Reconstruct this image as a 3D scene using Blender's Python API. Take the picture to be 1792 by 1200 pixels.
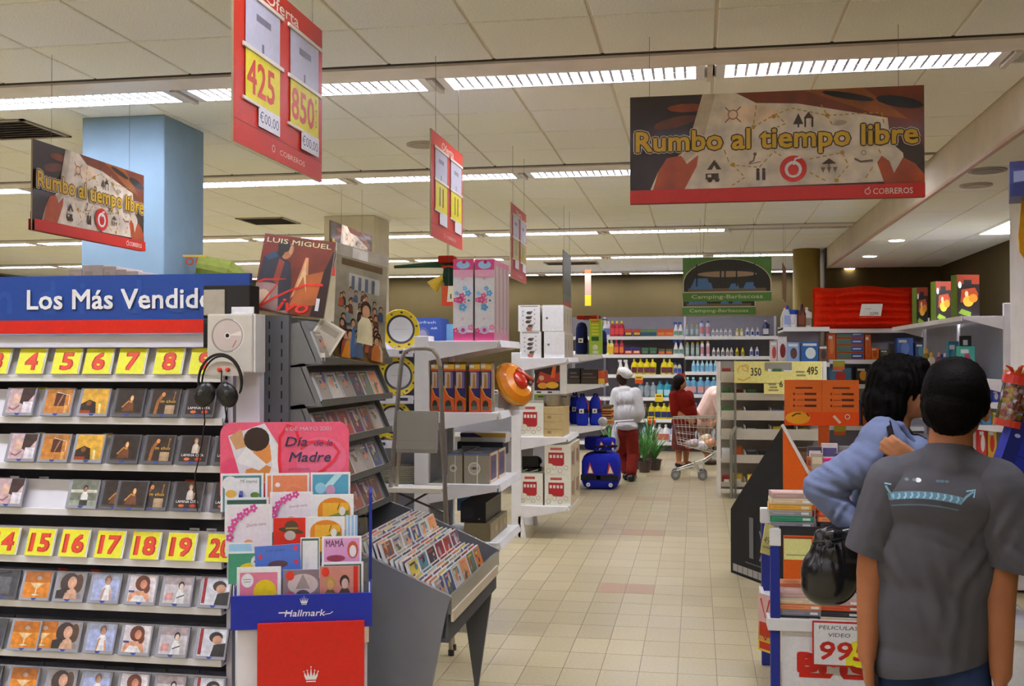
import bpy, bmesh, math, random
from mathutils import Vector, Matrix, Euler
from math import pi, sin, cos, tan, atan, radians as R, sqrt
for _o in list(bpy.data.objects):
    bpy.data.objects.remove(_o)
S = bpy.context.scene
COL = S.collection
rnd = random.Random(7)
# ------------------------------------------------------------------ camera, world, exposure
F, CX, CY, ZC = 1850.0, 896.0, 600.0, 1.63
PH = atan(30.0 / F)
TH = atan(323.5 * cos(PH) / F)
cam_d = bpy.data.cameras.new('camera')
cam_d.sensor_width = 36.0
cam_d.lens = F / 1792.0 * 36.0
cam_d.clip_start = 0.05
cam_d.clip_end = 200
cam = bpy.data.objects.new('camera', cam_d)
cam.location = (0, 0, ZC)
cam.rotation_euler = (pi / 2 + PH, 0, TH)
COL.objects.link(cam)
S.camera = cam
W = bpy.data.worlds.new('world'); S.world = W; W.use_nodes = True
W.node_tree.nodes['Background'].inputs[0].default_value = (0.55, 0.50, 0.42, 1)
W.node_tree.nodes['Background'].inputs[1].default_value = 0.10
S.view_settings.view_transform = 'Standard'
S.view_settings.look = 'None'
S.view_settings.gamma = 1.0
S.view_settings.use_curve_mapping = False
S.view_settings.exposure = 0.98
LAMP = 24.0           # radiance of the fluorescent lamps
ZCEIL = 3.29
XSOF, ZSOF, YSOF = 1.90, 2.99, 16.2
XRW = 3.5
YBACK = 20.6
_w = Vector((-sin(TH) * cos(PH), cos(TH) * cos(PH), sin(PH)))
_r = Vector((cos(TH), sin(TH), 0))
_u = _r.cross(_w)
def P(px, py, X=None, Y=None, Z=None):
    """the point of the plane X=.., Y=.. or Z=.. that the photograph shows at this pixel"""
    d = _w + _r * ((px - CX) / F) + _u * ((CY - py) / F)
    if X is not None: t = X / d.x
    elif Y is not None: t = Y / d.y
    else: t = (Z - ZC) / d.z
    return Vector((d.x * t, d.y * t, ZC + d.z * t))
def XA(px, Y, py=630): return P(px, py, Y=Y).x
def ZA(px, py, Y): return P(px, py, Y=Y).z
# ------------------------------------------------------------------ colours and materials
def lin(c):
    c = c / 255.0
    return c / 12.92 if c <= 0.04045 else ((c + 0.055) / 1.055) ** 2.4
BOOST = 1.35         # colours were read off a dim exposure
def C(h):
    if isinstance(h, str):
        h = h.lstrip('#')
        if len(h) == 3: h = ''.join(x * 2 for x in h)
        h = tuple(int(h[i:i + 2], 16) for i in (0, 2, 4))
    return (min(.88, lin(h[0]) * BOOST), min(.88, lin(h[1]) * BOOST), min(.88, lin(h[2]) * BOOST), 1.0)
WHITE = '#e6e4e6'
MATS = {}
def mat(name, rough=0.5, metal=0.0, noise=0.0, nscale=40.0, bump=0.0, bscale=200.0, coat=0.0, fixed=None, spec=0.5, alpha=1.0, stretch=None):
    m = bpy.data.materials.new(name); m.use_nodes = True
    nt = m.node_tree; n = nt.nodes; l = nt.links
    b = n['Principled BSDF']
    b.inputs['Roughness'].default_value = rough
    b.inputs['Metallic'].default_value = metal
    b.inputs['Specular IOR Level'].default_value = spec
    b.inputs['Coat Weight'].default_value = coat
    b.inputs['Coat Roughness'].default_value = 0.08
    b.inputs['Alpha'].default_value = alpha
    tc = n.new('ShaderNodeTexCoord')
    vec = tc.outputs['Object']
    if stretch:
        mp = n.new('ShaderNodeMapping'); mp.inputs['Scale'].default_value = stretch
        l.new(vec, mp.inputs['Vector']); vec = mp.outputs['Vector']
    if fixed is None:
        a = n.new('ShaderNodeAttribute'); a.attribute_name = 'Col'
        src = a.outputs['Color']
    else:
        a = n.new('ShaderNodeRGB'); a.outputs[0].default_value = C(fixed)
        src = a.outputs[0]
    if noise > 0:
        t = n.new('ShaderNodeTexNoise'); t.inputs['Scale'].default_value = nscale
        t.inputs['Detail'].default_value = 5
        l.new(vec, t.inputs['Vector'])
        mr = n.new('ShaderNodeMapRange')
        mr.inputs[1].default_value = 0.3; mr.inputs[2].default_value = 0.7
        mr.inputs[3].default_value = 1 - noise; mr.inputs[4].default_value = 1 + noise
        l.new(t.outputs['Fac'], mr.inputs[0])
        mx = n.new('ShaderNodeVectorMath'); mx.operation = 'MULTIPLY'
        l.new(src, mx.inputs[0]); l.new(mr.outputs[0], mx.inputs[1])
        src = mx.outputs[0]
    l.new(src, b.inputs['Base Color'])
    if bump > 0:
        t2 = n.new('ShaderNodeTexNoise'); t2.inputs['Scale'].default_value = bscale
        t2.inputs['Detail'].default_value = 3
        l.new(vec, t2.inputs['Vector'])
        bp = n.new('ShaderNodeBump'); bp.inputs['Strength'].default_value = bump
        bp.inputs['Distance'].default_value = 0.004
        l.new(t2.outputs['Fac'], bp.inputs['Height']); l.new(bp.outputs['Normal'], b.inputs['Normal'])
    MATS[name] = m
    return m
mat('paint', 0.45, noise=0.05, nscale=8)
mat('matte', 0.85, noise=0.06, nscale=12)
mat('gloss', 0.22, noise=0.03, nscale=10, coat=0.3)
mat('print', 0.38, noise=0.05, nscale=60)
mat('photo', 0.30, noise=0.3, nscale=45, coat=0.25)
mat('photobig', 0.34, noise=0.28, nscale=9, coat=0.15)
mat('cloth', 0.9, noise=0.10, nscale=25, bump=0.35, bscale=260, spec=0.2)
mat('knit', 0.95, noise=0.07, nscale=16, bump=0.5, bscale=14, spec=0.1)
mat('skin', 0.5, noise=0.06, nscale=20, spec=0.3)
mat('hair', 0.6, noise=0.35, nscale=60, bump=0.6, bscale=120, spec=0.07)
mat('steel', 0.32, metal=0.85, noise=0.06, nscale=30)
mat('plastic', 0.3, noise=0.04, nscale=20)
mat('card', 0.8, noise=0.07, nscale=30)
mat('leaf', 0.5, noise=0.3, nscale=14)
mat('floortile', 0.33, noise=0.09, nscale=55, bump=0.05, bscale=160, coat=0.08)
mat('grout', 0.9, noise=0.1, nscale=30)
mat('ceiltile', 0.95, noise=0.10, nscale=110, bump=0.4, bscale=130)
mat('wall', 0.8, noise=0.06, nscale=5, bump=0.12, bscale=90)
def lampmat(name, strength, col='#f0f1ff'):
    m = bpy.data.materials.new(name); m.use_nodes = True
    nt = m.node_tree; nt.nodes.clear()
    e = nt.nodes.new('ShaderNodeEmission'); o = nt.nodes.new('ShaderNodeOutputMaterial')
    t = nt.nodes.new('ShaderNodeTexCoord'); w = nt.nodes.new('ShaderNodeTexNoise'); w.inputs['Scale'].default_value = 3
    mr = nt.nodes.new('ShaderNodeMapRange'); mr.inputs[3].default_value = strength * 0.97; mr.inputs[4].default_value = strength * 1.03
    nt.links.new(t.outputs['Object'], w.inputs['Vector']); nt.links.new(w.outputs['Fac'], mr.inputs[0])
    nt.links.new(mr.outputs[0], e.inputs[1])
    e.inputs[0].default_value = tuple(lin(int(col[i:i + 2], 16)) for i in (1, 3, 5)) + (1,)
    nt.links.new(e.outputs[0], o.inputs[0])
    MATS[name] = m
lampmat('lamp', LAMP)
lampmat('lampwarm', LAMP * 0.9, '#fff3dc')
def glassmat(name, tint='#f4f8ff', fac=0.10, rough=0.08):
    """clear thin plastic or glass: mostly transparent, with a gloss"""
    m = bpy.data.materials.new(name); m.use_nodes = True
    nt = m.node_tree; nt.nodes.clear()
    tr = nt.nodes.new('ShaderNodeBsdfTransparent'); tr.inputs[0].default_value = C(tint)
    gl = nt.nodes.new('ShaderNodeBsdfGlossy'); gl.inputs['Roughness'].default_value = rough
    mx = nt.nodes.new('ShaderNodeMixShader'); o = nt.nodes.new('ShaderNodeOutputMaterial')
    fr = nt.nodes.new('ShaderNodeFresnel'); fr.inputs[0].default_value = 1.45
    ad = nt.nodes.new('ShaderNodeMath'); ad.operation = 'ADD'; ad.inputs[1].default_value = fac; ad.use_clamp = True
    nt.links.new(fr.outputs[0], ad.inputs[0]); nt.links.new(ad.outputs[0], mx.inputs[0])
    nt.links.new(tr.outputs[0], mx.inputs[1]); nt.links.new(gl.outputs[0], mx.inputs[2])
    nt.links.new(mx.outputs[0], o.inputs[0])
    MATS[name] = m
glassmat('clear')
glassmat('frost', '#e8eef2', 0.22, 0.25)
# ------------------------------------------------------------------ mesh builder
_TX = {}
def text_tris(s, _b=0.0):
    """a built-in font string as flat triangles, 1 unit high, starting at x=0; returns verts, faces, width"""
    k = s
    if k in _TX: return _TX[k]
    cu = bpy.data.curves.new('t', 'FONT'); cu.body = s; cu.size = 1.0; cu.resolution_u = 2
    cu.fill_mode = 'FRONT'
    ob = bpy.data.objects.new('t', cu); COL.objects.link(ob)
    dg = bpy.context.evaluated_depsgraph_get(); dg.update()
    me = bpy.data.meshes.new_from_object(ob.evaluated_get(dg))
    v = [(p.co.x, p.co.y) for p in me.vertices]; f = [tuple(q.vertices) for q in me.polygons]
    x0 = min((p[0] for p in v), default=0); x1 = max((p[0] for p in v), default=0)
    v = [(a - x0, b) for a, b in v]
    bpy.data.objects.remove(ob); bpy.data.curves.remove(cu); bpy.data.meshes.remove(me)
    _TX[k] = (v, f, x1 - x0)
    return _TX[k]
class MB:
    def __init__(s): s.v = []; s.f = []; s.c = []; s.m = []; s.fr = None; s.ly = 0
    def add(s, vs, fs, col, T=None, mi=0):
        b = len(s.v); c = C(col) if not (isinstance(col, tuple) and len(col) == 4) else col
        for p in vs:
            p = Vector(p)
            if T is not None: p = T @ p
            s.v.append(p)
        for q in fs:
            s.f.append(tuple(b + i for i in q)); s.c.append(c); s.m.append(mi)
        return s
    def box(s, x0, x1, y0, y1, z0, z1, col, T=None, mi=0, cols=None, bev=0.0):
        if bev > 0:
            bm = bmesh.new(); bmesh.ops.create_cube(bm, size=1)
            for v in bm.verts: v.co = Vector(((x0 + x1) / 2 + v.co.x * (x1 - x0), (y0 + y1) / 2 + v.co.y * (y1 - y0), (z0 + z1) / 2 + v.co.z * (z1 - z0)))
            bmesh.ops.bevel(bm, geom=list(bm.edges), offset=bev, segments=2, affect='EDGES', profile=0.5)
            bm.verts.index_update()
            s.add([v.co.copy() for v in bm.verts], [[v.index for v in f.verts] for f in bm.faces], col, T, mi)
            bm.free(); return s
        vs = [(x0, y0, z0), (x1, y0, z0), (x1, y1, z0), (x0, y1, z0), (x0, y0, z1), (x1, y0, z1), (x1, y1, z1), (x0, y1, z1)]
        fs = [(3, 2, 1, 0), (4, 5, 6, 7), (0, 1, 5, 4), (1, 2, 6, 5), (2, 3, 7, 6), (3, 0, 4, 7)]   # bottom top -y +x +y -x
        if cols is None: return s.add(vs, fs, col, T, mi)
        for q, c in zip(fs, cols): s.add([vs[i] for i in q], [(0, 1, 2, 3)], c or col, T, mi)
        return s
    def prism(s, pts, axis, a, b, col, T=None, mi=0):
        """extrude a convex or simple polygon of 2-D points along axis ('x': pts are y,z / 'y': x,z / 'z': x,y) from a to b"""
        n = len(pts)
        def q(p, t): return {'x': (t, p[0], p[1]), 'y': (p[0], t, p[1]), 'z': (p[0], p[1], t)}[axis]
        vs = [q(p, a) for p in pts] + [q(p, b) for p in pts]
        fs = [tuple(range(n))[::-1], tuple(range(n, 2 * n))] + [(i, (i + 1) % n, n + (i + 1) % n, n + i) for i in range(n)]
        return s.add(vs, fs, col, T, mi)
    def lathe(s, prof, col, n=16, T=None, mi=0, cap=True, cols=None):
        """prof: list of (r, z) from bottom up"""
        vs = []; fs = []
        for r, z in prof:
            for k in range(n): vs.append((r * cos(2 * pi * k / n), r * sin(2 * pi * k / n), z))
        for j in range(len(prof) - 1):
            g = [(j * n + k, j * n + (k + 1) % n, (j + 1) * n + (k + 1) % n, (j + 1) * n + k) for k in range(n)]
            if cols: s.add([vs[i] for i in range(j * n, (j + 2) * n)], [tuple(i - j * n for i in q) for q in g], cols[j], T, mi)
            else: fs += g
        if cap:
            fc = [tuple(range(n))[::-1], tuple((len(prof) - 1) * n + k for k in range(n))]
            if cols:
                s.add(vs[:n], [tuple(range(n))[::-1]], cols[0], T, mi); s.add(vs[-n:], [tuple(range(n))], cols[-1], T, mi)
            else: fs += fc
        if not cols: s.add(vs, fs, col, T, mi)
        return s
    def tube(s, pts, r, col, n=8, mi=0, closed=False, T=None):
        pts = [Vector(p) for p in pts]; N = len(pts); rs = r if isinstance(r, (list, tuple)) else [r] * N
        vs = []; fs = []; up = None
        for i, p in enumerate(pts):
            a = pts[(i - 1) % N] if (closed or i > 0) else p
            b = pts[(i + 1) % N] if (closed or i < N - 1) else p
            d = (b - a).normalized()
            if up is None:
                up = Vector((0, 0, 1)) if abs(d.z) < 0.9 else Vector((1, 0, 0))
            e1 = (up - d * up.dot(d))
            if e1.length < 1e-6: e1 = d.orthogonal()
            e1.normalize(); up = e1; e2 = d.cross(e1)
            for k in range(n): vs.append(p + (e1 * cos(2 * pi * k / n) + e2 * sin(2 * pi * k / n)) * rs[i])
        for j in range(N if closed else N - 1):
            for k in range(n):
                a = j * n + k; b = j * n + (k + 1) % n; c = ((j + 1) % N) * n
                fs.append((a, b, c + (k + 1) % n, c + k))
        if not closed: fs += [tuple(range(n))[::-1], tuple((N - 1) * n + k for k in range(n))]
        return s.add(vs, fs, col, T, mi)
    def ball(s, c, r, col, n=12, m=8, T=None, mi=0, rot=None):
        if not isinstance(r, (list, tuple)): r = (r, r, r)
        vs = []; fs = []
        for j in range(1, m):
            a = -pi / 2 + pi * j / m
            for k in range(n): vs.append(Vector((r[0] * cos(a) * cos(2 * pi * k / n), r[1] * cos(a) * sin(2 * pi * k / n), r[2] * sin(a))))
        for j in range(m - 2):
            for k in range(n): fs.append((j * n + k, j * n + (k + 1) % n, (j + 1) * n + (k + 1) % n, (j + 1) * n + k))
        vs += [Vector((0, 0, -r[2])), Vector((0, 0, r[2]))]; b = len(vs) - 2
        for k in range(n): fs.append((b, (k + 1) % n, k)); fs.append((b + 1, (m - 2) * n + k, (m - 2) * n + (k + 1) % n))
        M = Matrix.Translation(Vector(c)) @ (rot if rot is not None else Matrix.Identity(4))
        return s.add(vs, fs, col, (T @ M) if T is not None else M, mi)
    # ---- flat print on a plane: frame(origin, right, up) then shapes in metres, each on its own layer
    def frame(s, o, u, v, step=0.0005, two=False):
        u = Vector(u).normalized(); v = Vector(v).normalized()
        s.fr = (Vector(o), u, v, u.cross(v).normalized(), min(step, .0002)); s.ly = 1
        return s
    def _pl(s, pts, fs, col, mi):
        o, u, v, n, st = s.fr
        s.add([o + u * a + v * b + n * (st * s.ly) for a, b in pts], fs, col, None, mi)
    def poly(s, pts, col, mi=0, up=True):
        if up: s.ly += 1
        ar = sum(pts[i][0] * pts[(i + 1) % len(pts)][1] - pts[(i + 1) % len(pts)][0] * pts[i][1] for i in range(len(pts)))
        if ar < 0: pts = list(pts)[::-1]
        s._pl(pts, [tuple(range(len(pts)))], col, mi); return s
    def rect(s, a0, a1, b0, b1, col, mi=0): return s.poly([(a0, b0), (a1, b0), (a1, b1), (a0, b1)], col, mi)
    def oval(s, a, b, ra, rb, col, n=18, mi=0, rot=0.0, a0=0.0, a1=2 * pi):
        pts = []
        full = abs(a1 - a0 - 2 * pi) < 1e-6
        for k in range(n if full else n + 1):
            t = a0 + (a1 - a0) * k / n; x, y = ra * cos(t), rb * sin(t)
            pts.append((a + x * cos(rot) - y * sin(rot), b + x * sin(rot) + y * cos(rot)))
        return s.poly(pts, col, mi)
    def ring(s, a, b, r0, r1, col, n=24, mi=0, a0=0.0, a1=2 * pi):
        s.ly += 1
        pts = []
        for k in range(n + 1):
            t = a0 + (a1 - a0) * k / n; pts += [(a + r0 * cos(t), b + r0 * sin(t)), (a + r1 * cos(t), b + r1 * sin(t))]
        s._pl(pts, [(2 * k, 2 * k + 1, 2 * k + 3, 2 * k + 2) for k in range(n)], col, mi); return s
    def stroke(s, pts, w, col, mi=0, up=1):
        s.ly += up
        N = len(pts); out = []
        ws = w if isinstance(w, (list, tuple)) else [w] * N
        for i, p in enumerate(pts):
            a = pts[max(i - 1, 0)]; b = pts[min(i + 1, N - 1)]
            dx, dy = b[0] - a[0], b[1] - a[1]; L = sqrt(dx * dx + dy * dy) or 1
            nx, ny = -dy / L * ws[i] / 2, dx / L * ws[i] / 2
            out += [(p[0] - nx, p[1] - ny), (p[0] + nx, p[1] + ny)]
        s._pl(out, [(2 * i, 2 * i + 2, 2 * i + 3, 2 * i + 1) for i in range(N - 1)], col, mi); return s
    def text(s, st, a, b, h, col, width=None, center=False, bold=0.0, shear=0.0, rot=0.0, mi=0, edge=None, edgew=0.06):
        """letters h high (font size h), lower left at (a, b); width squeezes the line to fit"""
        if edge is not None: s.text(st, a, b, h, edge, width, center, bold + edgew, shear, rot, mi)
        v, f, w = text_tris(st)
        sx = h if width is None else width / max(w, 1e-6)
        x0 = a - (w * sx / 2 if center else 0)
        q = bold * h * 0.75
        offs = [(0, 0)] if q == 0 else [(q, q), (-q, q), (q, -q), (-q, -q)]
        if q > 0.05 * h: offs += [(q * 1.3, 0), (-q * 1.3, 0), (0, q * 1.3), (0, -q * 1.3)]
        for ox_, oy_ in offs:
            s.ly += 0.25
            pts = []
            for x, y in v:
                X_ = x * sx + shear * y * h + ox_; Y_ = y * h + oy_
                pts.append((x0 + X_ * cos(rot) - Y_ * sin(rot), b + X_ * sin(rot) + Y_ * cos(rot)))
            s._pl(pts, f, col, mi)
        s.ly = math.ceil(s.ly) + 1
        return s
    def mesh(s, name='m', smooth=False):
        me = bpy.data.meshes.new(name)
        me.from_pydata([tuple(p) for p in s.v], [], s.f)
        a = me.attributes.new('Col', 'FLOAT_COLOR', 'CORNER')
        buf = []
        for q, c in zip(s.f, s.c): buf.extend(c * len(q))
        a.data.foreach_set('color', buf)
        me.polygons.foreach_set('material_index', s.m)
        if smooth: me.polygons.foreach_set('use_smooth', [True] * len(s.f))
        me.update()
        return me
def obj(name, mb, m='paint', parent=None, smooth=False, loc=None, rot=None):
    me = mb if isinstance(mb, bpy.types.Mesh) else mb.mesh(name, smooth)
    if len(me.materials) == 0:
        for q in (m if isinstance(m, (list, tuple)) else [m]): me.materials.append(MATS[q])
    o = bpy.data.objects.new(name, me); COL.objects.link(o)
    if parent is not None: o.parent = parent
    if loc is not None: o.location = loc
    if rot is not None: o.rotation_euler = rot
    return o
def thing(name, label, cat, loc=(0, 0, 0), rz=0.0, group=None, rot=None):
    o = bpy.data.objects.new(name, None); COL.objects.link(o); o.empty_display_size = 0.1
    o.location = loc; o.rotation_euler = rot if rot is not None else (0, 0, rz)
    o['label'] = label; o['category'] = cat
    if group: o['group'] = group
    return o
def tag(o, label, cat, group=None):
    o['label'] = label; o['category'] = cat
    if group: o['group'] = group
    return o
def struct(o, label=None):
    o['kind'] = 'structure'
    if label: o['label'] = label
    return o
def dup(root, loc=None, rz=None, label=None, group=None, rot=None):
    r = root.copy(); COL.objects.link(r)
    if loc is not None: r.location = loc
    if rz is not None: r.rotation_euler = (0, 0, rz)
    if rot is not None: r.rotation_euler = rot
    if label: r['label'] = label
    if group: r['group'] = group
    for ch in list(root.children):
        c = ch.copy(); COL.objects.link(c); c.parent = r
        for g in list(ch.children):
            d = g.copy(); COL.objects.link(d); d.parent = c
    return r
ORD = ['first', 'second', 'third', 'fourth', 'fifth', 'sixth', 'seventh', 'eighth', 'ninth', 'tenth', 'eleventh', 'twelfth', 'thirteenth', 'fourteenth',
       'fifteenth', 'sixteenth', 'seventeenth', 'eighteenth', 'nineteenth', 'twentieth']
NUMW = 'zero one two three four five six seven eight nine ten eleven twelve thirteen fourteen fifteen sixteen seventeen eighteen nineteen twenty'.split()
def Tm(loc=(0, 0, 0), rx=0, ry=0, rz=0): return Matrix.Translation(Vector(loc)) @ Euler((rx, ry, rz)).to_matrix().to_4x4()
# ------------------------------------------------------------------ the setting: floor, ceiling, walls
TW, TD = 0.20, 0.31
gx0 = XA(1184.6, 3.0, 630) * 0 + P(1184.6, 1200, Z=0).x
gy0 = P(1078, 1037, Z=0).y          # near edge of the first pair of clay tiles
cx_l = P(1046, 1037, Z=0).x         # left edge of the pair
kl = round((cx_l - gx0) / TW)
fl = MB(); fl.box(-14, XRW, -8.5, YBACK, -0.12, -0.004, '#7f7869')
floor = struct(obj('floor', fl, 'grout'))
beige = ['#9f9370', '#9b8f6c', '#a29673', '#988c6a', '#9d9170']
tmesh = []
for c in beige + ['#96775c']:
    b = MB(); b.prism([(0.002, 0.002), (TW - 0.002, 0.002), (TW - 0.002, TD - 0.002), (0.002, TD - 0.002)], 'z', -0.006, 0.0, c)
    me = b.mesh('tile'); me.materials.append(MATS['floortile']); tmesh.append(me)
cells = []
for i in range(-66, 20):
    for j in range(-40, 46):
        x, y = gx0 + i * TW, gy0 + j * TD
        if -13.2 < x < XRW - TW and -8 < y < YBACK - TD: cells.append((i, j, x, y))
def is_clay(i, j): return (i in (kl, kl + 1)) and j % 8 == 0 and j >= 0
def in_aisle(c):
    return (-1.25 < c[2] < 0.95 and 4.9 < c[3] < 15.5) or (1.2 < c[2] < 2.0 and 3.2 < c[3] < 5.4)
near = sorted([c for c in cells if in_aisle(c)], key=lambda c: c[3])[:300]
ns = set((c[0], c[1]) for c in near)
for i, j, x, y in near:
    k = 5 if is_clay(i, j) else rnd.randrange(5)
    o = obj('tile', tmesh[k], parent=floor); o.location = (x, y, 0)
    if k == 5: o['label'] = 'clay orange tile'
rest = MB()
for i, j, x, y in cells:
    if (i, j) in ns: continue
    c = '#96775c' if is_clay(i, j) else beige[rnd.randrange(5)]
    rest.add([(x + .002, y + .002, 0), (x + TW - .002, y + .002, 0), (x + TW - .002, y + TD - .002, 0), (x + .002, y + TD - .002, 0),
              (x + .002, y + .002, -.006), (x + TW - .002, y + .002, -.006), (x + TW - .002, y + TD - .002, -.006), (x + .002, y + TD - .002, -.006)],
             [(0, 1, 2, 3), (0, 4, 5, 1), (1, 5, 6, 2), (2, 6, 7, 3), (3, 7, 4, 0)], c)
o = obj('tiles', rest, 'floortile', floor); o['kind'] = 'stuff'
# rows of lights across the ceiling: Y of the lamp centre of every row
rows = [-6.6, -3.4, -0.2, 3.0] + [P(1219, y, Z=ZCEIL).y for y in (124, 296, 402, 447, 476)]  # rows given as plain values are unseen, added to light the scene from the front
ce = MB(); ce.box(-14, XRW, -8.5, YBACK, ZCEIL + 0.075, ZCEIL + 0.16, '#8d8475')
ceiling = struct(obj('ceiling', ce, 'matte'))
tile_c = ['#e0d8c9', '#e4dccd', '#dcd4c5']
pm = {}
def panel_mesh(w, d, c):
    k = (round(w, 2), round(d, 2), c)
    if k not in pm:
        g = 0.007; e = 0.006
        b = MB()
        b.add([(g, g, .004), (w - g, g, .004), (w - g, d - g, .004), (g, d - g, .004), (g + e, g + e, 0), (w - g - e, g + e, 0), (w - g - e, d - g - e, 0), (g + e, d - g - e, 0), (g, g, .075), (w - g, g, .075), (w - g, d - g, .075), (g, d - g, .075)],
              [(7, 6, 5, 4), (0, 4, 5, 1), (1, 5, 6, 2), (2, 6, 7, 3), (3, 7, 4, 0), (8, 0, 1, 9), (9, 1, 2, 10), (10, 2, 3, 11), (11, 3, 0, 8)], c)
        z = .008
        b.add([(0, 0, z), (w, 0, z), (w, d, z), (0, d, z), (g, g, z), (w - g, g, z), (w - g, d - g, z), (g, d - g, z)], [(1, 0, 4, 5), (2, 1, 5, 6), (3, 2, 6, 7), (0, 3, 7, 4)], '#c4b9a5')
        me = b.mesh('panel'); me.materials.append(MATS['ceiltile']); pm[k] = me
    return pm[k]
plist = []
BW, FW = 0.27, 0.30           # plain band, then the light fitting
edges = [r - FW / 2 - BW for r in rows] + [YBACK]
starts = [r + FW / 2 for r in rows]
spans = [(-8.5, edges[0])] + list(zip(starts, edges[1:]))
for a, b in spans:
    n = max(1, round((b - a) / 0.62)); d = (b - a) / n
    for q in range(n):
        y = a + q * d
        x = XSOF - 0.6
        # panels run from the soffit leftwards
        while x > -13.4:
            plist.append((x, y, 0.6, d)); x -= 0.6
px0 = P(770, 250, Z=ZCEIL).x      # line up the joints with the photograph
shift = ((px0 - XSOF) / 0.6 - round((px0 - XSOF) / 0.6)) * 0.6
def seen(p):
    v = Vector((p[0] + .3, p[1] + p[3] / 2, ZCEIL)) - Vector((0, 0, ZC)); w = v.dot(_w)
    if w < 0.5: return False
    X = CX + F * v.dot(_r) / w; Y = CY - F * v.dot(_u) / w
    return -120 < X < 1900 and -120 < Y
vis = sorted([p for p in plist if seen(p)], key=lambda p: p[1])
for p in vis[:296]:
    c = tile_c[rnd.randrange(3)]
    o = obj('panel', panel_mesh(p[2], p[3], c), parent=ceiling); o.location = (p[0], p[1], ZCEIL)
vs = set(vis[:296]); rest = MB()
for p in plist:
    if p in vs: continue
    me = panel_mesh(p[2], p[3], tile_c[rnd.randrange(3)])
    rest.add([v.co + Vector((p[0], p[1], ZCEIL)) for v in me.vertices], [tuple(f.vertices) for f in me.polygons], tile_c[1])
o = obj('panels', rest, 'ceiltile', ceiling); o['kind'] = 'stuff'
for r in rows:
    b = MB(); y0 = r - FW / 2 - BW
    b.box(-13.4, XSOF - .02, y0 + .035, y0 + BW - .005, ZCEIL - .012, ZCEIL + .02, '#c8c0b4')
    obj('band', b, 'paint', ceiling)
    b = MB(); b.box(-13.4, XSOF - .02, y0, y0 + .033, ZCEIL + .002, ZCEIL + .02, '#2a2521')  # dark strip: the recess's shade is put into its colour
    obj('shadow_gap', b, 'matte', ceiling)
# one light fitting, then copies
FP = 1.615; FL = 1.55
def make_fixture(fine):
    t = thing('fluorescent_light', 'x', 'light')
    b = MB(); h = .066
    b.box(-FL / 2, FL / 2, -FW / 2, -FW / 2 + .02, -.012, h, '#e9e7ea'); b.box(-FL / 2, FL / 2, FW / 2 - .02, FW / 2, -.012, h, '#e9e7ea')
    b.box(-FL / 2, -FL / 2 + .05, -FW / 2 + .02, FW / 2 - .02, -.012, h, '#d3d3d6'); b.box(FL / 2 - .05, FL / 2, -FW / 2 + .02, FW / 2 - .02, -.012, h, '#d3d3d6')
    obj('housing', b, 'gloss', t)
    b = MB(); z = h - .004
    b.add([(-FL / 2 + .05, -FW / 2 + .02, z), (FL / 2 - .05, -FW / 2 + .02, z), (FL / 2 - .05, FW / 2 - .02, z), (-FL / 2 + .05, FW / 2 - .02, z)], [(3, 2, 1, 0)], '#fff')
    obj('lamp', b, 'lamp', t)
    b = MB()
    n = 24 if fine else 14; sw = .008
    for k in range(1, n):
        x = -FL / 2 + .05 + (FL - .1) * k / n
        b.add([(x - sw, -FW / 2 + .02, -.006), (x + sw, -FW / 2 + .02, -.006), (x + sw, FW / 2 - .02, -.006), (x - sw, FW / 2 - .02, -.006), (x, -FW / 2 + .02, .03), (x, FW / 2 - .02, .03)],
              [(3, 2, 1, 0), (0, 4, 5, 3), (1, 2, 5, 4)], '#b5b5bc')
    b.box(-FL / 2 + .05, FL / 2 - .05, -.008, .008, -.008, .045, '#b5b5bc')
    obj('louvre', b, 'gloss', t)
    b = MB(); b.box(FL / 2 + .015, FL / 2 + .045, -FW / 2 - .01, FW / 2 + .01, -.025, .02, '#b9b2a8')
    obj('joint_cover', b, 'paint', t)
    return t
fx = [make_fixture(True), make_fixture(False)]
rown = ['far behind the camera', 'well behind the camera', 'behind the camera', 'above the camera', 'nearest row in view', 'second row from the front', 'third row from the front', 'fourth row from the front', 'last row by the back wall']
used = set()
xr = P(1752, 105, Z=ZCEIL).x - FL / 2
offs = [0, 0, 0, 0, 0, P(905, 300, Z=ZCEIL).x - (xr + FL / 2), 0.35, 0.1, 0.2]
for ri, r in enumerate(rows):
    x = xr + (offs[ri] % FP if ri != 5 else offs[ri] - FP * math.floor(offs[ri] / FP)) ;
    while x + FL / 2 > XSOF - .03: x -= FP
    k = 0
    while x > -12.6:
        f = fx[0] if ri < 6 else fx[1]
        lab = 'fluorescent ceiling light, ' + ORD[k] + ' from the soffit, ' + rown[ri]
        if ri < 4: lab = 'recessed fluorescent ceiling light out of view ' + rown[ri] + ', ' + ORD[k] + ' from the soffit'
        if f.name not in used:
            used.add(f.name); o = f; o.location = (x, r, ZCEIL); o['label'] = lab
        else: o = dup(f, (x, r, ZCEIL), 0, lab)
        o['group'] = 'fluorescent lights in rows across the ceiling'
        x -= FP; k += 1
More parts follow.
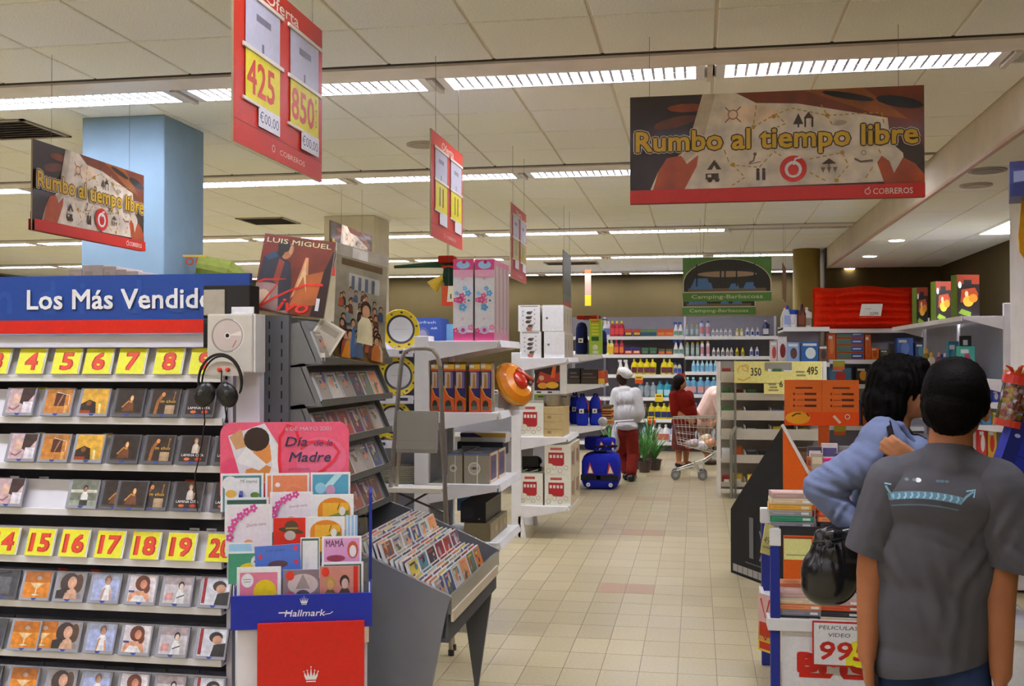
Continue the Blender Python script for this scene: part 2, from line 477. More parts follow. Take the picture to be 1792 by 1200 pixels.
# walls
OL = '#3f330c'  # darkened evenly: shade from the fittings' light cutoff is put into the colour
def wallbox(name, *a, col=OL, m='wall'):
    b = MB(); b.box(*a, col); return struct(obj(name, b, m))
wallbox('wall_back', -14, XSOF, YBACK, YBACK + .12, 0, ZCEIL + .1)
wallbox('wall_right', XRW, XRW + .12, -8.5, YSOF, 0, ZCEIL + .1)
wallbox('wall_alcove', XSOF - .02, XRW + .12, YSOF, YSOF + .12, 0, ZCEIL + .1)
wallbox('wall_side', XSOF - .02, XSOF + .10, YSOF + .12, YBACK, 0, ZCEIL + .1)
wallbox('wall_left', -14.12, -14, -8.5, YBACK, 0, ZCEIL + .1)
wallbox('wall_front', -14, XRW, -8.62, -8.5, 0, ZCEIL + .1, col='#b5ab95')
# dropped soffit on the right
b = MB(); b.box(XSOF, XRW, -8.5, YSOF, ZSOF + .02, ZCEIL + .074, '#b9ae9a')
sof = struct(obj('trim_1', b, 'wall'), 'dropped ceiling soffit along the right-hand wall')
for i in range(3):
    y = YSOF - 1.2
    while y > 2.0:
        o = obj('panel', panel_mesh((XRW - XSOF) / 3, 1.2, tile_c[(i + int(y)) % 3]), parent=sof); o.location = (XSOF + i * (XRW - XSOF) / 3, y, ZSOF); y -= 1.2
b = MB(); b.box(XSOF - .004, XSOF + .03, -8.5, YSOF, ZSOF - .004, ZSOF + .02, '#a8866d'); obj('corner_bead', b, 'paint', sof)
# round yellow pillar by the alcove
b = MB(); pc = P(1412, 500, Y=16.3); b.lathe([(.2, 0), (.2, ZCEIL)], '#8a763a', 24, Tm((pc.x, 16.35, 0)))
struct(obj('column', b, 'wall', smooth=True), 'round yellow pillar at the end of the soffit')
# blue square column
p1 = P(288, 200, Z=ZCEIL); x0 = XA(141, p1.y)
b = MB(); b.box(x0, p1.x, p1.y, p1.y + .58, 0, ZCEIL, '#7a94a6', bev=.008)
struct(obj('column', b, 'wall'), 'pale blue square column behind the shelf header')
# grey column far behind the posters
p2 = P(655, 376, Z=ZCEIL); x0 = XA(566, p2.y)
b = MB(); b.box(x0, p2.x, p2.y, p2.y + .6, 0, ZCEIL, '#c4bda9', bev=.008)
struct(obj('column', b, 'wall'), 'light grey square column behind the posters')
# white pillar at the right-hand edge
pR = XA(1768, 9.5)
b = MB(); b.box(pR, XRW, 9.0, 9.5, 0, ZSOF, '#c9c6c2', bev=.006)
struct(obj('column', b, 'wall'), 'white pillar at the right-hand end of the shelves')
b = MB(); b.box(-14, XSOF, YBACK - .02, YBACK, 0, .1, '#8a8577'); struct(obj('baseboard_back', b, 'paint'))
# things fixed to the ceiling
def vent(px, py, w, d, lab):
    p = P(px, py, Z=ZCEIL); t = thing('ceiling_vent', lab, 'vent', (p.x, p.y, ZCEIL), 0, 'dark ceiling vents')
    b = MB()
    for a in ((-w / 2, w / 2, -d / 2, -d / 2 + .03), (-w / 2, w / 2, d / 2 - .03, d / 2), (-w / 2, -w / 2 + .03, -d / 2, d / 2), (w / 2 - .03, w / 2, -d / 2, d / 2)):
        b.box(*a, -.012, 0, '#8d857a')
    obj('frame', b, 'paint', t)
    b = MB(); b.box(-w / 2 + .03, w / 2 - .03, -d / 2 + .03, d / 2 - .03, -.003, .001, '#2e2a28'); obj('backing', b, 'matte', t)
    me = None
    for k in range(8):
        y = -d / 2 + .05 + (d - .1) * k / 7
        if me is None:
            q = MB(); q.box(-w / 2 + .03, w / 2 - .03, -.014, .014, -.003, 0, '#57504b', T=Tm((0, 0, -.006), rx=.5)); me = q.mesh('slat'); me.materials.append(MATS['paint'])
        obj('slat', me, parent=t, loc=(0, y, 0))
vent(20, 226, .58, .58, 'dark square ceiling vent at the edge beside the blue column')
vent(470, 386, .58, .58, 'dark square ceiling vent above the posters')
vent(1000, 460, .9, .5, 'dark ceiling vent far down the aisle above the olive wall')
def disc(px, py, r, Z, lab, cat, name, c1, c2, m2='paint'):
    p = P(px, py, Z=Z); t = thing(name, lab, cat, (p.x, p.y, Z))
    b = MB(); b.lathe([(r, -.012), (r, 0)], c1, 24); obj('rim', b, 'paint', t)
    b = MB(); b.lathe([(r * .8, -.016), (r * .8, -.011)], c2, 24); obj('lens' if m2 != 'paint' else 'grille', b, m2, t)
disc(741, 252, .13, ZCEIL, 'round flush ceiling speaker partly behind the second hanging price sign', 'speaker', 'ceiling_speaker', '#a79d8a', '#978d7b')
for (x, y), w in zip(((1569, 419), (1522, 447), (1486, 469)), ('nearest', 'middle', 'farthest')):
    disc(x, y, .10, ZSOF, 'lit round downlight in the soffit, ' + w + ' of the three', 'light', 'downlight', '#ddd6c4', '#fff', 'lampwarm')
disc(1728, 297, .13, ZSOF, 'unlit round soffit downlight beside the blue hanging sign', 'light', 'downlight', '#8f8778', '#6e675c')
disc(1708, 323, .12, ZSOF, 'unlit round soffit fitting below the darker round one', 'light', 'downlight', '#a39a88', '#958c7b')
pa = P(1712, 409, Z=ZSOF); t = thing('panel_light', 'bright rectangular light panel in the soffit by the right wall', 'light', (pa.x, pa.y - 1.25, ZSOF))
b = MB();
for a in ((-.03, .47, -.03, 0), (-.03, .47, 1.2, 1.23), (-.03, 0, 0, 1.2), (.44, .47, 0, 1.2)): b.box(*a, -.015, 0, '#d8d4cc')
obj('frame', b, 'paint', t)
b = MB(); b.box(0, .44, 0, 1.2, -.008, -.002, '#fff'); obj('diffuser', b, 'lamp', t)
# ------------------------------------------------------------------ left end: wall of CDs facing the camera
YF = 4.14                                   # plane of its front lips
XE = XA(394, YF)                            # its right-hand end
XL = -3.42
lips = [ZA(392, y, YF) for y in (656, 732, 815, 897, 984, 1065, 1155, 1242)]
zhb, zht = ZA(200, 583, YF), ZA(200, 482, YF)
cu = thing('cd_shelf_unit', 'white wall unit of music shelves under a long blue header', 'shelf', ((XE + XL) / 2, YF + .25, 0))
ox, oy = (XE + XL) / 2, YF + .25
hw = (XE - XL) / 2
b = MB(); b.box(-hw, hw, .2, .24, .04, zhb + .02, '#8d8d98'); obj('back_panel', b, 'paint', cu)
b = MB(); b.box(-hw, hw, -.22, .24, 0, .10, '#77777f'); obj('plinth', b, 'paint', cu)
for sx in (-1, 1):
    b = MB(); b.box(sx * hw - .012, sx * hw + .012, -.2, .24, .1, zhb, '#c9c8d4'); obj('side_panel', b, 'paint', cu)
b = MB(); b.box(-hw, hw, -.245, -.225, zhb - .055, zhb - .005, '#c9c9d6'); b.box(-hw, hw, -.245, .2, zhb - .06, zhb - .055, '#b6b6c2'); obj('top_rail', b, 'paint', cu)
me = None
for z in lips:
    if me is None:
        b = MB()
        b.box(-hw + .012, hw - .012, -.25, -.238, -.03, .0, '#d8d7e4', bev=.002)
        b.box(-hw + .012, hw - .012, -.238, .2, -.03, -.02, '#c6c5d2')
        b.prism([(-.232, -.02), (-.226, -.02), (-.172, .115), (-.178, .115)], 'x', -hw + .012, hw - .012, '#cfceda')
        me = b.mesh('shelf'); me.materials.append(MATS['paint'])
    obj('shelf', me, parent=cu, loc=(0, 0, z))
# header board
b = MB(); hx = XA(440, YF) - ox
b.box(-hw, hx, -.27, -.245, zhb, zht, '#1c3f86', mi=0)
b.frame((-hw, -.27, zhb), (1, 0, 0), (0, 0, 1)); L = hx + hw; H = zht - zhb
zr = ZA(200, 560, YF) - zhb
for k, ch in enumerate('Vendidos'): b.text(ch, L * .02 + k * L * .125, zr + .03, .2, '#23488f', bold=.02)
b.rect(0, L, 0, zr, '#c4200c')
u0 = XA(53, YF) - XL; wv = XA(325, YF) - XA(53, YF)
full = text_tris('Los Más Vendidos', 0)[2]; part_ = text_tris('Los Más Vendi', 0)[2]
b.text('Los Más Vendidos', u0 + .004, ZA(200, 540, YF) - zhb - .004, .118, '#10234f', width=wv * full / part_, bold=.022)
b.text('Los Más Vendidos', u0, ZA(200, 540, YF) - zhb, .118, '#dcdde6', width=wv * full / part_, bold=.022)
obj('header_board', b, 'print', cu)
# ---- CD cases
CW, CH, CT = .142, .127, .011
def man(b, x, y, s, coat, skin, hair, shirt=None, head=True):
    """a generic printed figure about s tall, feet at y"""
    b.poly([(x - .22 * s, y), (x - .20 * s, y + .45 * s), (x - .10 * s, y + .62 * s), (x + .10 * s, y + .62 * s), (x + .20 * s, y + .45 * s), (x + .22 * s, y)], coat)
    if shirt: b.poly([(x - .06 * s, y), (x - .07 * s, y + .6 * s), (x + .07 * s, y + .6 * s), (x + .06 * s, y)], shirt)
    if head:
        b.oval(x, y + .82 * s, .15 * s, .19 * s, hair, 12); b.oval(x + .01 * s, y + .76 * s, .105 * s, .15 * s, skin, 12)
def cover(b, k, w, h):
    if k == 0:
        b.rect(0, w, 0, h, '#b79d9e'); b.poly([(w * .5, h), (w * .48, h * .4), (w * .7, h * .3), (w, h * .75), (w, h)], '#3c2b28'); b.oval(w * .33, h * .55, w * .16, h * .22, '#c9a893', 12)
        b.rect(w * .62, w, 0, h * .45, '#d4cdd2'); b.stroke([(w * .1, h * .2), (w * .3, h * .12), (w * .5, h * .3)], h * .06, '#8a5a5a')
    elif k == 1:
        b.rect(0, w, 0, h, '#b6762f'); b.rect(0, w, h * .8, h, '#9c6a2c'); b.rect(w * .36, w * .75, h * .28, h * .8, '#4c2a1d'); b.stroke([(w * .5, h * .3), (w * .65, h * .75)], w * .05, '#9b6a4c'); b.rect(w * .78, w * .9, 0, h * .3, '#d2a55c')
        b.stroke([(w * .4, h * .85), (w * .9, h * .72), (w * .92, h * .3)], w * .02, '#e6dccb')
    elif k == 2:
        b.rect(0, w, 0, h, '#c99a35'); b.poly([(0, 0), (0, h * .38), (w * .3, h * .55), (w * .55, h * .45), (w * .62, 0)], '#2f2013'); b.stroke([(w * .75, 0), (w * .72, h * .4)], w * .08, '#e6c88a'); b.oval(w * .3, h * .4, w * .1, h * .1, '#7a4b22', 10); b.rect(0, w * .4, 0, h * .12, '#8a3b1c')
    elif k == 3:
        b.rect(0, w, 0, h, '#2c221c'); b.poly([(w * .25, h * .1), (w * .4, h * .45), (w * .55, h * .75), (w * .62, h * .6), (w * .7, h * .1)], '#6b3f1f'); b.oval(w * .57, h * .62, w * .06, h * .12, '#d2a06a', 10)
        b.stroke([(w * .25, h * .25), (w * .45, h * .5), (w * .6, h * .45)], w * .05, '#b5823e'); b.rect(0, w, 0, h * .06, '#463628')
    elif k == 4:
        b.rect(0, w, 0, h, '#33271e'); b.stroke([(w * .2, 0), (w * .25, h * .5), (w * .45, h * .85)], w * .12, '#8a5527'); b.oval(w * .42, h * .78, w * .07, h * .09, '#d88c4c', 10); b.rect(w * .55, w * .9, 0, h * .35, '#a58c6c')
        b.text('m club', w * .35, h * .45, h * .17, '#c99d2c', width=w * .55, bold=.02); b.stroke([(w * .82, h * .5), (w * .85, h * .9)], w * .05, '#7d5a33')
    elif k == 5:
        b.rect(0, w, 0, h, '#2a211f'); man(b, w * .55, h * .32, h * .62, '#b9b1a6', '#c99a74', '#7b5a3a'); b.stroke([(w * .68, h * .35), (w * .72, h * .6)], w * .05, '#a57d5c')
        b.text('LAMINA CITA', w * .08, h * .2, h * .14, '#d9d4cf', width=w * .82, bold=.01); b.oval(w * .3, h * .09, w * .11, h * .06, '#c9622d', 10); b.oval(w * .72, h * .09, w * .13, h * .07, '#b5361d', 10)
    elif k == 6:
        b.rect(0, w, 0, h, '#6a6f60'); b.rect(0, w, h * .5, h * .62, '#b9b8a4'); b.rect(0, w, 0, h * .2, '#8d9584'); man(b, w * .55, h * .1, h * .7, '#d6d6d0', '#8c6a53', '#2e2521'); b.rect(w * .4, w * .7, h * .0, h * .22, '#3b4038')
    elif k == 7:
        b.rect(0, w, 0, h, '#3d3d40'); b.rect(w * .1, w * .75, h * .1, h * .75, '#57575a'); b.stroke([(0, h * .8), (w * .7, h * .95)], h * .08, '#26262a')
    elif k == 8:
        b.rect(0, w, 0, h, '#cc7d16'); b.rect(0, w, h * .58, h, '#a8610f'); b.poly([(w * .24, h * .55), (w * .76, h * .55), (w * .52, h * .32), (w * .48, h * .32)], '#d9b98a'); b.stroke([(w * .5, h * .32), (w * .5, h * .12)], w * .04, '#dcc9a8'); b.oval(w * .5, h * .1, w * .14, h * .035, '#dcc9a8', 12)
        b.oval(w * .55, h * .75, w * .1, h * .08, '#a5968a', 10)
    elif k == 9:
        b.rect(0, w, 0, h, '#8d8682'); b.oval(w * .45, h * .6, w * .36, h * .4, '#3a2a22', 14); b.oval(w * .8, h * .6, w * .17, h * .36, '#4d382b', 14); b.oval(w * .55, h * .62, w * .17, h * .24, '#c2957a', 14)
        b.poly([(w * .3, 0), (w * .42, h * .32), (w * .62, h * .42), (w * .75, h * .3), (w * .82, 0)], '#c39a7d'); b.poly([(0, 0), (w * .3, 0), (w * .36, h * .4), (0, h * .3)], '#2b211d')
    elif k == 10:
        b.rect(0, w, 0, h, '#9aa4c6'); b.rect(0, w, h * .78, h, '#8e93a4'); man(b, w * .56, 0, h * .95, '#d9d9e2', '#a67f66', '#6e5545'); b.stroke([(w * .4, 0), (w * .44, h * .4), (w * .5, h * .45)], w * .07, '#b98d76'); b.stroke([(w * .75, 0), (w * .68, h * .4)], w * .07, '#b98d76')
    elif k == 11:
        b.rect(0, w, 0, h, '#c9c1c2'); b.poly([(w * .02, 0), (w * .1, h * .35), (w * .3, h * .42), (w * .75, h * .36), (w * .85, 0)], '#c98f6c'); b.oval(w * .5, h * .7, w * .28, h * .3, '#5e2e1c', 14); b.oval(w * .68, h * .52, w * .12, h * .2, '#6a3420', 10); b.oval(w * .54, h * .66, w * .13, h * .18, '#b97c60', 12)
        b.poly([(w * .12, 0), (w * .28, h * .25), (w * .6, h * .22), (w * .74, 0)], '#e6e2e4'); b.rect(w * .02, w * .24, h * .34, h * .42, '#3d3f7d')
    elif k == 12:
        b.rect(0, w, 0, h, '#b7b1b3'); b.rect(0, w, h * .7, h, '#9c8d8e'); man(b, w * .62, 0, h * .82, '#d9d8d8', '#c7b3a6', '#2c2726'); b.rect(w * .08, w * .36, h * .12, h * .38, '#c48d88'); b.stroke([(w * .5, h * .2), (w * .78, h * .32)], h * .05, '#55504f')
    else:
        b.rect(0, w, 0, h, '#c3c5cb'); b.rect(w * .02, w * .14, h * .05, h, '#8f1c1a'); b.oval(w * .62, h * .7, w * .25, h * .2, '#2e2420', 14); b.oval(w * .68, h * .6, w * .18, h * .17, '#b5896f', 12); b.poly([(w * .5, 0), (w * .58, h * .42), (w, h * .5), (w, 0)], '#262322')
CD = {}
CDN = ['pink CD of a long-haired woman', 'orange-brown CD with a dark door', 'yellow CD with dark figures', 'dark CD with a golden dancer', 'dark CD with gold lettering', 'dark CD with a white figure',
       'grey-green CD of a man at a fence', 'charcoal CD', 'orange CD with a cocktail glass', 'CD portrait of a wavy-haired woman', 'pale blue CD of a man in white', 'CD of a red-haired woman in white', 'grey CD of a small figure', 'pale CD of a man with a red edge']
def make_cd(k):
    t = thing('cd_case', CDN[k], 'CD')
    b = MB(); b.box(0, CW, -CT, 0, 0, CH, '#8e8f98' if k not in (3, 4, 5, 7) else '#595a60', bev=.0015); obj('case', b, 'gloss', t)
    b = MB(); b.frame((.014, -CT - .0002, .013), (1, 0, 0), (0, 0, 1), .00035); cover(b, k, .121, .110)
    obj('cover_art', b, 'photo', t)
    b = MB(); b.frame((CW / 2, -CT - .0002, .002), (1, 0, 0), (0, 0, 1), .0004); b.poly([(-.014, .009), (.014, .009), (.006, 0), (-.006, 0)], '#2a3a8c'); obj('store_sticker', b, 'print', t)
    return t
TILT = -.36
used_cd = set()
def put_cd(k, x, y, z, label, group, rz=0.0, rot=None):
    if k not in CD: CD[k] = make_cd(k)
    rot = rot if rot is not None else (TILT, 0, rz)
    if k not in used_cd:
        used_cd.add(k); o = CD[k]; o.location = (x, y, z); o.rotation_euler = rot; o['label'] = label; o['group'] = group
    else: o = dup(CD[k], (x, y, z), None, label, group, rot)
    return o
def numcard(n, x, y, z, lab):
    t = thing('number_card', lab, 'number card', (x, y, z), 0, 'yellow chart number cards on the music shelves', rot=(TILT, 0, 0))
    b = MB(); b.box(0, .134, -.006, 0, 0, .118, '#c9c6a0', bev=.001); b.frame((0, -.0062, 0), (1, 0, 0), (0, 0, 1), .0004)
    b.rect(.002, .125, .002, .116, '#e3d52b'); b.rect(.002, .125, .1, .116, '#d9ca22')
    s = str(n); wd = .042 if len(s) == 1 else .078
    b.text(s, .064 + (.004 if len(s) == 1 else 0), .022, .105, '#a8281b', width=wd + .012, center=True, bold=.055)
    b.text(s, .064 + (.004 if len(s) == 1 else 0), .022, .105, '#cf4222', width=wd, center=True, bold=.03)
    obj('card', b, 'print', t)
    b = MB(); b.box(.125, .134, -.0075, -.006, .004, .114, '#d8d8c8'); b.frame((.127, -.0076, .01), (1, 0, 0), (0, 0, 1)); b.stroke([(0, 0), (.002, .05), (.004, .1)], .0012, '#4a4632'); obj('plastic_edge', b, 'gloss', t)
ynum = lips[0]; yl = YF - .012
for k, (n, px) in enumerate(((3, -32), (4, 29), (5, 91), (6, 146), (7, 204), (8, 269), (9, 331))):
    numcard(n, XA(px, YF), yl + .005, lips[0] + .001, 'yellow card with a red ' + NUMW[n] + ' on the upper number shelf')
for k, (n, px) in enumerate(((14, -15), (15, 47), (16, 106), (17, 168), (18, 230), (19, 292), (20, 361))):
    numcard(n, XA(px, YF), yl + .005, lips[4] + .001, 'yellow card with a red ' + NUMW[n] + ' on the lower number shelf')
G = 'CDs on the white shelf wall'
# (lip index, [(kind, px of its left edge)])
layout = [
    (1, [(0, 8), (1, 74), (2, 137), (3, 198), (4, 259), (5, 321)], 'just under the upper number cards'),
    (2, [(0, 12), (1, 69), (2, 128), (3, 190), (4, 250), (5, 310), (5, 373)], 'second shelf below the upper number cards'),
    (3, [(0, -10), (6, 119), (3, 176), (3, 206), (4, 240), (5, 301), (5, 370)], 'shelf above the lower number cards'),
    (5, [(7, -18), (8, 39), (9, 97), (10, 158), (11, 221), (12, 283), (13, 349)], 'shelf just under the lower number cards'),
    (6, [(7, -40), (8, 22), (8, 50), (9, 90), (10, 150), (11, 212), (12, 276), (13, 343)], 'second shelf below the lower number cards'),
    (7, [(7, -48), (8, 16), (9, 82), (10, 142), (11, 207), (12, 270), (13, 338)], 'lowest shelf in view')]
for li, lst, nm in layout:
    for q, (k, px) in enumerate(lst):
        lay = .012 * (q % 2 if (li, k) in ((3, 3), (6, 8)) else 0)
        prev = [1 for kk, _ in lst[:q] if kk == k]
        lab = CDN[k] + ', ' + nm + (', further right' if prev else '')
        put_cd(k, XA(px, YF), yl + .005 - lay, lips[li] + .001, lab, G)
# the dark rows of cases stored behind the fronts
cb = MB(); cb.box(0, CW, 0, .0105, 0, CH * .92, '#62626e', bev=.001); cb.frame((.004, 0, .118), (1, 0, 0), (0, 1, 0), .0004)
stor = tag(obj('cd_case', cb, 'plastic'), 'x', 'CD', 'CDs stored behind the front row')
first = True
for li in (1, 2, 3, 4, 5, 6, 7):
    x = XL + .1
    while x < XE - .16:
        for d in range(2):
            if first: o = stor; first = False
            else: o = stor.copy(); COL.objects.link(o)
            o.location = (x, YF + .10 + .05 * d + rnd.uniform(0, .02), lips[li] - .014); o.rotation_euler = (TILT * .6, 0, 0)
            o['label'] = 'dark CD case standing behind the front CDs, ' + ORD[li - 1] + ' CD shelf from the top'; o['group'] = 'CDs stored behind the front row, shelf ' + NUMW[li]
        x += .148
for px, li, c in ((34, 1, '#e8e6da'), (62, 1, '#d9c928'), (60, 2, '#cfc9a8'), (178, 2, '#c9b77a'), (15, 3, '#e6e6e6'), (66, 3, '#e6e6e6'), (322, 3, '#d1512a'), (330, 4, '#ddd'), (360, 4, '#ddd'), (100, 5, '#c4371c'), (158, 5, '#c4371c')):
    b = MB(); b.box(0, .045, -.002, 0, 0, .018, c); b.frame((.006, -.0021, .006), (1, 0, 0), (0, 0, 1)); b.rect(0, .03, 0, .003, '#777')
    o = tag(obj('sticker', b, 'print'), ORD[int(px / 33)] + ' little ' + ('white' if c[1] in 'ecd' else 'coloured') + ' price label above the CDs of shelf ' + NUMW[li + 1], 'label', 'small labels along the music shelves')
    o.location = (XA(px, YF + .08), YF + .098, lips[li] + .105)
# ---- listening post with headphones and two small speakers
YS = 3.96
def X(px, y=YS): return XA(px, y)
def Z(py, y=YS): return ZA(400, py, y)
st = thing('listening_station', 'grey CD listening station with a round disc window on a white post', 'music player', (X(402), YS + .06, 0))
bx, by = X(402), YS + .06
b = MB(); b.box(X(398) - bx, X(440) - bx, .02, .07, 0, Z(640), '#c8c7d2', bev=.004); obj('post', b, 'paint', st)
b = MB(); b.box(X(362) - bx, X(442) - bx, -.06, .03, Z(652), Z(549), '#b5b0a4', bev=.006)
b.box(X(437) - bx, X(445) - bx, -.05, .05, Z(652), Z(549), '#dcd9d2', bev=.003)
obj('housing', b, 'plastic', st)
dcx, dcz, dr = X(398) - bx, Z(587), (X(425) - X(373)) / 2
b = MB(); b.frame((dcx, -.0605, dcz), (1, 0, 0), (0, 0, 1)); b.ring(0, 0, dr * .97, dr * 1.08, '#8d897f', 32); b.ring(0, 0, dr * 1.04, dr * 1.1, '#d0ccc2', 32, a0=-1.2, a1=1.2); o = obj('disc_window', b, 'gloss', st)
b = MB(); b.frame((dcx, -.0607, dcz), (1, 0, 0), (0, 0, 1)); b.oval(0, 0, dr * .97, dr * .97, '#b9aca4', 32); b.poly([(0, 0), (dr * .9, dr * .3), (dr * .93, 0)], '#cfc7c0'); b.stroke([(dr * .35, -dr * .75), (dr * .6, -dr * .3)], .004, '#b06e5e'); b.oval(0, 0, dr * .2, dr * .2, '#d7d0c8', 16); b.oval(0, 0, dr * .13, dr * .13, '#1c1a19', 16); obj('disc', b, 'gloss', st)
b = MB(); jc, jz, jr = X(395) - bx, Z(652), (X(427) - X(363)) / 2
pts = [(jc + jr * cos(pi * k / 12), jz - .012 + jr * .75 * sin(pi * k / 12)) for k in range(13)]
b.prism([(x, z) for x, z in pts][::-1], 'y', -.085, -.06, '#c3beb4'); pan = obj('jack_panel', b, 'plastic', st)
for k in (-1, 1):
    b = MB(); b.lathe([(.0085, 0), (.0085, .012), (.005, .016)], '#c23a22', 12, Tm((jc + k * .017 + .006, -.085, jz + .012), rx=pi / 2)); obj('jack', b, 'plastic', pan)
b = MB(); b.box(X(397) - bx, X(436) - bx, -.02, -.012, Z(550), Z(536), '#eeeef2'); b.box(X(397) - bx, X(436) - bx, -.03, .01, Z(550) - .002, Z(548), '#e2e2ea'); obj('card_holder', b, 'print', st)
b = MB(); b.box(X(350) - bx, X(400) - bx, .035, .06, Z(610) - .02, Z(610), '#2c2b2a'); obj('speaker_bracket', b, 'paint', st)
sp = None
for k, (ya, yb_) in enumerate(((608, 557), (556, 497))):
    t = thing('speaker', ('small black loudspeaker with a dark front, lower of the two by the header' if k == 0 else 'small black loudspeaker with a beige cloth front, before the blue header'), 'speaker', (X(345), YS + .05, Z(ya)), 0, 'two small speakers by the blue header')
    w, h = X(427) - X(345), Z(yb_) - Z(ya)
    b = MB(); b.box(0, w, .0, .10, 0.001, h, '#23211f', bev=.004); obj('cabinet', b, 'matte', t)
    b = MB(); b.box(.004, w * .48, -.006, 0, .012, h - .018, '#262423' if k == 0 else '#9d9686', bev=.003); obj('grille', b, 'cloth', t)
hp = thing('headphones', 'black headphones hanging from the grey listening station', 'headphones', (X(394), YS - .045, Z(640)))
hx0, hz0 = X(394), Z(640)
b = MB(); pts = []
for k in range(25):
    a = pi * 1.12 - pi * 1.24 * k / 24; pts.append(((X(432) - X(357)) / 2 * cos(a), 0.0, Z(672) - hz0 + .01 + (Z(628) - Z(676)) * max(-.35, sin(a))))
b.tube(pts, .0055, '#1b1a19', 6); b.tube([(p[0] * .9, .012, p[2] - .008) for p in pts], .004, '#1b1a19', 6); obj('headband', b, 'plastic', hp)
for px, tilt in ((371, .45), (410, -.45)):
    b = MB(); T = Tm((X(px) - hx0, -.02, Z(690) - hz0), ry=tilt)
    b.ball((0, 0, 0), (.043, .022, .052), '#161515', 16, 10, T); b.ball((0, .022, 0), (.036, .016, .044), '#2a2928', 14, 8, T)
    b.ball((.01 if tilt < 0 else -.012, -.014, .004), (.012, .012, .016), '#3a3a38', 8, 6, T); obj('ear_cup', b, 'plastic', hp)
b = MB(); b.tube([(X(px) - hx0, -.03, Z(py) - hz0) for px, py in ((372, 712), (374, 735), (369, 770), (364, 800), (357, 830), (359, 860), (362, 890))], .0028, '#161514', 6)
b.tube([(X(px) - hx0, .0, Z(py) - hz0) for px, py in ((397, 648), (396, 665), (400, 690), (404, 720), (410, 752))], .0028, '#161514', 6); obj('cable', b, 'plastic', hp)
# ---- greeting card stand
YC = 3.70
cs = thing('greeting_card_stand', 'greeting card stand with pink header, blue front strip and red panel', 'card stand', (XA(512, YC), YC + .13, 0))
sx0, sy0 = XA(512, YC), YC + .13
def cl(px, py, Y): p = P(px, py, Y=Y); return Vector((p.x - sx0, p.y - sy0, p.z))
a, c = cl(388, 1092, YC), cl(636, 1044, YC)
b = MB(); b.box(a.x, c.x, -.142, -.13, a.z, c.z, '#14268f'); b.frame((a.x, -.142, a.z), (1, 0, 0), (0, 0, 1)); wq, hq = c.x - a.x, c.z - a.z
def crown(b, x, y, s, col):
    b.poly([(x - .5 * s, y + .34 * s), (x - .36 * s, y), (x + .36 * s, y), (x + .5 * s, y + .34 * s), (x + .3 * s, y + .16 * s)][:2] + [(x + .36 * s, y), (x + .42 * s, y + .2 * s), (x - .42 * s, y + .2 * s)], col)
    for k, (dx, h) in enumerate(((-.5, .55), (-.26, .62), (0, .85), (.26, .62), (.5, .55))):
        b.poly([(x + dx * s * .7 - .1 * s, y + .18 * s), (x + dx * s * .7 + .1 * s, y + .18 * s), (x + dx * s, y + h * s)], col); b.oval(x + dx * s, y + h * s, .05 * s, .05 * s, col, 8)
    b.rect(x - .34 * s, x + .34 * s, y - .14 * s, y - .06 * s, col)
b.text('Hallmark', wq * .52, hq * .36, .034, '#e8e8ef', width=.155, center=True, bold=.012, shear=.25)
b.rect(wq * .335, wq * .42, hq * .46, hq * .50, '#e8e8ef'); b.stroke([(wq * .66, hq * .4), (wq * .70, hq * .42), (wq * .72, hq * .48)], .003, '#e8e8ef')
crown(b, wq * .515, hq * .74, .03, '#e8e8ef'); obj('front_strip', b, 'print', cs)
a, c = cl(430, 1200, YC - .02), cl(619, 1093, YC - .02)
b = MB(); b.box(a.x, c.x, -.16, -.146, .02, c.z, '#bd1b0d'); b.frame((a.x, -.16, a.z), (1, 0, 0), (0, 0, 1)); wq, hq = c.x - a.x, c.z - a.z
crown(b, wq * .5, hq * .14, .055, '#e6d8da'); b.text('Hallmark', wq * .5, -.055, .05, '#e6d8da', width=wq * .72, center=True, bold=.012, shear=.25); obj('red_panel', b, 'print', cs)
a = cl(397, 1200, YC); c = cl(626, 1095, YC)
b = MB(); b.box(a.x, c.x, -.125, .1, 0, c.z, '#cfcfdb', bev=.004); obj('base', b, 'paint', cs)
b = MB(); b.box(cl(621, 1100, YC).x, cl(630, 1100, YC).x, -.14, -.126, ZA(600, 1130, YC), ZA(600, 1096, YC), '#cbbfa8'); obj('tape', b, 'print', cs)
for px in (392, 632):
    x = cl(px, 1000, YC).x
    b = MB(); zt = ZA(500, 862, YC + .2); zb = ZA(500, 1095, YC)
    b.prism([(-.12, zb), (.1, zb), (.1, zt + .02), (.05, zt), (.02, ZA(500, 1030, YC)), (-.12, ZA(500, 1044, YC))], 'x', x - .006, x + .006, '#182a7c'); b.box(x - .004 if px > 500 else x + .0, x + .0 if px > 500 else x + .004, -.134, -.130, zb, ZA(500, 1020, YC), '#dfe3f0'); obj('side_board', b, 'print', cs)
a, c = cl(402, 840, YC + .24), cl(627, 739, YC + .24)
b = MB(); y_ = YC + .24 - sy0; rr = .045; pts = [(a.x, a.z - .05), (c.x, a.z - .05)]
for k in range(7): t_ = pi / 2 * k / 6; pts.append((c.x - rr + rr * cos(t_), c.z - rr + rr * sin(t_)))
for k in range(7): t_ = pi / 2 + pi / 2 * k / 6; pts.append((a.x + rr + rr * cos(t_), c.z - rr + rr * sin(t_)))
b.prism(pts, 'y', y_, y_ + .006, '#d9566f'); b.frame((a.x, y_, a.z), (1, 0, 0), (0, 0, 1)); w, h = c.x - a.x, c.z - a.z
b.oval(w * .2, h * .25, w * .2, h * .2, '#d8476a', 14); b.oval(w * .78, h * .4, w * .2, h * .35, '#dd6580', 18)
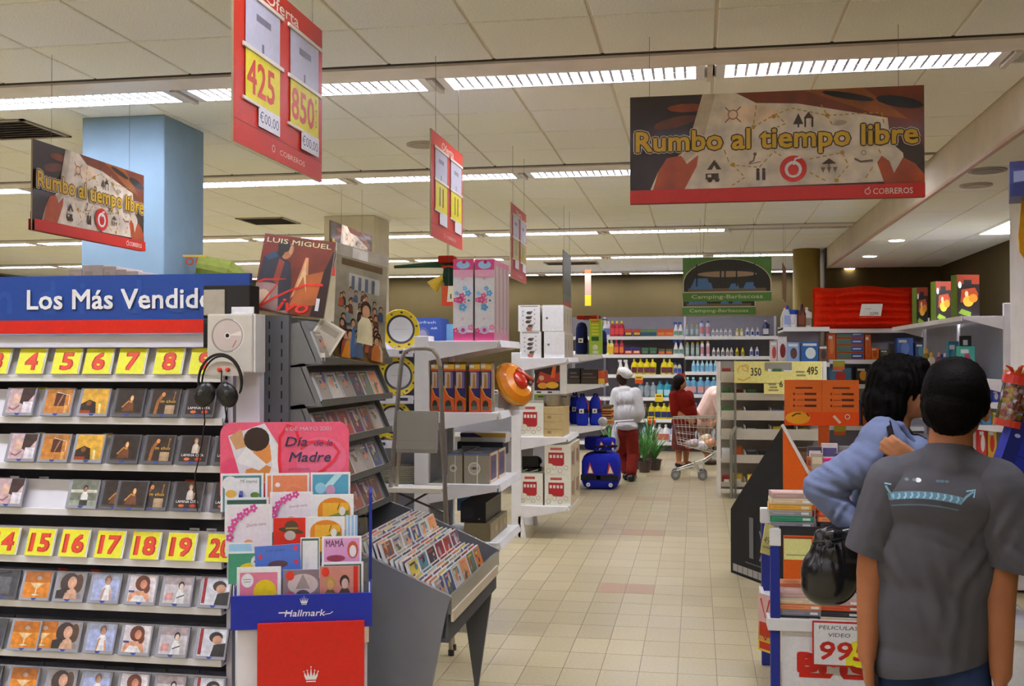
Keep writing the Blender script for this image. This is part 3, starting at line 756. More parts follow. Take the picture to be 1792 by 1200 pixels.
b.poly([(w * .06, h * .78), (w * .34, h * 1.0 - .004), (w * .45, h * .62), (w * .47, 0), (w * .17, 0)], '#c9c6cc'); b.poly([(w * .07, h * .76), (w * .16, h * .9), (w * .2, h * .6), (w * .12, h * .55)], '#b98c62')
b.poly([(w * .18, h * .06), (w * .38, 0), (w * .44, h * .22), (w * .34, h * .3), (w * .2, h * .22)], '#c4803f'); b.oval(w * .33, h * .5, w * .075, h * .2, '#c98244', 14, rot=.5); b.oval(w * .28, h * .72, w * .1, h * .2, '#33261f', 16); b.poly([(w * .2, h * .6), (w * .36, h * .3), (w * .3, h * .2), (w * .12, h * .35)], '#d3d2d8')
b.poly([(w * .37, h * .88), (w * .43, h * .62), (w * .46, 0), (w * .36, 0), (w * .4, h * .3)], '#dcd9d9')
ht = [(.47, .04), (.455, .35), (.46, .75), (.52, .95), (.58, .9), (.62, .62)]
b.stroke([(w * x, h * y) for x, y in ht], .012, '#cf2533'); b.stroke([(w * x, h * y) for x, y in ((.62, .55), (.68, .66), (.78, .68), (.88, .62), (.92, .5), (.88, .35), (.8, .2), (.72, .1))], .011, '#d8303f')
b.text('6 DE MAYO 2001', w * .5, h * .86, .021, '#b5a8b0', width=w * .36, bold=.01)
b.text('Día', w * .5, h * .6, .052, '#3a3550', width=w * .17, shear=.3, bold=.012); b.text('de la', w * .72, h * .6, .036, '#4a3f5e', width=w * .15, shear=.3)
b.text('Madre', w * .53, h * .34, .055, '#3a3550', width=w * .32, shear=.3, bold=.012); b.text('para mamá', w * .53, h * .2, .016, '#6e4a62', width=w * .16, shear=.2)
obj('header_card', b, 'print', cs)
b = MB()
for k in range(5):
    Y = YC + .215 - .045 * k - sy0
    b.box(cl(399, 900, YC).x, cl(627, 900, YC).x, Y + .002, Y + .005, ZA(500, (866, 906, 942, 987, 1060)[k], YC + .2 - .045 * k) - .08, ZA(500, (866, 906, 942, 987, 1046)[k], YC + .2 - .045 * k) - .002, '#e4e6ee')
obj('tiers', b, 'clear', cs)
def flower(b, x, y, s, col):
    for k in range(5): b.oval(x + s * .55 * cos(1.26 * k), y + s * .55 * sin(1.26 * k), s * .5, s * .4, col, 8, rot=1.26 * k)
    b.oval(x, y, s * .25, s * .25, '#e9c9d8', 8)
def gcard(row, px0, px1, py0, py1, kind, lab, tilt=0.0, dy=0.0):
    Y = YC + .215 - .045 * row - dy
    p, q = P(px0, py1, Y=Y), P(px1, py0, Y=Y); w, h = q.x - p.x, q.z - p.z; lo = .05
    t = thing('greeting_card', lab, 'card', (p.x, Y - .004, p.z - lo), 0, 'greeting cards on the stand', rot=(0, tilt, 0))
    b = MB(); b.box(0, w, 0, .003, 0, h + lo, '#e2dfe4'); b.frame((0, -.0002, lo), (1, 0, 0), (0, 0, 1), .0004)
    m = w * .05
    if kind == 'spring': b.rect(m, w - m, -lo, h - m, '#4b7d86'); b.rect(m * 2, w - 2 * m, -lo, h - 2 * m, '#dcd9d4'); b.oval(w * .22, h * .6, w * .18, h * .3, '#f2f2f2', 12); b.oval(w * .24, h * .2, w * .13, h * .16, '#dba94f', 12); b.oval(w * .8, h * .14, w * .11, h * .12, '#5a7d3a', 10); b.text('Mi mamá', w * .45, h * .62, h * .2, '#777', width=w * .4, shear=.3)
    elif kind == 'salmon': b.rect(m, w - m, -lo, h - m, '#d67f58'); b.oval(w * .28, h * .5, w * .06, h * .1, '#f0dcd0', 10); b.oval(w * .45, h * .12, w * .06, h * .1, '#f0dcd0', 10); b.stroke([(w * .4, h * .2), (w * .6, h * .5), (w * .9, h * .3)], .002, '#e0a080'); b.rect(w * .13, w * .17, h * .2, h * .9, '#e9cbb9')
    elif kind == 'teal': b.rect(m, w - m, -lo, h - m, '#4f93ab'); b.poly([(w * .3, h * .3), (w * .6, h * .9), (w * .8, h * .9), (w * .5, h * .3)], '#a9d0dc'); b.oval(w * .5, h * .2, w * .12, h * .25, '#b98ba5', 12); b.oval(w * .25, h * .3, w * .14, h * .25, '#8bbccb', 12)
    elif kind == 'bloom':
        b.rect(m, w - m, -lo, h - m, '#e0ccd6')
        for x, y in ((.6, .95), (.45, .86), (.32, .75), (.2, .6), (.13, .42), (.1, .2)): flower(b, w * x, h * y - h * .05, w * .085, '#c2488a')
        b.text('Querida mamá', w * .45, h * .42, h * .12, '#8a5a70', width=w * .42, rot=.08, shear=.2); b.oval(w * .5, h * .0, w * .1, h * .1, '#c98d5a', 10)
    elif kind == 'gold': b.oval(w * .52, h * .35, w * .4, h * .5, '#c97a24', 20); b.rect(w * .12, w * .92, -lo, h * .35, '#c97a24'); b.rect(w * .24, w * .88, -lo, h * .62, '#d8a235'); b.poly([(w * .3, 0), (w * .88, h * .3), (w * .88, 0)], '#6a7d3a'); b.oval(w * .72, h * .25, w * .08, h * .2, '#e6dccb', 10); b.stroke([(w * .6, h * .3), (w * .66, h * .6)], .003, '#4b3a20')
    elif kind == 'hat': b.rect(0, w, -lo, h, '#c52c1c'); b.oval(w * .55, h * .42, w * .4, h * .12, '#4a3a2c', 14, rot=-.15); b.oval(w * .56, h * .6, w * .22, h * .28, '#55432f', 14); b.rect(w * .38, w * .76, h * .5, h * .56, '#a8904e'); b.oval(w * .52, h * .2, w * .18, h * .22, '#b5aca8', 12)
    elif kind == 'stripe':
        b.rect(0, w, -lo, h, '#8fb0cc')
        for k in range(3): b.rect(w * (.1 + .3 * k), w * (.2 + .3 * k), -lo, h, '#d6e2ec')
    elif kind == 'green': b.rect(0, w, -lo, h - m, '#3f8a6c'); b.oval(w * .6, 0, w * .32, h * .4, '#d6b81e', 16); b.oval(w * .85, h * .45, w * .22, h * .38, '#d5d3d8', 14); b.rect(w * .72, w * .98, h * .4, h * .5, '#555')
    elif kind == 'blue': b.rect(0, w, -lo, h, '#4a6ab8'); [b.oval(w * x, h * y, w * .045, h * .12, '#c8384a', 10) for x, y in ((.12, .5), (.9, .8), (.9, .15))]; b.oval(w * .5, h * .1, w * .22, h * .18, '#5a4048', 12); b.text('a mi madre', w * .25, h * .72, h * .14, '#2d4286', width=w * .4)
    elif kind == 'mama': b.rect(m, w - m, -lo, h - m, '#c78fb8'); b.text('MAMÁ', w * .1, h * .62, h * .34, '#5d4258', width=w * .45, bold=.02); b.oval(w * .78, h * .5, w * .14, h * .32, '#b5543e', 14); b.oval(w * .78, h * .45, w * .09, h * .22, '#d9cfd0', 12); b.oval(w * .35, h * .2, w * .24, h * .12, '#8e3a4e', 12)
    elif kind == 'pink': b.rect(m * 1.4, w - m * 1.6, -lo, h - m * 2.4, '#c9718c'); b.oval(w * .64, h * .28, w * .26, h * .36, '#d9b81c', 20); b.oval(w * .24, h * .62, w * .14, h * .2, '#e6e0e2', 14); b.stroke([(w * .15, h * .65), (w * .33, h * .65)], .002, '#666'); b.stroke([(w * .17, h * .58), (w * .31, h * .58)], .002, '#666'); b.poly([(w * .2, 0), (w * .25, h * .22), (w * .3, 0)], '#e4d8dc'); b.oval(w * .6, h * .08, w * .08, h * .12, '#e9e4e0', 10)
    elif kind == 'umbrella': b.rect(0, w, -lo, h, '#7d6a70'); b.oval(w * .55, h * .5, w * .42, h * .36, '#b5a6a4', 18); b.poly([(w * .55, h * .86), (w * .35, h * .35), (w * .75, h * .35)], '#8d807e'); b.oval(w * .55, h * .12, w * .2, h * .2, '#4c4950', 12); b.oval(w * .2, h * .8, w * .12, h * .16, '#cc3426', 10); b.oval(w * .2, h * .1, w * .16, h * .18, '#a8546a', 10)
    elif kind == 'children': b.rect(0, w, -lo, h, '#b5776c'); b.rect(w * .84, w * .95, -lo, h, '#c2271a'); man(b, w * .26, -lo, h * 1.1, '#6a5836', '#b58a5e', '#a58a3c'); man(b, w * .62, -lo, h * 1.15, '#463f36', '#b59a92', '#3b2a26'); b.oval(w * .14, h * .82, w * .1, h * .16, '#cc3426', 10)
    elif kind == 'frame': b.rect(m, w - m, -lo, h - m, '#3f5e50'); b.rect(m * 2, w - 2 * m, -lo, h - 3 * m, '#d8d8d8')
    elif kind == 'sky': b.rect(m, w - m, -lo, h - m, '#8db6d0')
    obj('printed_front', b, 'print', t)
for a in ((0, 400, 473, 825, 867, 'spring', 'white card with daisies and a teal frame, top row of the card stand'),
          (0, 476, 553, 827, 866, 'salmon', 'salmon orange greeting card, top row of the card stand'),
          (0, 555, 626, 828, 866, 'teal', 'blue swirling greeting card, top row of the card stand'),
          (1, 401, 476, 867, 905, 'frame', 'white card with a dark green border, second row of the card stand'),
          (1, 478, 553, 860, 905, 'bloom', 'pale card with magenta flowers, middle of the second row'),
          (1, 553, 626, 867, 905, 'gold', 'white card with a golden arched picture, second row right'),
          (2, 396, 476, 879, 943, 'bloom', 'large pale card with magenta flowers, third row of the card stand'),
          (2, 478, 534, 905, 942, 'hat', 'red greeting card with a figure in a hat, third row'),
          (2, 534, 604, 906, 942, 'gold', 'golden arched picture card, third row beside the red hat card'),
          (2, 605, 627, 905, 940, 'stripe', 'narrow blue striped card at the end of the third row'),
          (3, 394, 437, 944, 987, 'sky', 'light blue card, back left of the fourth row'),
          (3, 394, 455, 960, 990, 'green', 'green card with a yellow disc and speech bubble, fourth row', 0, .008),
          (3, 440, 519, 954, 988, 'blue', 'blue greeting card with red dots, tilted in the fourth row', -.05, .016),
          (3, 519, 553, 941, 988, 'frame', 'small white card with green frame, middle of the fourth row'),
          (3, 557, 628, 942, 988, 'mama', 'lilac greeting card reading MAMÁ, fourth row right'),
          (4, 550, 625, 988, 1046, 'frame', 'white card with a green border, back of the bottom row'),
          (4, 402, 478, 988, 1046, 'pink', 'pink card with a yellow disc and speech bubble, bottom row left', 0, .006),
          (4, 481, 545, 997, 1046, 'umbrella', 'grey and pink umbrella picture card, middle of the bottom row', 0, .006),
          (4, 545, 617, 995, 1046, 'children', 'reddish card of two children, bottom row right', 0, .012)):
    gcard(*a)
# the whole card stand is turned a little towards the aisle
def turn(root, cx, cy, a, sx=1.0):
    q = Matrix.Rotation(a, 4, 'Z'); v = Vector((root.location.x - cx, root.location.y - cy, 0)); v.x *= sx; v = q @ v
    root.location = (cx + v.x, cy + v.y, root.location.z); root.rotation_euler.z += a; root.scale.x *= sx
for o in list(COL.objects):
    if o.parent is None and o.get('group') == 'greeting cards on the stand': turn(o, sx0, sy0, R(17), .93)
turn(cs, sx0, sy0, R(17), .93)
# ------------------------------------------------------------------ helpers for goods
def carton(name, label, cat, px0, px1, pyb, pyt, Y, depth, col, art=None, side=None, top=None, group=None, m='print', z=None, rz=0.0, bev=.003, back=False):
    """a box whose near face the photograph shows at these pixels, at distance Y; art/side print on the front and on its +X side"""
    a, c = P(px0, pyb, Y=Y), P(px1, pyt, Y=Y); zz = a.z if z is None else z
    w, h = c.x - a.x, c.z - a.z
    t = thing(name, label, cat, (a.x + w / 2, Y + depth / 2, zz), rz, group)
    b = MB(); b.box(-w / 2, w / 2, -depth / 2, depth / 2, 0, h, col, bev=bev)
    obj('box', b, 'card', t)
    if art or side or top:
        b = MB()
        if art: b.frame((-w / 2, -depth / 2, 0), (1, 0, 0), (0, 0, 1)); art(b, w, h)
        if side: b.frame((w / 2, -depth / 2, 0), (0, 1, 0), (0, 0, 1)); side(b, depth, h)
        if top: b.frame((-w / 2, -depth / 2, h), (1, 0, 0), (0, 1, 0)); top(b, w, depth)
        obj('printed_panel', b, m, t)
    return t
def plain(c, c2=None, s='', ink='#333'):
    def f(b, w, h):
        b.rect(w * .04, w * .96, h * .04, h * .96, c)
        if c2: b.rect(w * .04, w * .96, h * .55, h * .8, c2)
        if s: b.text(s, w / 2, h * .3, h * .2, ink, width=w * .6, center=True, bold=.02)
    return f
# ------------------------------------------------------------------ grey CD rack with browser bin
Y0, Y1 = 4.16, 5.22
xb = XA(457, Y0); xp = XA(505, Y0)
xf = P(790, 1045, Y=Y0).x
DG = '#5b5c5e'
rk = thing('cd_rack', 'dark grey music rack with sloping shelves above a browser bin', 'rack', ((xb + xf) / 2, (Y0 + Y1) / 2, 0))
rx, ry = (xb + xf) / 2, (Y0 + Y1) / 2
def bx_(*a, col=DG, b=None, **k):
    b = b or MB(); b.box(a[0] - rx, a[1] - rx, a[2] - ry, a[3] - ry, a[4], a[5], col, **k); return b
ztop = ZA(470, 552, Y0)
for yy in (Y0, Y1 - .03):
    b = bx_(xb, xp, yy, yy + .03, 0, ztop)
    for xs in (.3, .75):
        z = .6
        while z < ztop - .05:
            xq = xb + (xp - xb) * xs
            b.box(xq - .003 - rx, xq + .003 - rx, yy - .0008 - ry, yy + .002 - ry, z, z + .032, '#1b1b1c'); z += .058
    obj('upright', b, 'matte', rk)
obj('back_panel', bx_(xb + .02, xb + .05, Y0 + .03, Y1 - .03, .1, ztop, col='#4e4f51'), 'matte', rk)
lipz = [P(640, y, X=-1.56).z for y in (631, 695, 757, 824, 886)]
XLIP = -1.53
for z in lipz:
    b = MB()
    b.prism([(XLIP - rx, z - .012), (XLIP - rx, z + .014), (XLIP + .004 - rx, z + .014), (XLIP + .004 - rx, z - .016), (xp - rx - .02, z - .03), (xp - rx - .02, z - .02)], 'y', Y0 + .02 - ry, Y1 - .02 - ry, '#55554f')
    b.prism([(XLIP - .03 - rx, z), (XLIP - .026 - rx, z), (XLIP - .10 - rx, z + .17), (XLIP - .104 - rx, z + .17)], 'y', Y0 + .02 - ry, Y1 - .02 - ry, '#696a6a')
    for yy in (Y0 + .02, Y1 - .026):
        b.prism([(XLIP - rx, z - .012), (XLIP - .075 - rx, z + .165), (xp - rx - .03, z + .15), (xp - rx - .03, z - .03)], 'y', yy - ry, yy + .006 - ry, '#6b6c69')
    obj('shelf', b, 'paint', rk)
zlip = P(788, 1043, Y=Y0).z
na = P(637, 968, Y=Y0); fb = P(761, 1200, Y=Y0)
def slope(yy):
    b = MB(); xk = xf - .03
    b.prism([(xb - rx, 0.0), (xf - .14 - rx, 0.0), (xf - .02 - rx, zlip - .07), (xf - rx, zlip), (na.x - rx, na.z), (xp - rx - .03, na.z + .12), (xb - rx, na.z + .12)], 'y', yy - ry, yy + .022 - ry, '#66676b'); return b
obj('side_panel', slope(Y0 - .012), 'gloss', rk);
fp = [P(px, py, Y=Y1) for px, py in ((812, 1060), (831, 1200), (838, 1200))]
b = MB(); yy = Y1 - .01
b.prism([(xp - rx, na.z - .1), (fp[0].x - rx, fp[0].z), (fp[1].x - rx, 0), (fp[2].x - rx, 0), (xf - .02 - rx, zlip - .07), (xf - rx, zlip), (na.x - rx, na.z), (xp - rx - .03, na.z + .12), (xp - .1 - rx, na.z + .12)], 'y', yy - ry, yy + .022 - ry, '#66676b'); obj('side_panel', b, 'gloss', rk)
b = bx_(xf - .016, xf - .002, Y0 + .01, Y1 - .01, zlip - .075, zlip - .004, col='#64645f'); obj('front_board', b, 'gloss', rk)
b = bx_(xf - .004, xf + .006, Y0 + .01, Y1 - .08, zlip - .105, zlip - .062, col='#b9ae97'); obj('price_rail', b, 'paint', rk)
b = bx_(xf - .30, xf - .016, Y0 + .01, Y1 - .01, zlip - .19, zlip - .175, col='#4b4c4e')
b.prism([(xf - .016 - rx, zlip - .175), (xf - .016 - rx, zlip - .06), (xf - .02 - rx, zlip - .06), (xf - .03 - rx, zlip - .175)], 'y', Y0 + .01 - ry, Y1 - .01 - ry, '#4b4c4e')
b.prism([(xp - rx, na.z - .1), (xf - .29 - rx, zlip - .19), (xf - .29 - rx, zlip - .175), (xp - rx, na.z - .08)], 'y', Y0 + .01 - ry, Y1 - .01 - ry, '#4b4c4e'); obj('bin_floor', b, 'matte', rk)
# CDs on the sloping shelves: fronts face the aisle
cd_cols = ['#8c8577', '#8f8a80', '#6e6457', '#2e2a28', '#857a5e', '#7b3f2c', '#9a8f7d', '#5a5550', '#b06a35', '#a8483a', '#46434a', '#9a8d6b', '#6d6f78', '#8a5a4a']
acol = ['#9a8f80', '#c9732c', '#a83428', '#3f4a7a', '#c9b13a', '#6b2f52', '#c4bdb0', '#4f7a86', '#7a4a2b', '#d08a5a', '#2f3038', '#a89a8c', '#5c6b4a', '#8b1f2c']
fr = []
for k in range(14):
    b = MB(); b.box(-CT / 2, CT / 2, 0, CW, 0, CH, '#aeaaa2', bev=.001)
    b.box(-CT / 2, CT / 2, -.0005, .009, .001, CH - .001, '#d9d9dc')
    b.frame((CT / 2, .014, .006), (0, 1, 0), (0, 0, 1), .0004)
    b.rect(0, .122, 0, .116, acol[k]); r2 = random.Random(k)
    for q in range(5):
        x, y = r2.uniform(.01, .09), r2.uniform(.01, .09)
        (b.rect(x, x + r2.uniform(.01, .03), y, y + r2.uniform(.01, .025), acol[(k * 3 + q * 5 + 2) % 14]) if q % 2 else b.oval(x + .01, y + .01, r2.uniform(.008, .025), r2.uniform(.01, .03), acol[(k + q * 4 + 1) % 14], 10))
    b.rect(.01, .09, .1, .108, acol[(k + 6) % 14])
    me = b.mesh('cd_case'); me.materials.append(MATS['print']); fr.append(me)
cword = ['beige', 'orange', 'red', 'navy', 'yellow', 'plum', 'cream', 'teal', 'brown', 'peach', 'black', 'stone grey', 'olive', 'crimson']
def facing_cd(k, x, y, z, tilt, lab, grp):
    o = bpy.data.objects.new('cd_case', fr[k]); COL.objects.link(o)
    o.location = (x, y, z); o.rotation_euler = (0, tilt, 0); return tag(o, lab, 'CD', grp)
for s, z in enumerate(lipz):
    y = Y0 + .05; q = 0
    while y < Y1 - .17:
        k = (s * 5 + q * 3 + (1 if s > 2 else 0)) % 14
        if s < 2: k = (0, 6, 0, 10, 12, 9, 0)[q % 7]
        for d in range(4 if q == 0 else 2):
            facing_cd(k, XLIP - .014 - d * .014, y + rnd.uniform(-.004, .004), z + .006 + d * .001, -.4, cword[k] + ' CD ' + ('facing the aisle' if d == 0 else 'tucked behind the front one') + ', grey rack ' + ORD[s] + ' shelf, place ' + NUMW[q + 1], 'CDs on the sloping shelves of the grey rack')
        y += .148; q += 1
# three stepped rows in the browser bin
nrow = 3
for s in range(nrow):
    fx_ = (s + .5) / nrow
    xr0 = xf - .05 - s * (xf - .05 - na.x + .02) / nrow
    zr0 = zlip - .075 + s * (na.z - zlip + .06) / nrow
    y = Y0 + .04; q = 0
    while y < Y1 - .16:
        for d in range(6):
            k = (s * 4 + q * 3 + d * (d > 0)) % 14
            facing_cd(k, xr0 - d * .0215, y + rnd.uniform(-.004, .004), zr0 + d * .003, -.32, cword[k] + ' CD ' + ('at the front' if d == 0 else ORD[d] + ' behind the front') + ', bin row ' + NUMW[s + 1] + ' from the aisle, column ' + NUMW[q + 1], 'CDs in the browser bin')
        y += .149; q += 1
# ---- posters propped on the rack
def poster(label, TL, TR, BL, Yt, Yb, YtR, thick, draw, group=None, m='photobig', wavy=0.0):
    tl, tr, bl = P(*TL, Y=Yt), P(*TR, Y=YtR), P(*BL, Y=Yb)
    u = tr - tl; v = tl - bl; w, h = u.length, v.length
    t = thing('poster', label, 'poster', bl, 0, group)
    n = u.normalized().cross(v.normalized()).normalized()
    b = MB(); vs = []
    for k in range(2):
        o = -n * thick * k
        vs += [o, u + o, u + v + o, v + o]
    b.add(vs, [(0, 1, 2, 3), (7, 6, 5, 4), (0, 4, 5, 1), (1, 5, 6, 2), (2, 6, 7, 3), (3, 7, 4, 0)], '#cfc8b4'); obj('board', b, 'card', t)
    b = MB(); b.frame((0, 0, 0), u, v - u.normalized() * 0, .0006)
    b.fr = (Vector((0, 0, 0)), u.normalized(), v.normalized(), n, .00015)
    draw(b, w, h); obj('printed_face', b, m, t)
    return t
def art_singer(b, w, h):
    b.rect(0, w, 0, h, '#742c12'); b.poly([(0, h), (0, h * .6), (w * .25, h * .75), (w * .45, h)], '#7a2110'); b.poly([(w * .8, 0), (w, 0), (w, h * .9), (w * .9, h * .6)], '#2a0e08')
    b.poly([(w * .5, h * .2), (w * .62, h * .75), (w * .66, h * .75), (w * .72, h * .3), (w * .68, h * .35), (w * .64, h * .6), (w * .58, h * .3)], '#c98a5a'); b.poly([(w * .5, h * .1), (w * .85, h * .15), (w * .9, h * .6), (w * .6, h * .5)], '#a85a26'); b.poly([(w * .55, h * .3), (w * .63, h * .7), (w * .70, h * .3), (w * .63, h * .5)], '#e0b080')
    b.poly([(0, h * .05), (0, h * .35), (w * .4, h * .4), (w * .5, 0)], '#9a7a72'); b.oval(w * .12, h * .18, w * .1, h * .1, '#c9a98a', 12)
    b.poly([(w * .02, h * .38), (w * .04, h * .7), (w * .2, h * .78), (w * .42, h * .66), (w * .48, h * .4), (w * .5, h * .05), (w * .36, h * .02), (w * .3, h * .36)], '#2b2a38'); b.poly([(w * .22, h * .4), (w * .26, h * .7), (w * .34, h * .66), (w * .3, h * .35)], '#8a3a24')
    b.poly([(w * .05, h * .7), (w * .18, h * .79), (w * .24, h * .72), (w * .12, h * .66)], '#2d4a66')
    b.oval(w * .36, h * .8, w * .075, h * .11, '#b5764f', 14, rot=-.3); b.oval(w * .3, h * .86, w * .09, h * .08, '#1f1614', 14); b.oval(w * .27, h * .8, w * .05, h * .08, '#1f1614', 12); b.oval(w * .40, h * .82, w * .025, h * .06, '#d49a72', 8)
    b.text('LUIS MIGUEL', w * .05, h * .895, h * .088, '#dccf9e', width=w * .9, bold=.015)
    b.stroke([(w * .02, h * .36), (w * .1, h * .4), (w * .25, h * .42), (w * .4, h * .44)], [h * .02, h * .025, h * .022, h * .008], '#d22a14')
    b.stroke([(w * .3, h * .38), (w * .2, h * .22), (w * .1, h * .05)], [.004, .006, .009], '#d22a14'); b.stroke([(w * .08, h * .03), (w * .25, h * .16), (w * .48, h * .3), (w * .7, h * .4), (w * .92, h * .42)], [.012, .01, .009, .008, .012], '#d22a14')
    b.text('ivo', w * .34, h * .03, h * .24, '#d22a14', width=w * .4, shear=.45, bold=.02)
    b.rect(w * .86, w * .91, h * .08, h * .24, '#e9e4e0')
art_s = poster('square poster of a man in a dark jacket, red lettering, atop the grey rack', (464, 408), (588, 424), (440, 541), 4.30, 4.22, 4.36, .02, art_singer)
def art_crowd(b, w, h):
    b.rect(0, w, 0, h, '#8d8672'); b.rect(0, w, h * .9, h, '#a59f92'); b.rect(w * .1, w * .9, h * .82, h * .88, '#5f4e34'); b.rect(0, w, 0, h * .16, '#7b6138'); b.rect(w * .25, w * .85, h * .62, h * .76, '#a8a69e')
    for k in range(4): b.rect(w * (.3 + .13 * k), w * (.36 + .13 * k), h * .62, h * .74, '#5d6470')
    b.rect(w * .3, w * .6, h * .9, h * .99, '#d2cfc8')
    r2 = random.Random(3)
    for q in range(40):
        yy = .62 - .5 * (q / 40.0); x = r2.uniform(.1, .88); s = .10 + .14 * (q / 40.0)
        man(b, w * x, h * max(.02, yy - s * .8), h * s, ['#8a8478', '#5c3a2c', '#46546c', '#b5a894', '#a8642e', '#3a3632', '#9a4a30', '#6f7a86'][q % 8], '#a87f5e', '#3a2c22')
    man(b, w * .55, h * .15, h * .38, '#b9b08c', '#a87f5e', '#3a2c22'); b.poly([(w * .12, 0), (w * .3, 0), (w * .26, h * .16), (w * .2, h * .14)], '#c9822a'); b.poly([(w * .28, h * .02), (w * .36, 0), (w * .36, h * .3), (w * .3, h * .25)], '#3f5f86')
art_c = poster('tall pale poster of a street crowd beside the singer poster', (590, 424), (679, 449), (582, 622), 4.42, 4.36, 4.62, .006, art_crowd)
# loose booklet and its price tag on the rack's top shelf
b = MB(); b.box(-.06, .06, -.006, .006, 0, .13, '#c9c3b2', bev=.002); b.frame((-.05, -.0062, .01), (1, 0, 0), (0, 0, 1)); b.rect(0, .1, 0, .11, '#a8a08c'); b.rect(.01, .09, .07, .1, '#8b8371')
p = P(556, 612, Y=4.30); o = tag(obj('booklet', b, 'print', loc=p, rot=(-.1, .55, .3)), 'tilted beige booklet on the top shelf under the singer poster', 'booklet')
b = MB(); b.box(0, .032, -.002, 0, 0, .034, '#d2cdbf'); b.frame((.004, -.0021, .01), (1, 0, 0), (0, 0, 1)); b.rect(0, .022, 0, .003, '#777'); p = P(556, 632, Y=4.2); o = tag(obj('price_tag', b, 'print', loc=p), 'small cream price tag at the near end of the top rack shelf', 'label')
# ------------------------------------------------------------------ folding step ladder
YL = 5.72
lx, ly = XA(733, YL), YL
lad = thing('step_ladder', 'folded grey metal step ladder standing behind the CD bin', 'ladder', (lx, ly, 0))
def lp(px, py, dy=0.0): p = P(px, py, Y=YL); return (p.x - lx, dy, p.z)
GS = '#a29d92'
def foot(px, z=0.0): return (XA(px, YL) - lx, 0, z)
b = MB()
b.tube([foot(668, .01), lp(684, 845), lp(697, 690), lp(703, 628), lp(709, 614), lp(719, 610), lp(745, 609), lp(757, 612), lp(765, 622), lp(770, 640), lp(776, 780), lp(780, 900), foot(790, .01)], .0125, GS, 10); obj('frame', b, 'steel', lad)
b = MB()
b.tube([(foot(672)[0], .11, .01), lp(690, 845, .05), lp(701, 740, .03)], .011, GS, 8); b.tube([(foot(786)[0], .11, .01), lp(775, 845, .05), lp(768, 740, .03)], .011, GS, 8); obj('rear_leg', b, 'steel', lad)
b = MB(); a, c = lp(697, 789), lp(768, 719)
b.prism([(-.035, a[2]), (-.02, a[2]), (-.01, c[2]), (-.025, c[2])], 'x', a[0], c[0], '#9c998c'); b.box(a[0], c[0], -.04, -.02, a[2] - .006, a[2] + .014, '#8f8b80', bev=.003)
b.frame((0, -.0262, (a[2] + c[2]) / 2), (1, 0, 0), (0, .145, 1), .0008); hh = c[2] - a[2]
b.oval(0, -.01, .026, .016, '#55534e', 18);
for k in range(5): b.rect(a[0] + .01, c[0] - .01, -hh * .45 + k * hh * .22, -hh * .45 + k * hh * .22 + .002, '#8d897d')
obj('platform', b, 'paint', lad)
b = MB(); a, c = lp(684, 856), lp(776, 845); b.box(a[0], c[0], -.05, .12, a[2], a[2] + .012, '#a8a396'); b.box(a[0], c[0], -.056, -.046, a[2] - .012, a[2] + .016, '#cfc9b9', bev=.003); obj('step', b, 'paint', lad)
b = MB(); b.tube([lp(692, 862, .02), lp(776, 898, .02)], .006, '#55524c', 6); b.tube([lp(752, 860, .03), lp(700, 890, .03)], .006, '#55524c', 6); obj('brace', b, 'steel', lad)
for px, dy in ((668, 0), (790, 0), (672, .11), (786, .11)):
    b = MB(); b.lathe([(.017, 0), (.017, .03), (.014, .034)], '#2a2928', 10, Tm((XA(px, YL) - lx, dy, 0))); obj('rubber_foot', b, 'plastic', lad)
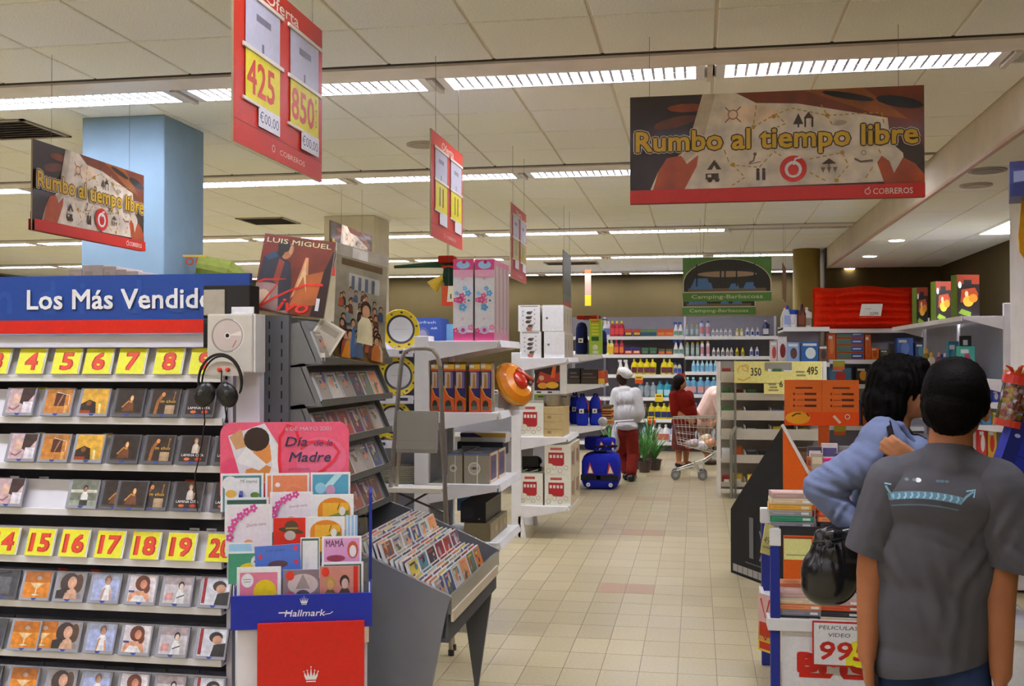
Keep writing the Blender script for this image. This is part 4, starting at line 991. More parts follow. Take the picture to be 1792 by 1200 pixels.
# ------------------------------------------------------------------ gondola ends along the aisle
XPOST, XTIP = -1.60, -1.165
WG = '#d6d5de'
GOND = {}
def gondola(idx, lab, Yn, Yf, zs, zpost, south=(), thick=.10, base=True, xsouth=-3.0, cat='shelf', legs=True):
    g = thing('gondola', lab, cat, (XPOST, (Yn + Yf) / 2, 0)); gy = (Yn + Yf) / 2
    for yy in (Yn, Yf - .05):
        b = MB(); b.box(-.085, 0.005, yy - gy, yy + .05 - gy, 0, zpost, WG, bev=.004); obj('post', b, 'paint', g)
    b = MB(); b.box(-.05, -.03, Yn + .05 - gy, Yf - .05 - gy, .15, zpost, '#a7a7ad'); obj('back_panel', b, 'paint', g)
    D = XTIP - XPOST
    for k, z in enumerate(zs):
        b = MB(); b.box(0, D, Yn - gy, Yf - gy, z - .022, z, WG, bev=.003); sh = obj('shelf', b, 'paint', g)
        for yy in (Yn - .004, Yf - .012):
            q = MB(); q.prism([(0.006, z - thick - .02), (D - .01, z - .04), (D - .01, z - .002), (0.006, z - .002)], 'y', yy - gy, yy + .016 - gy, '#d2d1da'); obj('bracket', q, 'paint', sh)
        q = MB(); q.prism([(D, z - .042), (D + .018, z - .038), (D + .006, z + .004), (D, z + .004)], 'y', Yn - gy, Yf - gy, '#dcdbe4'); obj('price_rail', q, 'paint', sh)
    if base:
        b = MB(); b.box(.0, D - .24, Yn + .02 - gy, Yf - .02 - gy, 0, zs[-1] - .03, '#8e8e94'); obj('plinth', b, 'paint', g)
    else:
        b = MB(); b.prism([(-.02, 0), (.05, 0), (.02, zs[-1] - .1), (-.02, zs[-1] - .1)], 'y', Yn - gy, Yn + .03 - gy, WG); obj('foot', b, 'paint', g); b = MB(); b.prism([(-.02, 0), (.05, 0), (.02, zs[-1] - .1), (-.02, zs[-1] - .1)], 'y', Yf - .03 - gy, Yf - gy, WG); obj('foot', b, 'paint', g)
    if south:
        b = MB(); b.box(xsouth - XPOST, -.085, .0 + Yn + .24 - gy, Yn + .28 - gy, 0.0, max(south), '#9a9aa2'); obj('back_panel', b, 'paint', g)
        for z in south:
            b = MB(); b.box(xsouth - XPOST, -.09, Yn - gy, Yn + .24 - gy, z - .02, z, WG); sh = obj('shelf', b, 'paint', g)
            q = MB(); q.box(xsouth - XPOST, -.09, Yn - .012 - gy, Yn - gy, z - .042, z + .006, '#c9c8d0', bev=.002); q.frame((xsouth - XPOST, Yn - .0122 - gy, z - .036), (1, 0, 0), (0, 0, 1))
            L = XPOST - .09 - xsouth
            for k in range(int(L / .14)): q.rect(.03 + k * .14, .10 + k * .14, 0, .036, '#eceaee'); q.rect(.105 + k * .14, .16 + k * .14, .012, .03, '#2b2a35')
            obj('price_rail', q, 'print', sh)
    return g
# first end
Ya, Yb_ = 6.2, P(907, 602, X=XTIP).y
z1 = [ZA(873, 596, Ya), ZA(867, 722, Ya), ZA(858, 848, Ya), ZA(880, 950, Ya)]
s1 = [ZA(700, y, Ya) for y in (612, 694, 772, 848, 925)]
gondola(1, 'white gondola end nearest the grey CD rack, pink boxes on top', Ya, Yb_, z1, z1[0] + .03, s1)
def art_pink(b, w, h):
    b.rect(0, w, 0, h, '#e6d3d6'); b.rect(0, w, h * .86, h, '#c9407a'); b.oval(w * .5, h * .93, w * .34, h * .05, '#8fb8d6', 14); b.oval(w * .54, h * .965, w * .1, h * .022, '#a8285a', 10); b.rect(0, w, 0, h * .1, '#cf4b80'); b.rect(0, w, h * .78, h * .87, '#dd9ab0')
    for x, y, c, r in ((.45, .55, '#d45a88', .2), (.75, .58, '#4f9fd0', .2), (.35, .5, '#c43a74', .24), (.7, .49, '#d45a88', .2), (.6, .64, '#63abd8', .16), (.5, .41, '#4f9fd0', .24), (.15, .5, '#cf4b80', .16), (.2, .58, '#7fb6da', .14), (.15, .12, '#cf4b80', .2), (.9, .16, '#d8809f', .2)): flower(b, w * x, h * y, w * r * .8, c)
    b.oval(w * .8, h * .49, w * .17, h * .04, '#eee', 12); b.oval(w * .8, h * .49, w * .06, h * .014, '#3a6f9a', 8); b.oval(w * .52, h * .13, w * .24, h * .05, '#c3b7d2', 14); b.oval(w * .52, h * .13, w * .1, h * .025, '#b5386f', 10)
    b.oval(w * .5, h * .76, w * .08, h * .02, '#e0a0b4', 8); b.oval(w * .5, h * .27, w * .08, h * .02, '#e9bcc8', 8)
def side_pink(b, w, h):
    b.rect(0, w, 0, h, '#a8938f'); b.rect(w * .15, w * .45, h * .1, h * .95, '#8d7a6c'); b.rect(w * .55, w * .85, h * .12, h * .9, '#b59a98'); b.rect(0, w, 0, h * .1, '#b57686'); b.rect(0, w, h * .93, h, '#b5647c')
for k in range(4):
    for q in range(2):
        lab = ('left' if q == 0 else 'right') + ' column of the tall pink flowered boxes, ' + ORD[k] + ' from the front'
        x0, x1 = XA(793 + 38 * q, Ya), XA(828 + 37 * q, Ya)
        t = carton('flowered_box', 'tall pink flowered box, ' + lab.split(',')[0].replace(' of the tall pink flowered boxes', '') + ',' + lab.split(',')[1], 'box', 793 + 38 * q, 828 + 37 * q, 595, 452, Ya + .02, .12, '#dcc3c8', art_pink, side_pink, z=z1[0] + .001, group='tall pink boxes on the first gondola end')
        t.location.y += k * .128
# toys on the second shelf
def art_toy(b, w, h):
    b.rect(0, w, 0, h, '#2b1f5c'); b.rect(0, w, h * .9, h, '#c9a23a'); b.rect(w * .05, w * .45, h * .93, h * .99, '#e6dcc8'); b.rect(w * .55, w * .95, h * .93, h * .99, '#d4b02c'); b.rect(0, w, h * .86, h * .9, '#c24a1c')
    b.rect(w * .12, w * .88, h * .5, h * .84, '#b5a892'); b.poly([(w * .3, h * .5), (w * .38, h * .8), (w * .52, h * .8), (w * .6, h * .5)], '#a8763c'); b.rect(w * .66, w * .88, h * .5, h * .84, '#6b5c86')
    b.poly([(0, 0), (w, 0), (w, h * .28), (w * .5, h * .34), (w * .2, h * .46), (0, h * .56)], '#c9521a'); b.stroke([(0, h * .56), (w * .2, h * .46), (w * .5, h * .33), (w, h * .27)], w * .06, '#d9b23a'); b.oval(w * .45, h * .16, w * .28, h * .09, '#2e2b26', 12); b.oval(w * .5, h * .08, w * .36, h * .05, '#5c5a4a', 12); b.rect(0, w, 0, h * .04, '#b03a1c')
def side_toy(b, w, h): b.rect(0, w, 0, h, '#8d8672'); b.rect(w * .1, w * .9, h * .2, h * .9, '#a39c84'); b.rect(w * .3, w * .5, h * .15, h * .85, '#5c5340')
xq = [(754, 770), (776, 795), (796, 815), (821, 840), (841, 860)]
for k, (a, c) in enumerate(xq):
    carton('toy_box', 'orange and purple toy box with window, ' + ORD[k] + ' from the post', 'box', a, c, 719, 636, Ya + .03, .10, '#c9762c', art_toy, side_toy, z=z1[1] + .001, group='upright toy boxes on the first gondola end')
    for z_ in range(3):
        t = carton('toy_box', 'toy box standing ' + ORD[z_] + ' behind the ' + ORD[k] + ' front toy box', 'box', a, c, 719, 636, Ya + .14 + .11 * z_, .10, '#c9762c', art_toy, side_toy, z=z1[1] + .001, group='toy boxes behind the front row')
# round bubble toy
p = P(893, 666, Y=6.62); t = thing('round_toy', 'round orange and red bubble-packed toy on the toy shelf', 'toy', (-1.145, 6.62, z1[1] + .012))
hR = .15
T = Tm((0, 0, hR), ry=1.1, rz=-.55)
b = MB(); b.lathe([(hR, -.02), (hR * 1.01, 0), (hR * .95, .02), (hR * .72, .045), (hR * .35, .06), (.01, .064)], '#cf8a1e', 28, T, cols=['#b5752a', '#d8942a', '#c9761c', '#cf7f20', '#d2741c', '#c9561a']); obj('shell', b, 'gloss', t, smooth=True)
b = MB(); b.ball((.0, 0, .06), (hR * .42, hR * .38, .026), '#b5280f', 20, 10, T); b.box(-.05, .09, .03, .06, .055, .085, '#a8320f', T @ Tm(rz=.9)); b.ball((.03, .07, .07), (.018, .014, .014), '#5a4a40', 10, 6, T); obj('core', b, 'gloss', t, smooth=True)
b = MB(); b.box(-.06, .07, -.03, .03, -.012, .012, '#bdb6ac', T=Tm(rz=-.55)); b.box(-.004, .004, -.1, .1, 0, .24, '#b9b2a6', T=Tm((-.03, 0, 0), rz=-.55)); obj('stand', b, 'plastic', t)
# fan cartons on the third shelf
def art_fan(b, w, h):
    b.rect(0, w, 0, h, '#8f8977'); b.oval(w * .4, h * .5, w * .24, w * .24, '#cfcabd', 20); b.oval(w * .4, h * .5, w * .2, w * .2, '#a9a598', 20); b.poly([(w * .25, h * .5), (w * .4, h * .56), (w * .55, h * .5), (w * .4, h * .46)], '#5a5a5c'); b.rect(w * .5, w * .54, 0, h, '#dcd9cf'); b.rect(0, w, h * .93, h, '#5b6a88')
def side_fan(b, w, h): b.rect(0, w, 0, h, '#cfc4a6'); b.rect(w * .12, w * .85, h * .1, h * .9, '#5a4a6a'); b.rect(w * .2, w * .7, h * .3, h * .7, '#3a3f66'); b.rect(w * .02, w * .1, 0, h, '#b5652c')
def top_dark(b, w, h): b.rect(0, w, 0, h, '#33384a'); b.rect(w * .1, w * .6, h * .2, h * .5, '#7a8296')
for k, (a, c) in enumerate(((783, 809), (812, 857))):
    for q in range(2):
        t = carton('fan_carton', ('narrow' if k == 0 else 'wide') + ' grey fan carton on the third shelf, ' + ('front' if q == 0 else 'behind'), 'box', a, c, 847, 795, Ya + .03, .26, '#8f8977', art_fan, side_fan, top_dark, z=z1[2] + .001, group='grey fan cartons on the first gondola end')
        t.location.y += q * .275
carton('flat_carton', 'flat purple and cream carton across the shelf above the fan cartons', 'box', 806, 885, 758, 742, Yb_ - .2, .16, '#d9d6dc', lambda b, w, h: (b.rect(0, w, h * .55, h, '#3a2560'), b.poly([(w * .3, h), (w * .5, h * .55), (w, h * .55), (w, h)], '#c9a24a')), z=z1[2] + .21)
carton('flat_carton', 'dark slim carton lying under the flat purple carton', 'box', 800, 880, 790, 768, Yb_ - .22, .2, '#2c3038', lambda b, w, h: b.rect(w * .1, w * .5, h * .4, h * .7, '#8a92a0'), z=z1[2] + .13)
# black and olive boxes at the bottom
def art_black(b, w, h): b.rect(0, w, 0, h, '#17161a'); b.rect(w * .06, w * .5, h * .2, h * .75, '#24222a'); b.rect(w * .7, w * .78, h * .15, h * .22, '#a86a1c')
def side_olive(b, w, h): b.rect(0, w, 0, h, '#7d7250'); b.rect(w * .45, w * .48, 0, h, '#5c5236'); b.oval(w * .7, h * .5, w * .1, h * .2, '#b58a2c', 10); b.oval(w * .25, h * .4, w * .08, h * .2, '#a87a24', 10)
for q in range(2):
    t = carton('olive_box', 'olive box with orange marks on the lowest shelf, ' + ('near' if q == 0 else 'far') + ' one', 'box', 812, 858, 944, 914, Ya + .03, .28, '#6f6548', None, side_olive, z=z1[3] + .001, group='olive boxes on the lowest shelf'); t.location.y += q * .29
carton('black_box', 'large black box on the olive boxes at the bottom of the gondola end', 'box', 806, 850, 914, 880, Ya + .04, .5, '#18171a', art_black, lambda b, w, h: (b.rect(0, w, 0, h, '#1d1b1c'), b.rect(0, w, h * .9, h, '#4a3a24')), z=z1[3] + .11)
carton('picture_box', 'sky blue box with a brown starfish picture behind the black box', 'box', 800, 872, 905, 866, Yb_ - .12, .1, '#5c8ab5', lambda b, w, h: (b.rect(0, w, 0, h, '#5f93bd'), b.poly([(w * .2, h * .3), (w * .5, h * .5), (w * .95, h * .9), (w * .6, h * .35), (w * .8, h * .1), (w * .45, h * .25)], '#7a4a24')), z=z1[3] + .1)
# fan box and plates on the south face
def art_air(b, w, h):
    b.rect(0, w, 0, h, '#28468c'); b.oval(w * .2, h * .25, w * .34, h * .5, '#b9bcc6', 20); b.oval(w * .18, h * .2, w * .2, h * .28, '#8d96b2', 18); b.oval(w * .63, h * .46, w * .14, h * .25, '#55597a', 18); b.oval(w * .63, h * .46, w * .09, h * .17, '#8a86a0', 18); b.oval(w * .41, h * .76, w * .06, h * .07, '#c9303a', 12)
    b.text('Airfresh', w * .48, h * .82, h * .12, '#c3c9d8', width=w * .42, shear=.15); b.text('AIR', w * .8, h * .64, h * .1, '#c3c9d8', width=w * .14)
carton('fan_box', 'blue fan box on top of the gondola beside the pink boxes', 'box', 686, 771, 580, 523, Ya + .28, .22, '#28468c', art_air, z=s1[0] + .001)
carton('white_box', 'small white box on the gondola top in front of the fan box', 'box', 732, 752, 605, 581, Ya + .05, .1, '#d8d8de', plain('#dddde2', '#c9c9d2'), z=s1[0] + .001)
def plate_t():
    t = thing('plate', 'x', 'plate')
    b = MB(); prof = [(.0, 0), (.07, 0), (.078, .006), (.12, .016)]
    b.lathe([(.001, .003), (.078, .003), (.09, .008), (.122, .02), (.124, .022), (.122, .024), (.09, .013), (.076, .0085), (.001, .0085)], '#e8e8e8', 32, Tm((0, 0, .124), rx=pi / 2 + .14), cols=['#e4e4e4', '#e4e4e4', '#e4e4e4', '#c9a81e', '#d8b822', '#d9ba26', '#3a3a40', '#ecebe8'], cap=False); obj('dish', b, 'gloss', t, smooth=False)
    b = MB(); T = Tm((0, 0, .124), rx=pi / 2 + .14)
    for k in range(10):
        a = 2 * pi * k / 10 + .2; b.ball((.106 * cos(a), .106 * sin(a), .0195), (.009, .007, .002), '#6a5a1c' if k % 2 else '#4a3f20', 8, 4, T)
    b.box(-.05, .05, -.001, .001, .0086, .009, '#a8a8ac', T); obj('rim_pattern', b, 'gloss', t)['kind'] = 'stuff'
    b = MB(); b.tube([(-.05, -.035, .004), (-.04, .03, .004), (.04, .03, .004), (.05, -.035, .004)], .0025, '#bfc0c4', 6); b.tube([(-.035, -.04, .02), (-.035, .0, .003), (-.03, .06, .13)], .0025, '#bfc0c4', 6); b.tube([(.035, -.04, .02), (.035, .0, .003), (.03, .06, .13)], .0025, '#bfc0c4', 6); obj('wire_stand', b, 'steel', t)
    return t
pl0 = plate_t()
for k, (px, zi) in enumerate(((702, 0), (698, 1), (690, 2))):
    o = pl0 if k == 0 else dup(pl0)
    o.location = (XA(px, Ya + .08), Ya + .08, s1[zi] + .004); o['label'] = 'yellow-rimmed white plate on a wire stand, ' + ('top shelf by the fan box', 'second shelf behind the ladder', 'third shelf behind the ladder')[k]; o['group'] = 'plates on the gondola behind the ladder'
for k, px in enumerate((645, 655)):
    o = dup(pl0, (XA(px, Ya + .1), Ya + .1, s1[1 + k] + .004), 0, 'yellow-rimmed plate half hidden by the grey rack, ' + ('second' if k == 0 else 'third') + ' shelf', 'plates on the gondola behind the ladder')
me = None
for st_i, (px, n) in enumerate(((708, 12), (672, 9))):
    for k in range(n):
        if me is None:
            b = MB(); b.lathe([(.06, 0), (.1, .006), (.11, .010), (.108, .012), (.06, .006)], '#c9c5b0', 24); me = b.mesh('plate', True); me.materials.append(MATS['gloss'])
        o = bpy.data.objects.new('plate', me); COL.objects.link(o); o.location = (XA(px, Ya + .12), Ya + .12, s1[3] + .002 + k * .0085)
        tag(o, 'cream plate in the ' + ('right-hand' if st_i == 0 else 'left-hand') + ' stack behind the ladder, ' + ORD[k] + ' from the bottom', 'plate', 'stacked cream plates')
# hanging decoration behind the pink boxes
yh = 8.3; p = P(780, 455, Y=yh)
t = thing('hanging_parasol', 'folded green and red parasol display with a yellow cone behind the pink boxes', 'parasol', (p.x, yh, p.z))
def hp_(px, py): q = P(px, py, Y=yh); return (q.x - p.x, 0, q.z - p.z)
b = MB(); b.tube([hp_(690, 467), hp_(740, 464), hp_(785, 462)], [.012, .02, .03], '#2c4a34', 8); obj('pole', b, 'cloth', t)
b = MB(); a, c = hp_(769, 461), hp_(797, 450); b.box(a[0], c[0], -.06, .06, a[2], c[2] + .01, '#9c2414', bev=.01); b.box(hp_(776, 0)[0], c[0], -.05, .05, hp_(0, 480)[2], a[2] - .03, '#b5331c', bev=.01); obj('cap', b, 'cloth', t)
b = MB(); b.tube([hp_(788, 462), hp_(787, 485), hp_(786, 505)], [.05, .06, .03], '#1f3a30', 10); obj('folded_canopy', b, 'cloth', t)
b = MB(); b.tube([hp_(776, 483), hp_(766, 493), hp_(757, 502)], [.016, .04, .06], '#c9a92a', 12); obj('cone', b, 'plastic', t)
b = MB(); a = hp_(783, 450); b.tube([(a[0], 0, a[2]), (a[0], 0, ZCEIL - p.z)], .002, '#5a544c', 5); obj('wire', b, 'steel', t)
for n_, py0, py1, c, lab in (('sign_board', 535, 500, '#b5481c', 'orange and white sign board behind the pink boxes'), ('display_box', 580, 536, '#6ea3c4', 'pale blue box with yellow and red stripes behind the pink boxes')):
    if n_ == 'sign_board':
        t = carton(n_, lab, 'sign', 773, 796, py0, py1, 7.9, .02, c, lambda b, w, h: (b.rect(0, w, 0, h * .22, '#c4351c'), b.poly([(w * .4, h * .2), (w * .5, h), (w, h), (w, h * .2)], '#d8cba8'), b.rect(w * .65, w * .75, h * .35, h * .6, '#444')))
        b = MB(); b.tube([(0, 0, P(780, py1, Y=7.9).z - P(780, py0, Y=7.9).z), (0, 0, ZCEIL - P(780, py0, Y=7.9).z)], .0015, '#5a544c', 5); obj('wire', b, 'steel', t)
    else:
        carton(n_, lab, 'box', 771, 800, py0 + 2, py1, Ya + .44, .15, c, lambda b, w, h: (b.rect(0, w, h * .3, h, '#74a7c6'), b.rect(0, w, h * .22, h * .32, '#d8b02a'), b.rect(0, w, 0, h * .22, '#c43a22')), z=z1[0] + .001 if False else s1[0] + .001)
# second end
Yc, Yd = 9.6, P(1010, 626, X=XTIP).y
z2 = [ZA(985, 626, Yc), ZA(985, 765, Yc), ZA(985, 886, Yc)]
gondola(2, 'white gondola end with white cube boxes on top and red boxes below', Yc, Yd, z2, z2[0] + .05, base=False)
def art_cup(b, w, h):
    b.rect(0, w, 0, h, '#e3dfd8'); b.rect(w * .1, w * .9, h * .93, h * .97, '#8b857c')
    for k, (x, y, r) in enumerate(((.5, .7, .13), (.48, .52, .14), (.45, .36, .12), (.55, .2, .12), (.5, .1, .14))): b.oval(w * x, h * y, w * r, h * .06, '#4a3f3a', 10); b.oval(w * (x + .1), h * (y + .04), w * .07, h * .03, '#7a6a5c', 8)
    for k in range(4): b.oval(w * .22, h * (.25 + .17 * k), w * .04, h * .025, '#9a9088', 8); b.oval(w * .75, h * (.3 + .17 * k), w * .04, h * .025, '#9a9088', 8)
    b.rect(w * .4, w * .62, h * .02, h * .16, '#a06a55')
def art_plain(b, w, h): b.rect(0, w, 0, h, '#e6e2db'); b.oval(w * .22, h * .5, w * .06, h * .05, '#6a645c', 10); b.poly([(w * .5, h * .7), (w * .95, h * .98), (w * .98, h * .95), (w * .52, h * .66)], '#d6d1c8')
def side_cup(b, w, h): b.rect(0, w, 0, h, '#a59a84'); b.oval(w * .4, h * .5, w * .2, h * .25, '#857a66', 10); b.rect(w * .1, w * .9, h * .9, h * .97, '#b9ae98')
hcu = ZA(920, 530, Yc) - ZA(920, 576, Yc)
for lv in range(2):
    for q in range(2):
        for k in range(3):
            a, c = ((907, 945), (949, 986))[q]
            t = carton('crockery_box', 'white crockery box, ' + ('lower' if lv == 0 else 'upper') + ' tier, ' + ('patterned' if q == 0 else 'plain') + ' column, ' + ORD[k] + ' from the front', 'box', a + 3 * (1 - lv), c + 2 * (1 - lv), 622, 576, Yc + .02, .22, '#e3dfd8', art_cup if q == 0 else art_plain, side_cup, z=z2[0] + .001 + lv * (hcu + .002), group='white crockery boxes on the second gondola end')
            t.location.y += k * .225
def art_red(b, w, h):
    b.rect(0, w, 0, h, '#e0d8c6'); b.rect(w * .22, w * .66, h * .82, h * .9, '#b5504a'); b.rect(w * .15, w * .74, h * .34, h * .74, '#a8242a'); b.rect(w * .2, w * .7, h * .3, h * .36, '#a8242a')
    for k in range(4): b.rect(w * (.19 + .135 * k), w * (.28 + .135 * k), h * .56, h * .66, '#e3d5c8')
    for k in range(4): b.ring(w * (.15 + .22 * k), h * (.14 + .1 * (k % 2)), w * .07, w * .095, '#b5a98c', 14)
    b.oval(w * .2, h * .3, w * .13, h * .08, '#d6cdb5', 12)
def side_red(b, w, h): b.rect(0, w, 0, h, '#b9ab8e'); b.rect(w * .2, w * .6, h * .3, h * .75, '#7a4a3c'); b.rect(w * .65, w * .9, h * .2, h * .85, '#8d8068')
def redbox(a, c, yb, yt, z, lab, n=2):
    for k in range(n):
        t = carton('pan_set_box', lab + (', front' if k == 0 else ', behind'), 'box', a, c, yb, yt, Yc + .02, .36, '#d9d0bc', art_red, side_red, z=z, group='white and red boxes on the second gondola end'); t.location.y += k * .37
redbox(909, 951, 762, 704, z2[1] + .001, 'white box with a red panel on the middle shelf')
redbox(909, 950, 881, 826, z2[2] + .001, 'white box with a red panel, lower shelf by the post')
redbox(953, 999, 882, 828, z2[2] + .001, 'white box with a red panel, lower shelf by the aisle')
redbox(953, 999, 824, 772, z2[2] + .001 + (ZA(970, 828, Yc) - ZA(970, 882, Yc)) + .002, 'white box with a red panel, stacked upper one by the aisle')
for k, (yb, yt) in enumerate(((762, 736), (735, 709))):
    carton('brown_carton', 'plain brown carton, ' + ('lower' if k == 0 else 'upper') + ' of two beside the red-panelled box', 'box', 951, 985, 762, 736, Yc + .03, .5, '#b09a6a', lambda b, w, h: (b.rect(0, w, h * .47, h * .53, '#9a8458'), b.rect(w * .2, w * .4, h * .2, h * .4, '#8a7648')), z=z2[1] + .001 + k * (ZA(970, 736, Yc) - ZA(970, 762, Yc) + .002), group='plain brown cartons')
zt_ = z2[1] + .004 + 2 * (ZA(970, 736, Yc) - ZA(970, 762, Yc) + .002)
for k, (px, r) in enumerate(((967, .085), (985, .07))):
    t = thing('saucepan', 'steel pot on the brown cartons, ' + ('larger' if k == 0 else 'smaller'), 'pot', (XA(px, Yc + .15 + .12 * k), Yc + .15 + .12 * k, zt_))
    b = MB(); b.lathe([(r * .96, 0), (r, .008), (r, .1), (r * 1.04, .105), (r * .97, .104), (r * .95, .012)], '#8f8a80', 20); obj('body', b, 'steel', t, smooth=True)
    b = MB(); b.box(r, r + .05, -.01, .01, .08, .092, '#3a3836'); b.box(-r - .05, -r, -.01, .01, .08, .092, '#3a3836'); obj('handle', b, 'plastic', t)
t = thing('frying_pan_pile', 'dark pile of wrapped pans in the gap on the lower shelf', 'pan', (XA(930, Yc + .2), Yc + .25, z2[2] + .003 + (ZA(970, 828, Yc) - ZA(970, 882, Yc))))
b = MB(); b.lathe([(.06, 0), (.085, .008), (.095, .045), (.09, .045), (.08, .012)], '#1c1c1d', 20); obj('pan', b, 'gloss', t)
b = MB(); b.box(-.09, .09, -.012, .012, .045, .06, '#161616', Tm(rz=.9)); b.box(-.1, .05, -.05, -.02, .05, .15, '#222', Tm(rz=.3)); b.ball((.02, .03, .1), (.07, .07, .05), '#1a1a1c', 12, 8); obj('handle', b, 'plastic', t)
b = MB(); b.tube([(-.08, -.11, .015), (-.03, -.1, .035)], .006, '#b9b3a6', 6); b.tube([(.0, -.11, .012), (.07, -.1, .03)], .006, '#b9b3a6', 6); obj('wrapper_edge', b, 'print', t)
# third end
Ye, Yg = 13.1, 14.0
z3 = [ZA(1050, 620, Ye), ZA(1050, 672, Ye), ZA(1050, 746, Ye)]
s3 = [ZA(960, 684, Ye), ZA(960, 760, Ye)]
gondola(3, 'far white gondola end with camping goods and blue rucksacks', Ye, Yg, z3, z3[0] + .05, s3, base=False, xsouth=-3.2)
carton('barbecue_box', 'box with a picture of food on flames, behind the white crockery boxes', 'box', 936, 983, 682, 637, Ye + .04, .16, '#221812', lambda b, w, h: (b.rect(0, w, 0, h, '#2a1712'), b.poly([(w * .05, h * .3), (w * .2, h * .75), (w * .6, h * .6), (w * .95, h * .75), (w * .9, h * .35)], '#a3341c'), b.poly([(w * .58, h * .5), (w * .68, h), (w * .8, h * .95), (w * .75, h * .5)], '#cf5a1c'), b.oval(w * .3, h * .2, w * .2, h * .12, '#c98a24', 12), b.oval(w * .65, h * .22, w * .24, h * .13, '#d2a024', 12), b.oval(w * .25, h * .5, w * .1, h * .1, '#c9a58a', 10)), z=s3[0] + .001)
carton('green_box', 'flat lime green box under the flame picture box', 'box', 936, 958, 691, 683, Ye + .03, .16, '#8db02a', z=s3[0] - .09 if False else s3[1] + .45)
# ------------------------------------------------------------------ camping goods on the third gondola end
def pouch(name, lab, cat, px, pyb, pyt, Y, r, col, col2, z, group=None):
    t = thing(name, lab, cat, (XA(px, Y), Y, z), 0, group); h = ZA(px, pyt, Y) - ZA(px, pyb, Y)
    b = MB(); b.lathe([(r * .7, 0), (r * .98, h * .06), (r, h * .3), (r * .96, h * .36), (r, h * .5), (r * .95, h * .82), (r * .7, h * .95), (r * .2, h)], col, 18); obj('body', b, 'cloth', t, smooth=True)
    b = MB(); b.lathe([(r * 1.02, h * .36), (r * 1.03, h * .48), (r * 1.02, h * .5)], col2, 18, cap=False); obj('strap', b, 'cloth', t)
    b = MB(); b.frame((-r * .45, -r * 1.04, h * .36), (1, 0, 0), (0, 0, 1)); b.rect(0, r * .8, 0, h * .14, '#d8d6cc'); b.rect(r * .2, r * .55, h * .04, h * .1, '#444'); obj('tag', b, 'print', t)
    return t
Y3 = Ye + .16
pouch('sleeping_bag', 'navy rolled sleeping bag on the top camping shelf', 'sleeping bag', 1018, 618, 562, Y3, .075, '#161c44', '#0e1024', z3[0] + .002)
pouch('sleeping_bag', 'second navy sleeping bag beyond the lime green box', 'sleeping bag', 1052, 618, 575, Y3 + .35, .075, '#161c44', '#0e1024', z3[0] + .002)
carton('camping_box', 'lime green and yellow camping box standing on the top shelf', 'box', 1031, 1052, 618, 556, Ye + .03, .2, '#9bb52c', lambda b, w, h: (b.rect(0, w, 0, h, '#93b62a'), b.rect(w * .15, w * .85, h * .9, h * .96, '#c25a1c'), [b.rect(w * .2, w * .8, h * (.82 - .09 * k), h * (.86 - .09 * k), '#d8c82a') for k in range(4)], b.rect(w * .2, w * .8, h * .38, h * .5, '#2c5a30'), b.oval(w * .5, h * .2, w * .22, h * .08, '#d8dccc', 12), b.rect(w * .3, w * .75, h * .02, h * .1, '#c9ccb8')), lambda b, w, h: b.rect(0, w, 0, h, '#7e9a26'), z=z3[0] + .002)
zc_ = z3[0] + .004 + ZA(1040, 556, Ye) - ZA(1040, 618, Ye)
b = MB(); b.box(-.13, .13, -.1, .1, 0, .05, '#8c1f14', bev=.01); t = thing('red_case', 'flat red case lying on the lime green box', 'case', (XA(1028, Y3), Y3 + .05, zc_)); obj('shell', b, 'cloth', t); b = MB(); b.tube([(-.04, -.1, .03), (-.03, -.13, .035), (.03, -.13, .035), (.04, -.1, .03)], .006, '#2a1512', 6); obj('handle', b, 'cloth', t)
b = MB(); b.lathe([(.16, 0), (.155, .004), (.08, .012), (.07, .05), (.03, .062)], '#17191c', 20); o = tag(obj('sun_hat', b, 'cloth', loc=(XA(1041, Y3 + .2), Y3 + .26, zc_ + .001)), 'black brimmed hat beside the flat red case', 'hat')
for k, (a, c, c1, lab) in enumerate(((995, 1015, '#20201f', 'black boxed grill at the near end of the second camping shelf'), (1017, 1046, '#2c241c', 'dark boxed grill in the middle of the second camping shelf'), (1047, 1058, '#8a3a1c', 'narrow orange and yellow box at the end of the second camping shelf'))):
    carton('grill_box', lab, 'box', a, c, 669, 642 + 2 * k, Ye + .03, .5, c1, lambda b, w, h: (b.rect(0, w, 0, h * .3, '#3a3026'), b.rect(w * .1, w * .9, h * .4, h * .5, '#6a4a2c'), b.rect(w * .1, w * .7, h * .65, h * .75, '#555')) if c1 != '#8a3a1c' else (b.rect(0, w, 0, h * .4, '#c9a52c'), b.rect(0, w, h * .4, h, '#b5481c')), z=z3[1] + .002, group='boxes on the second camping shelf')
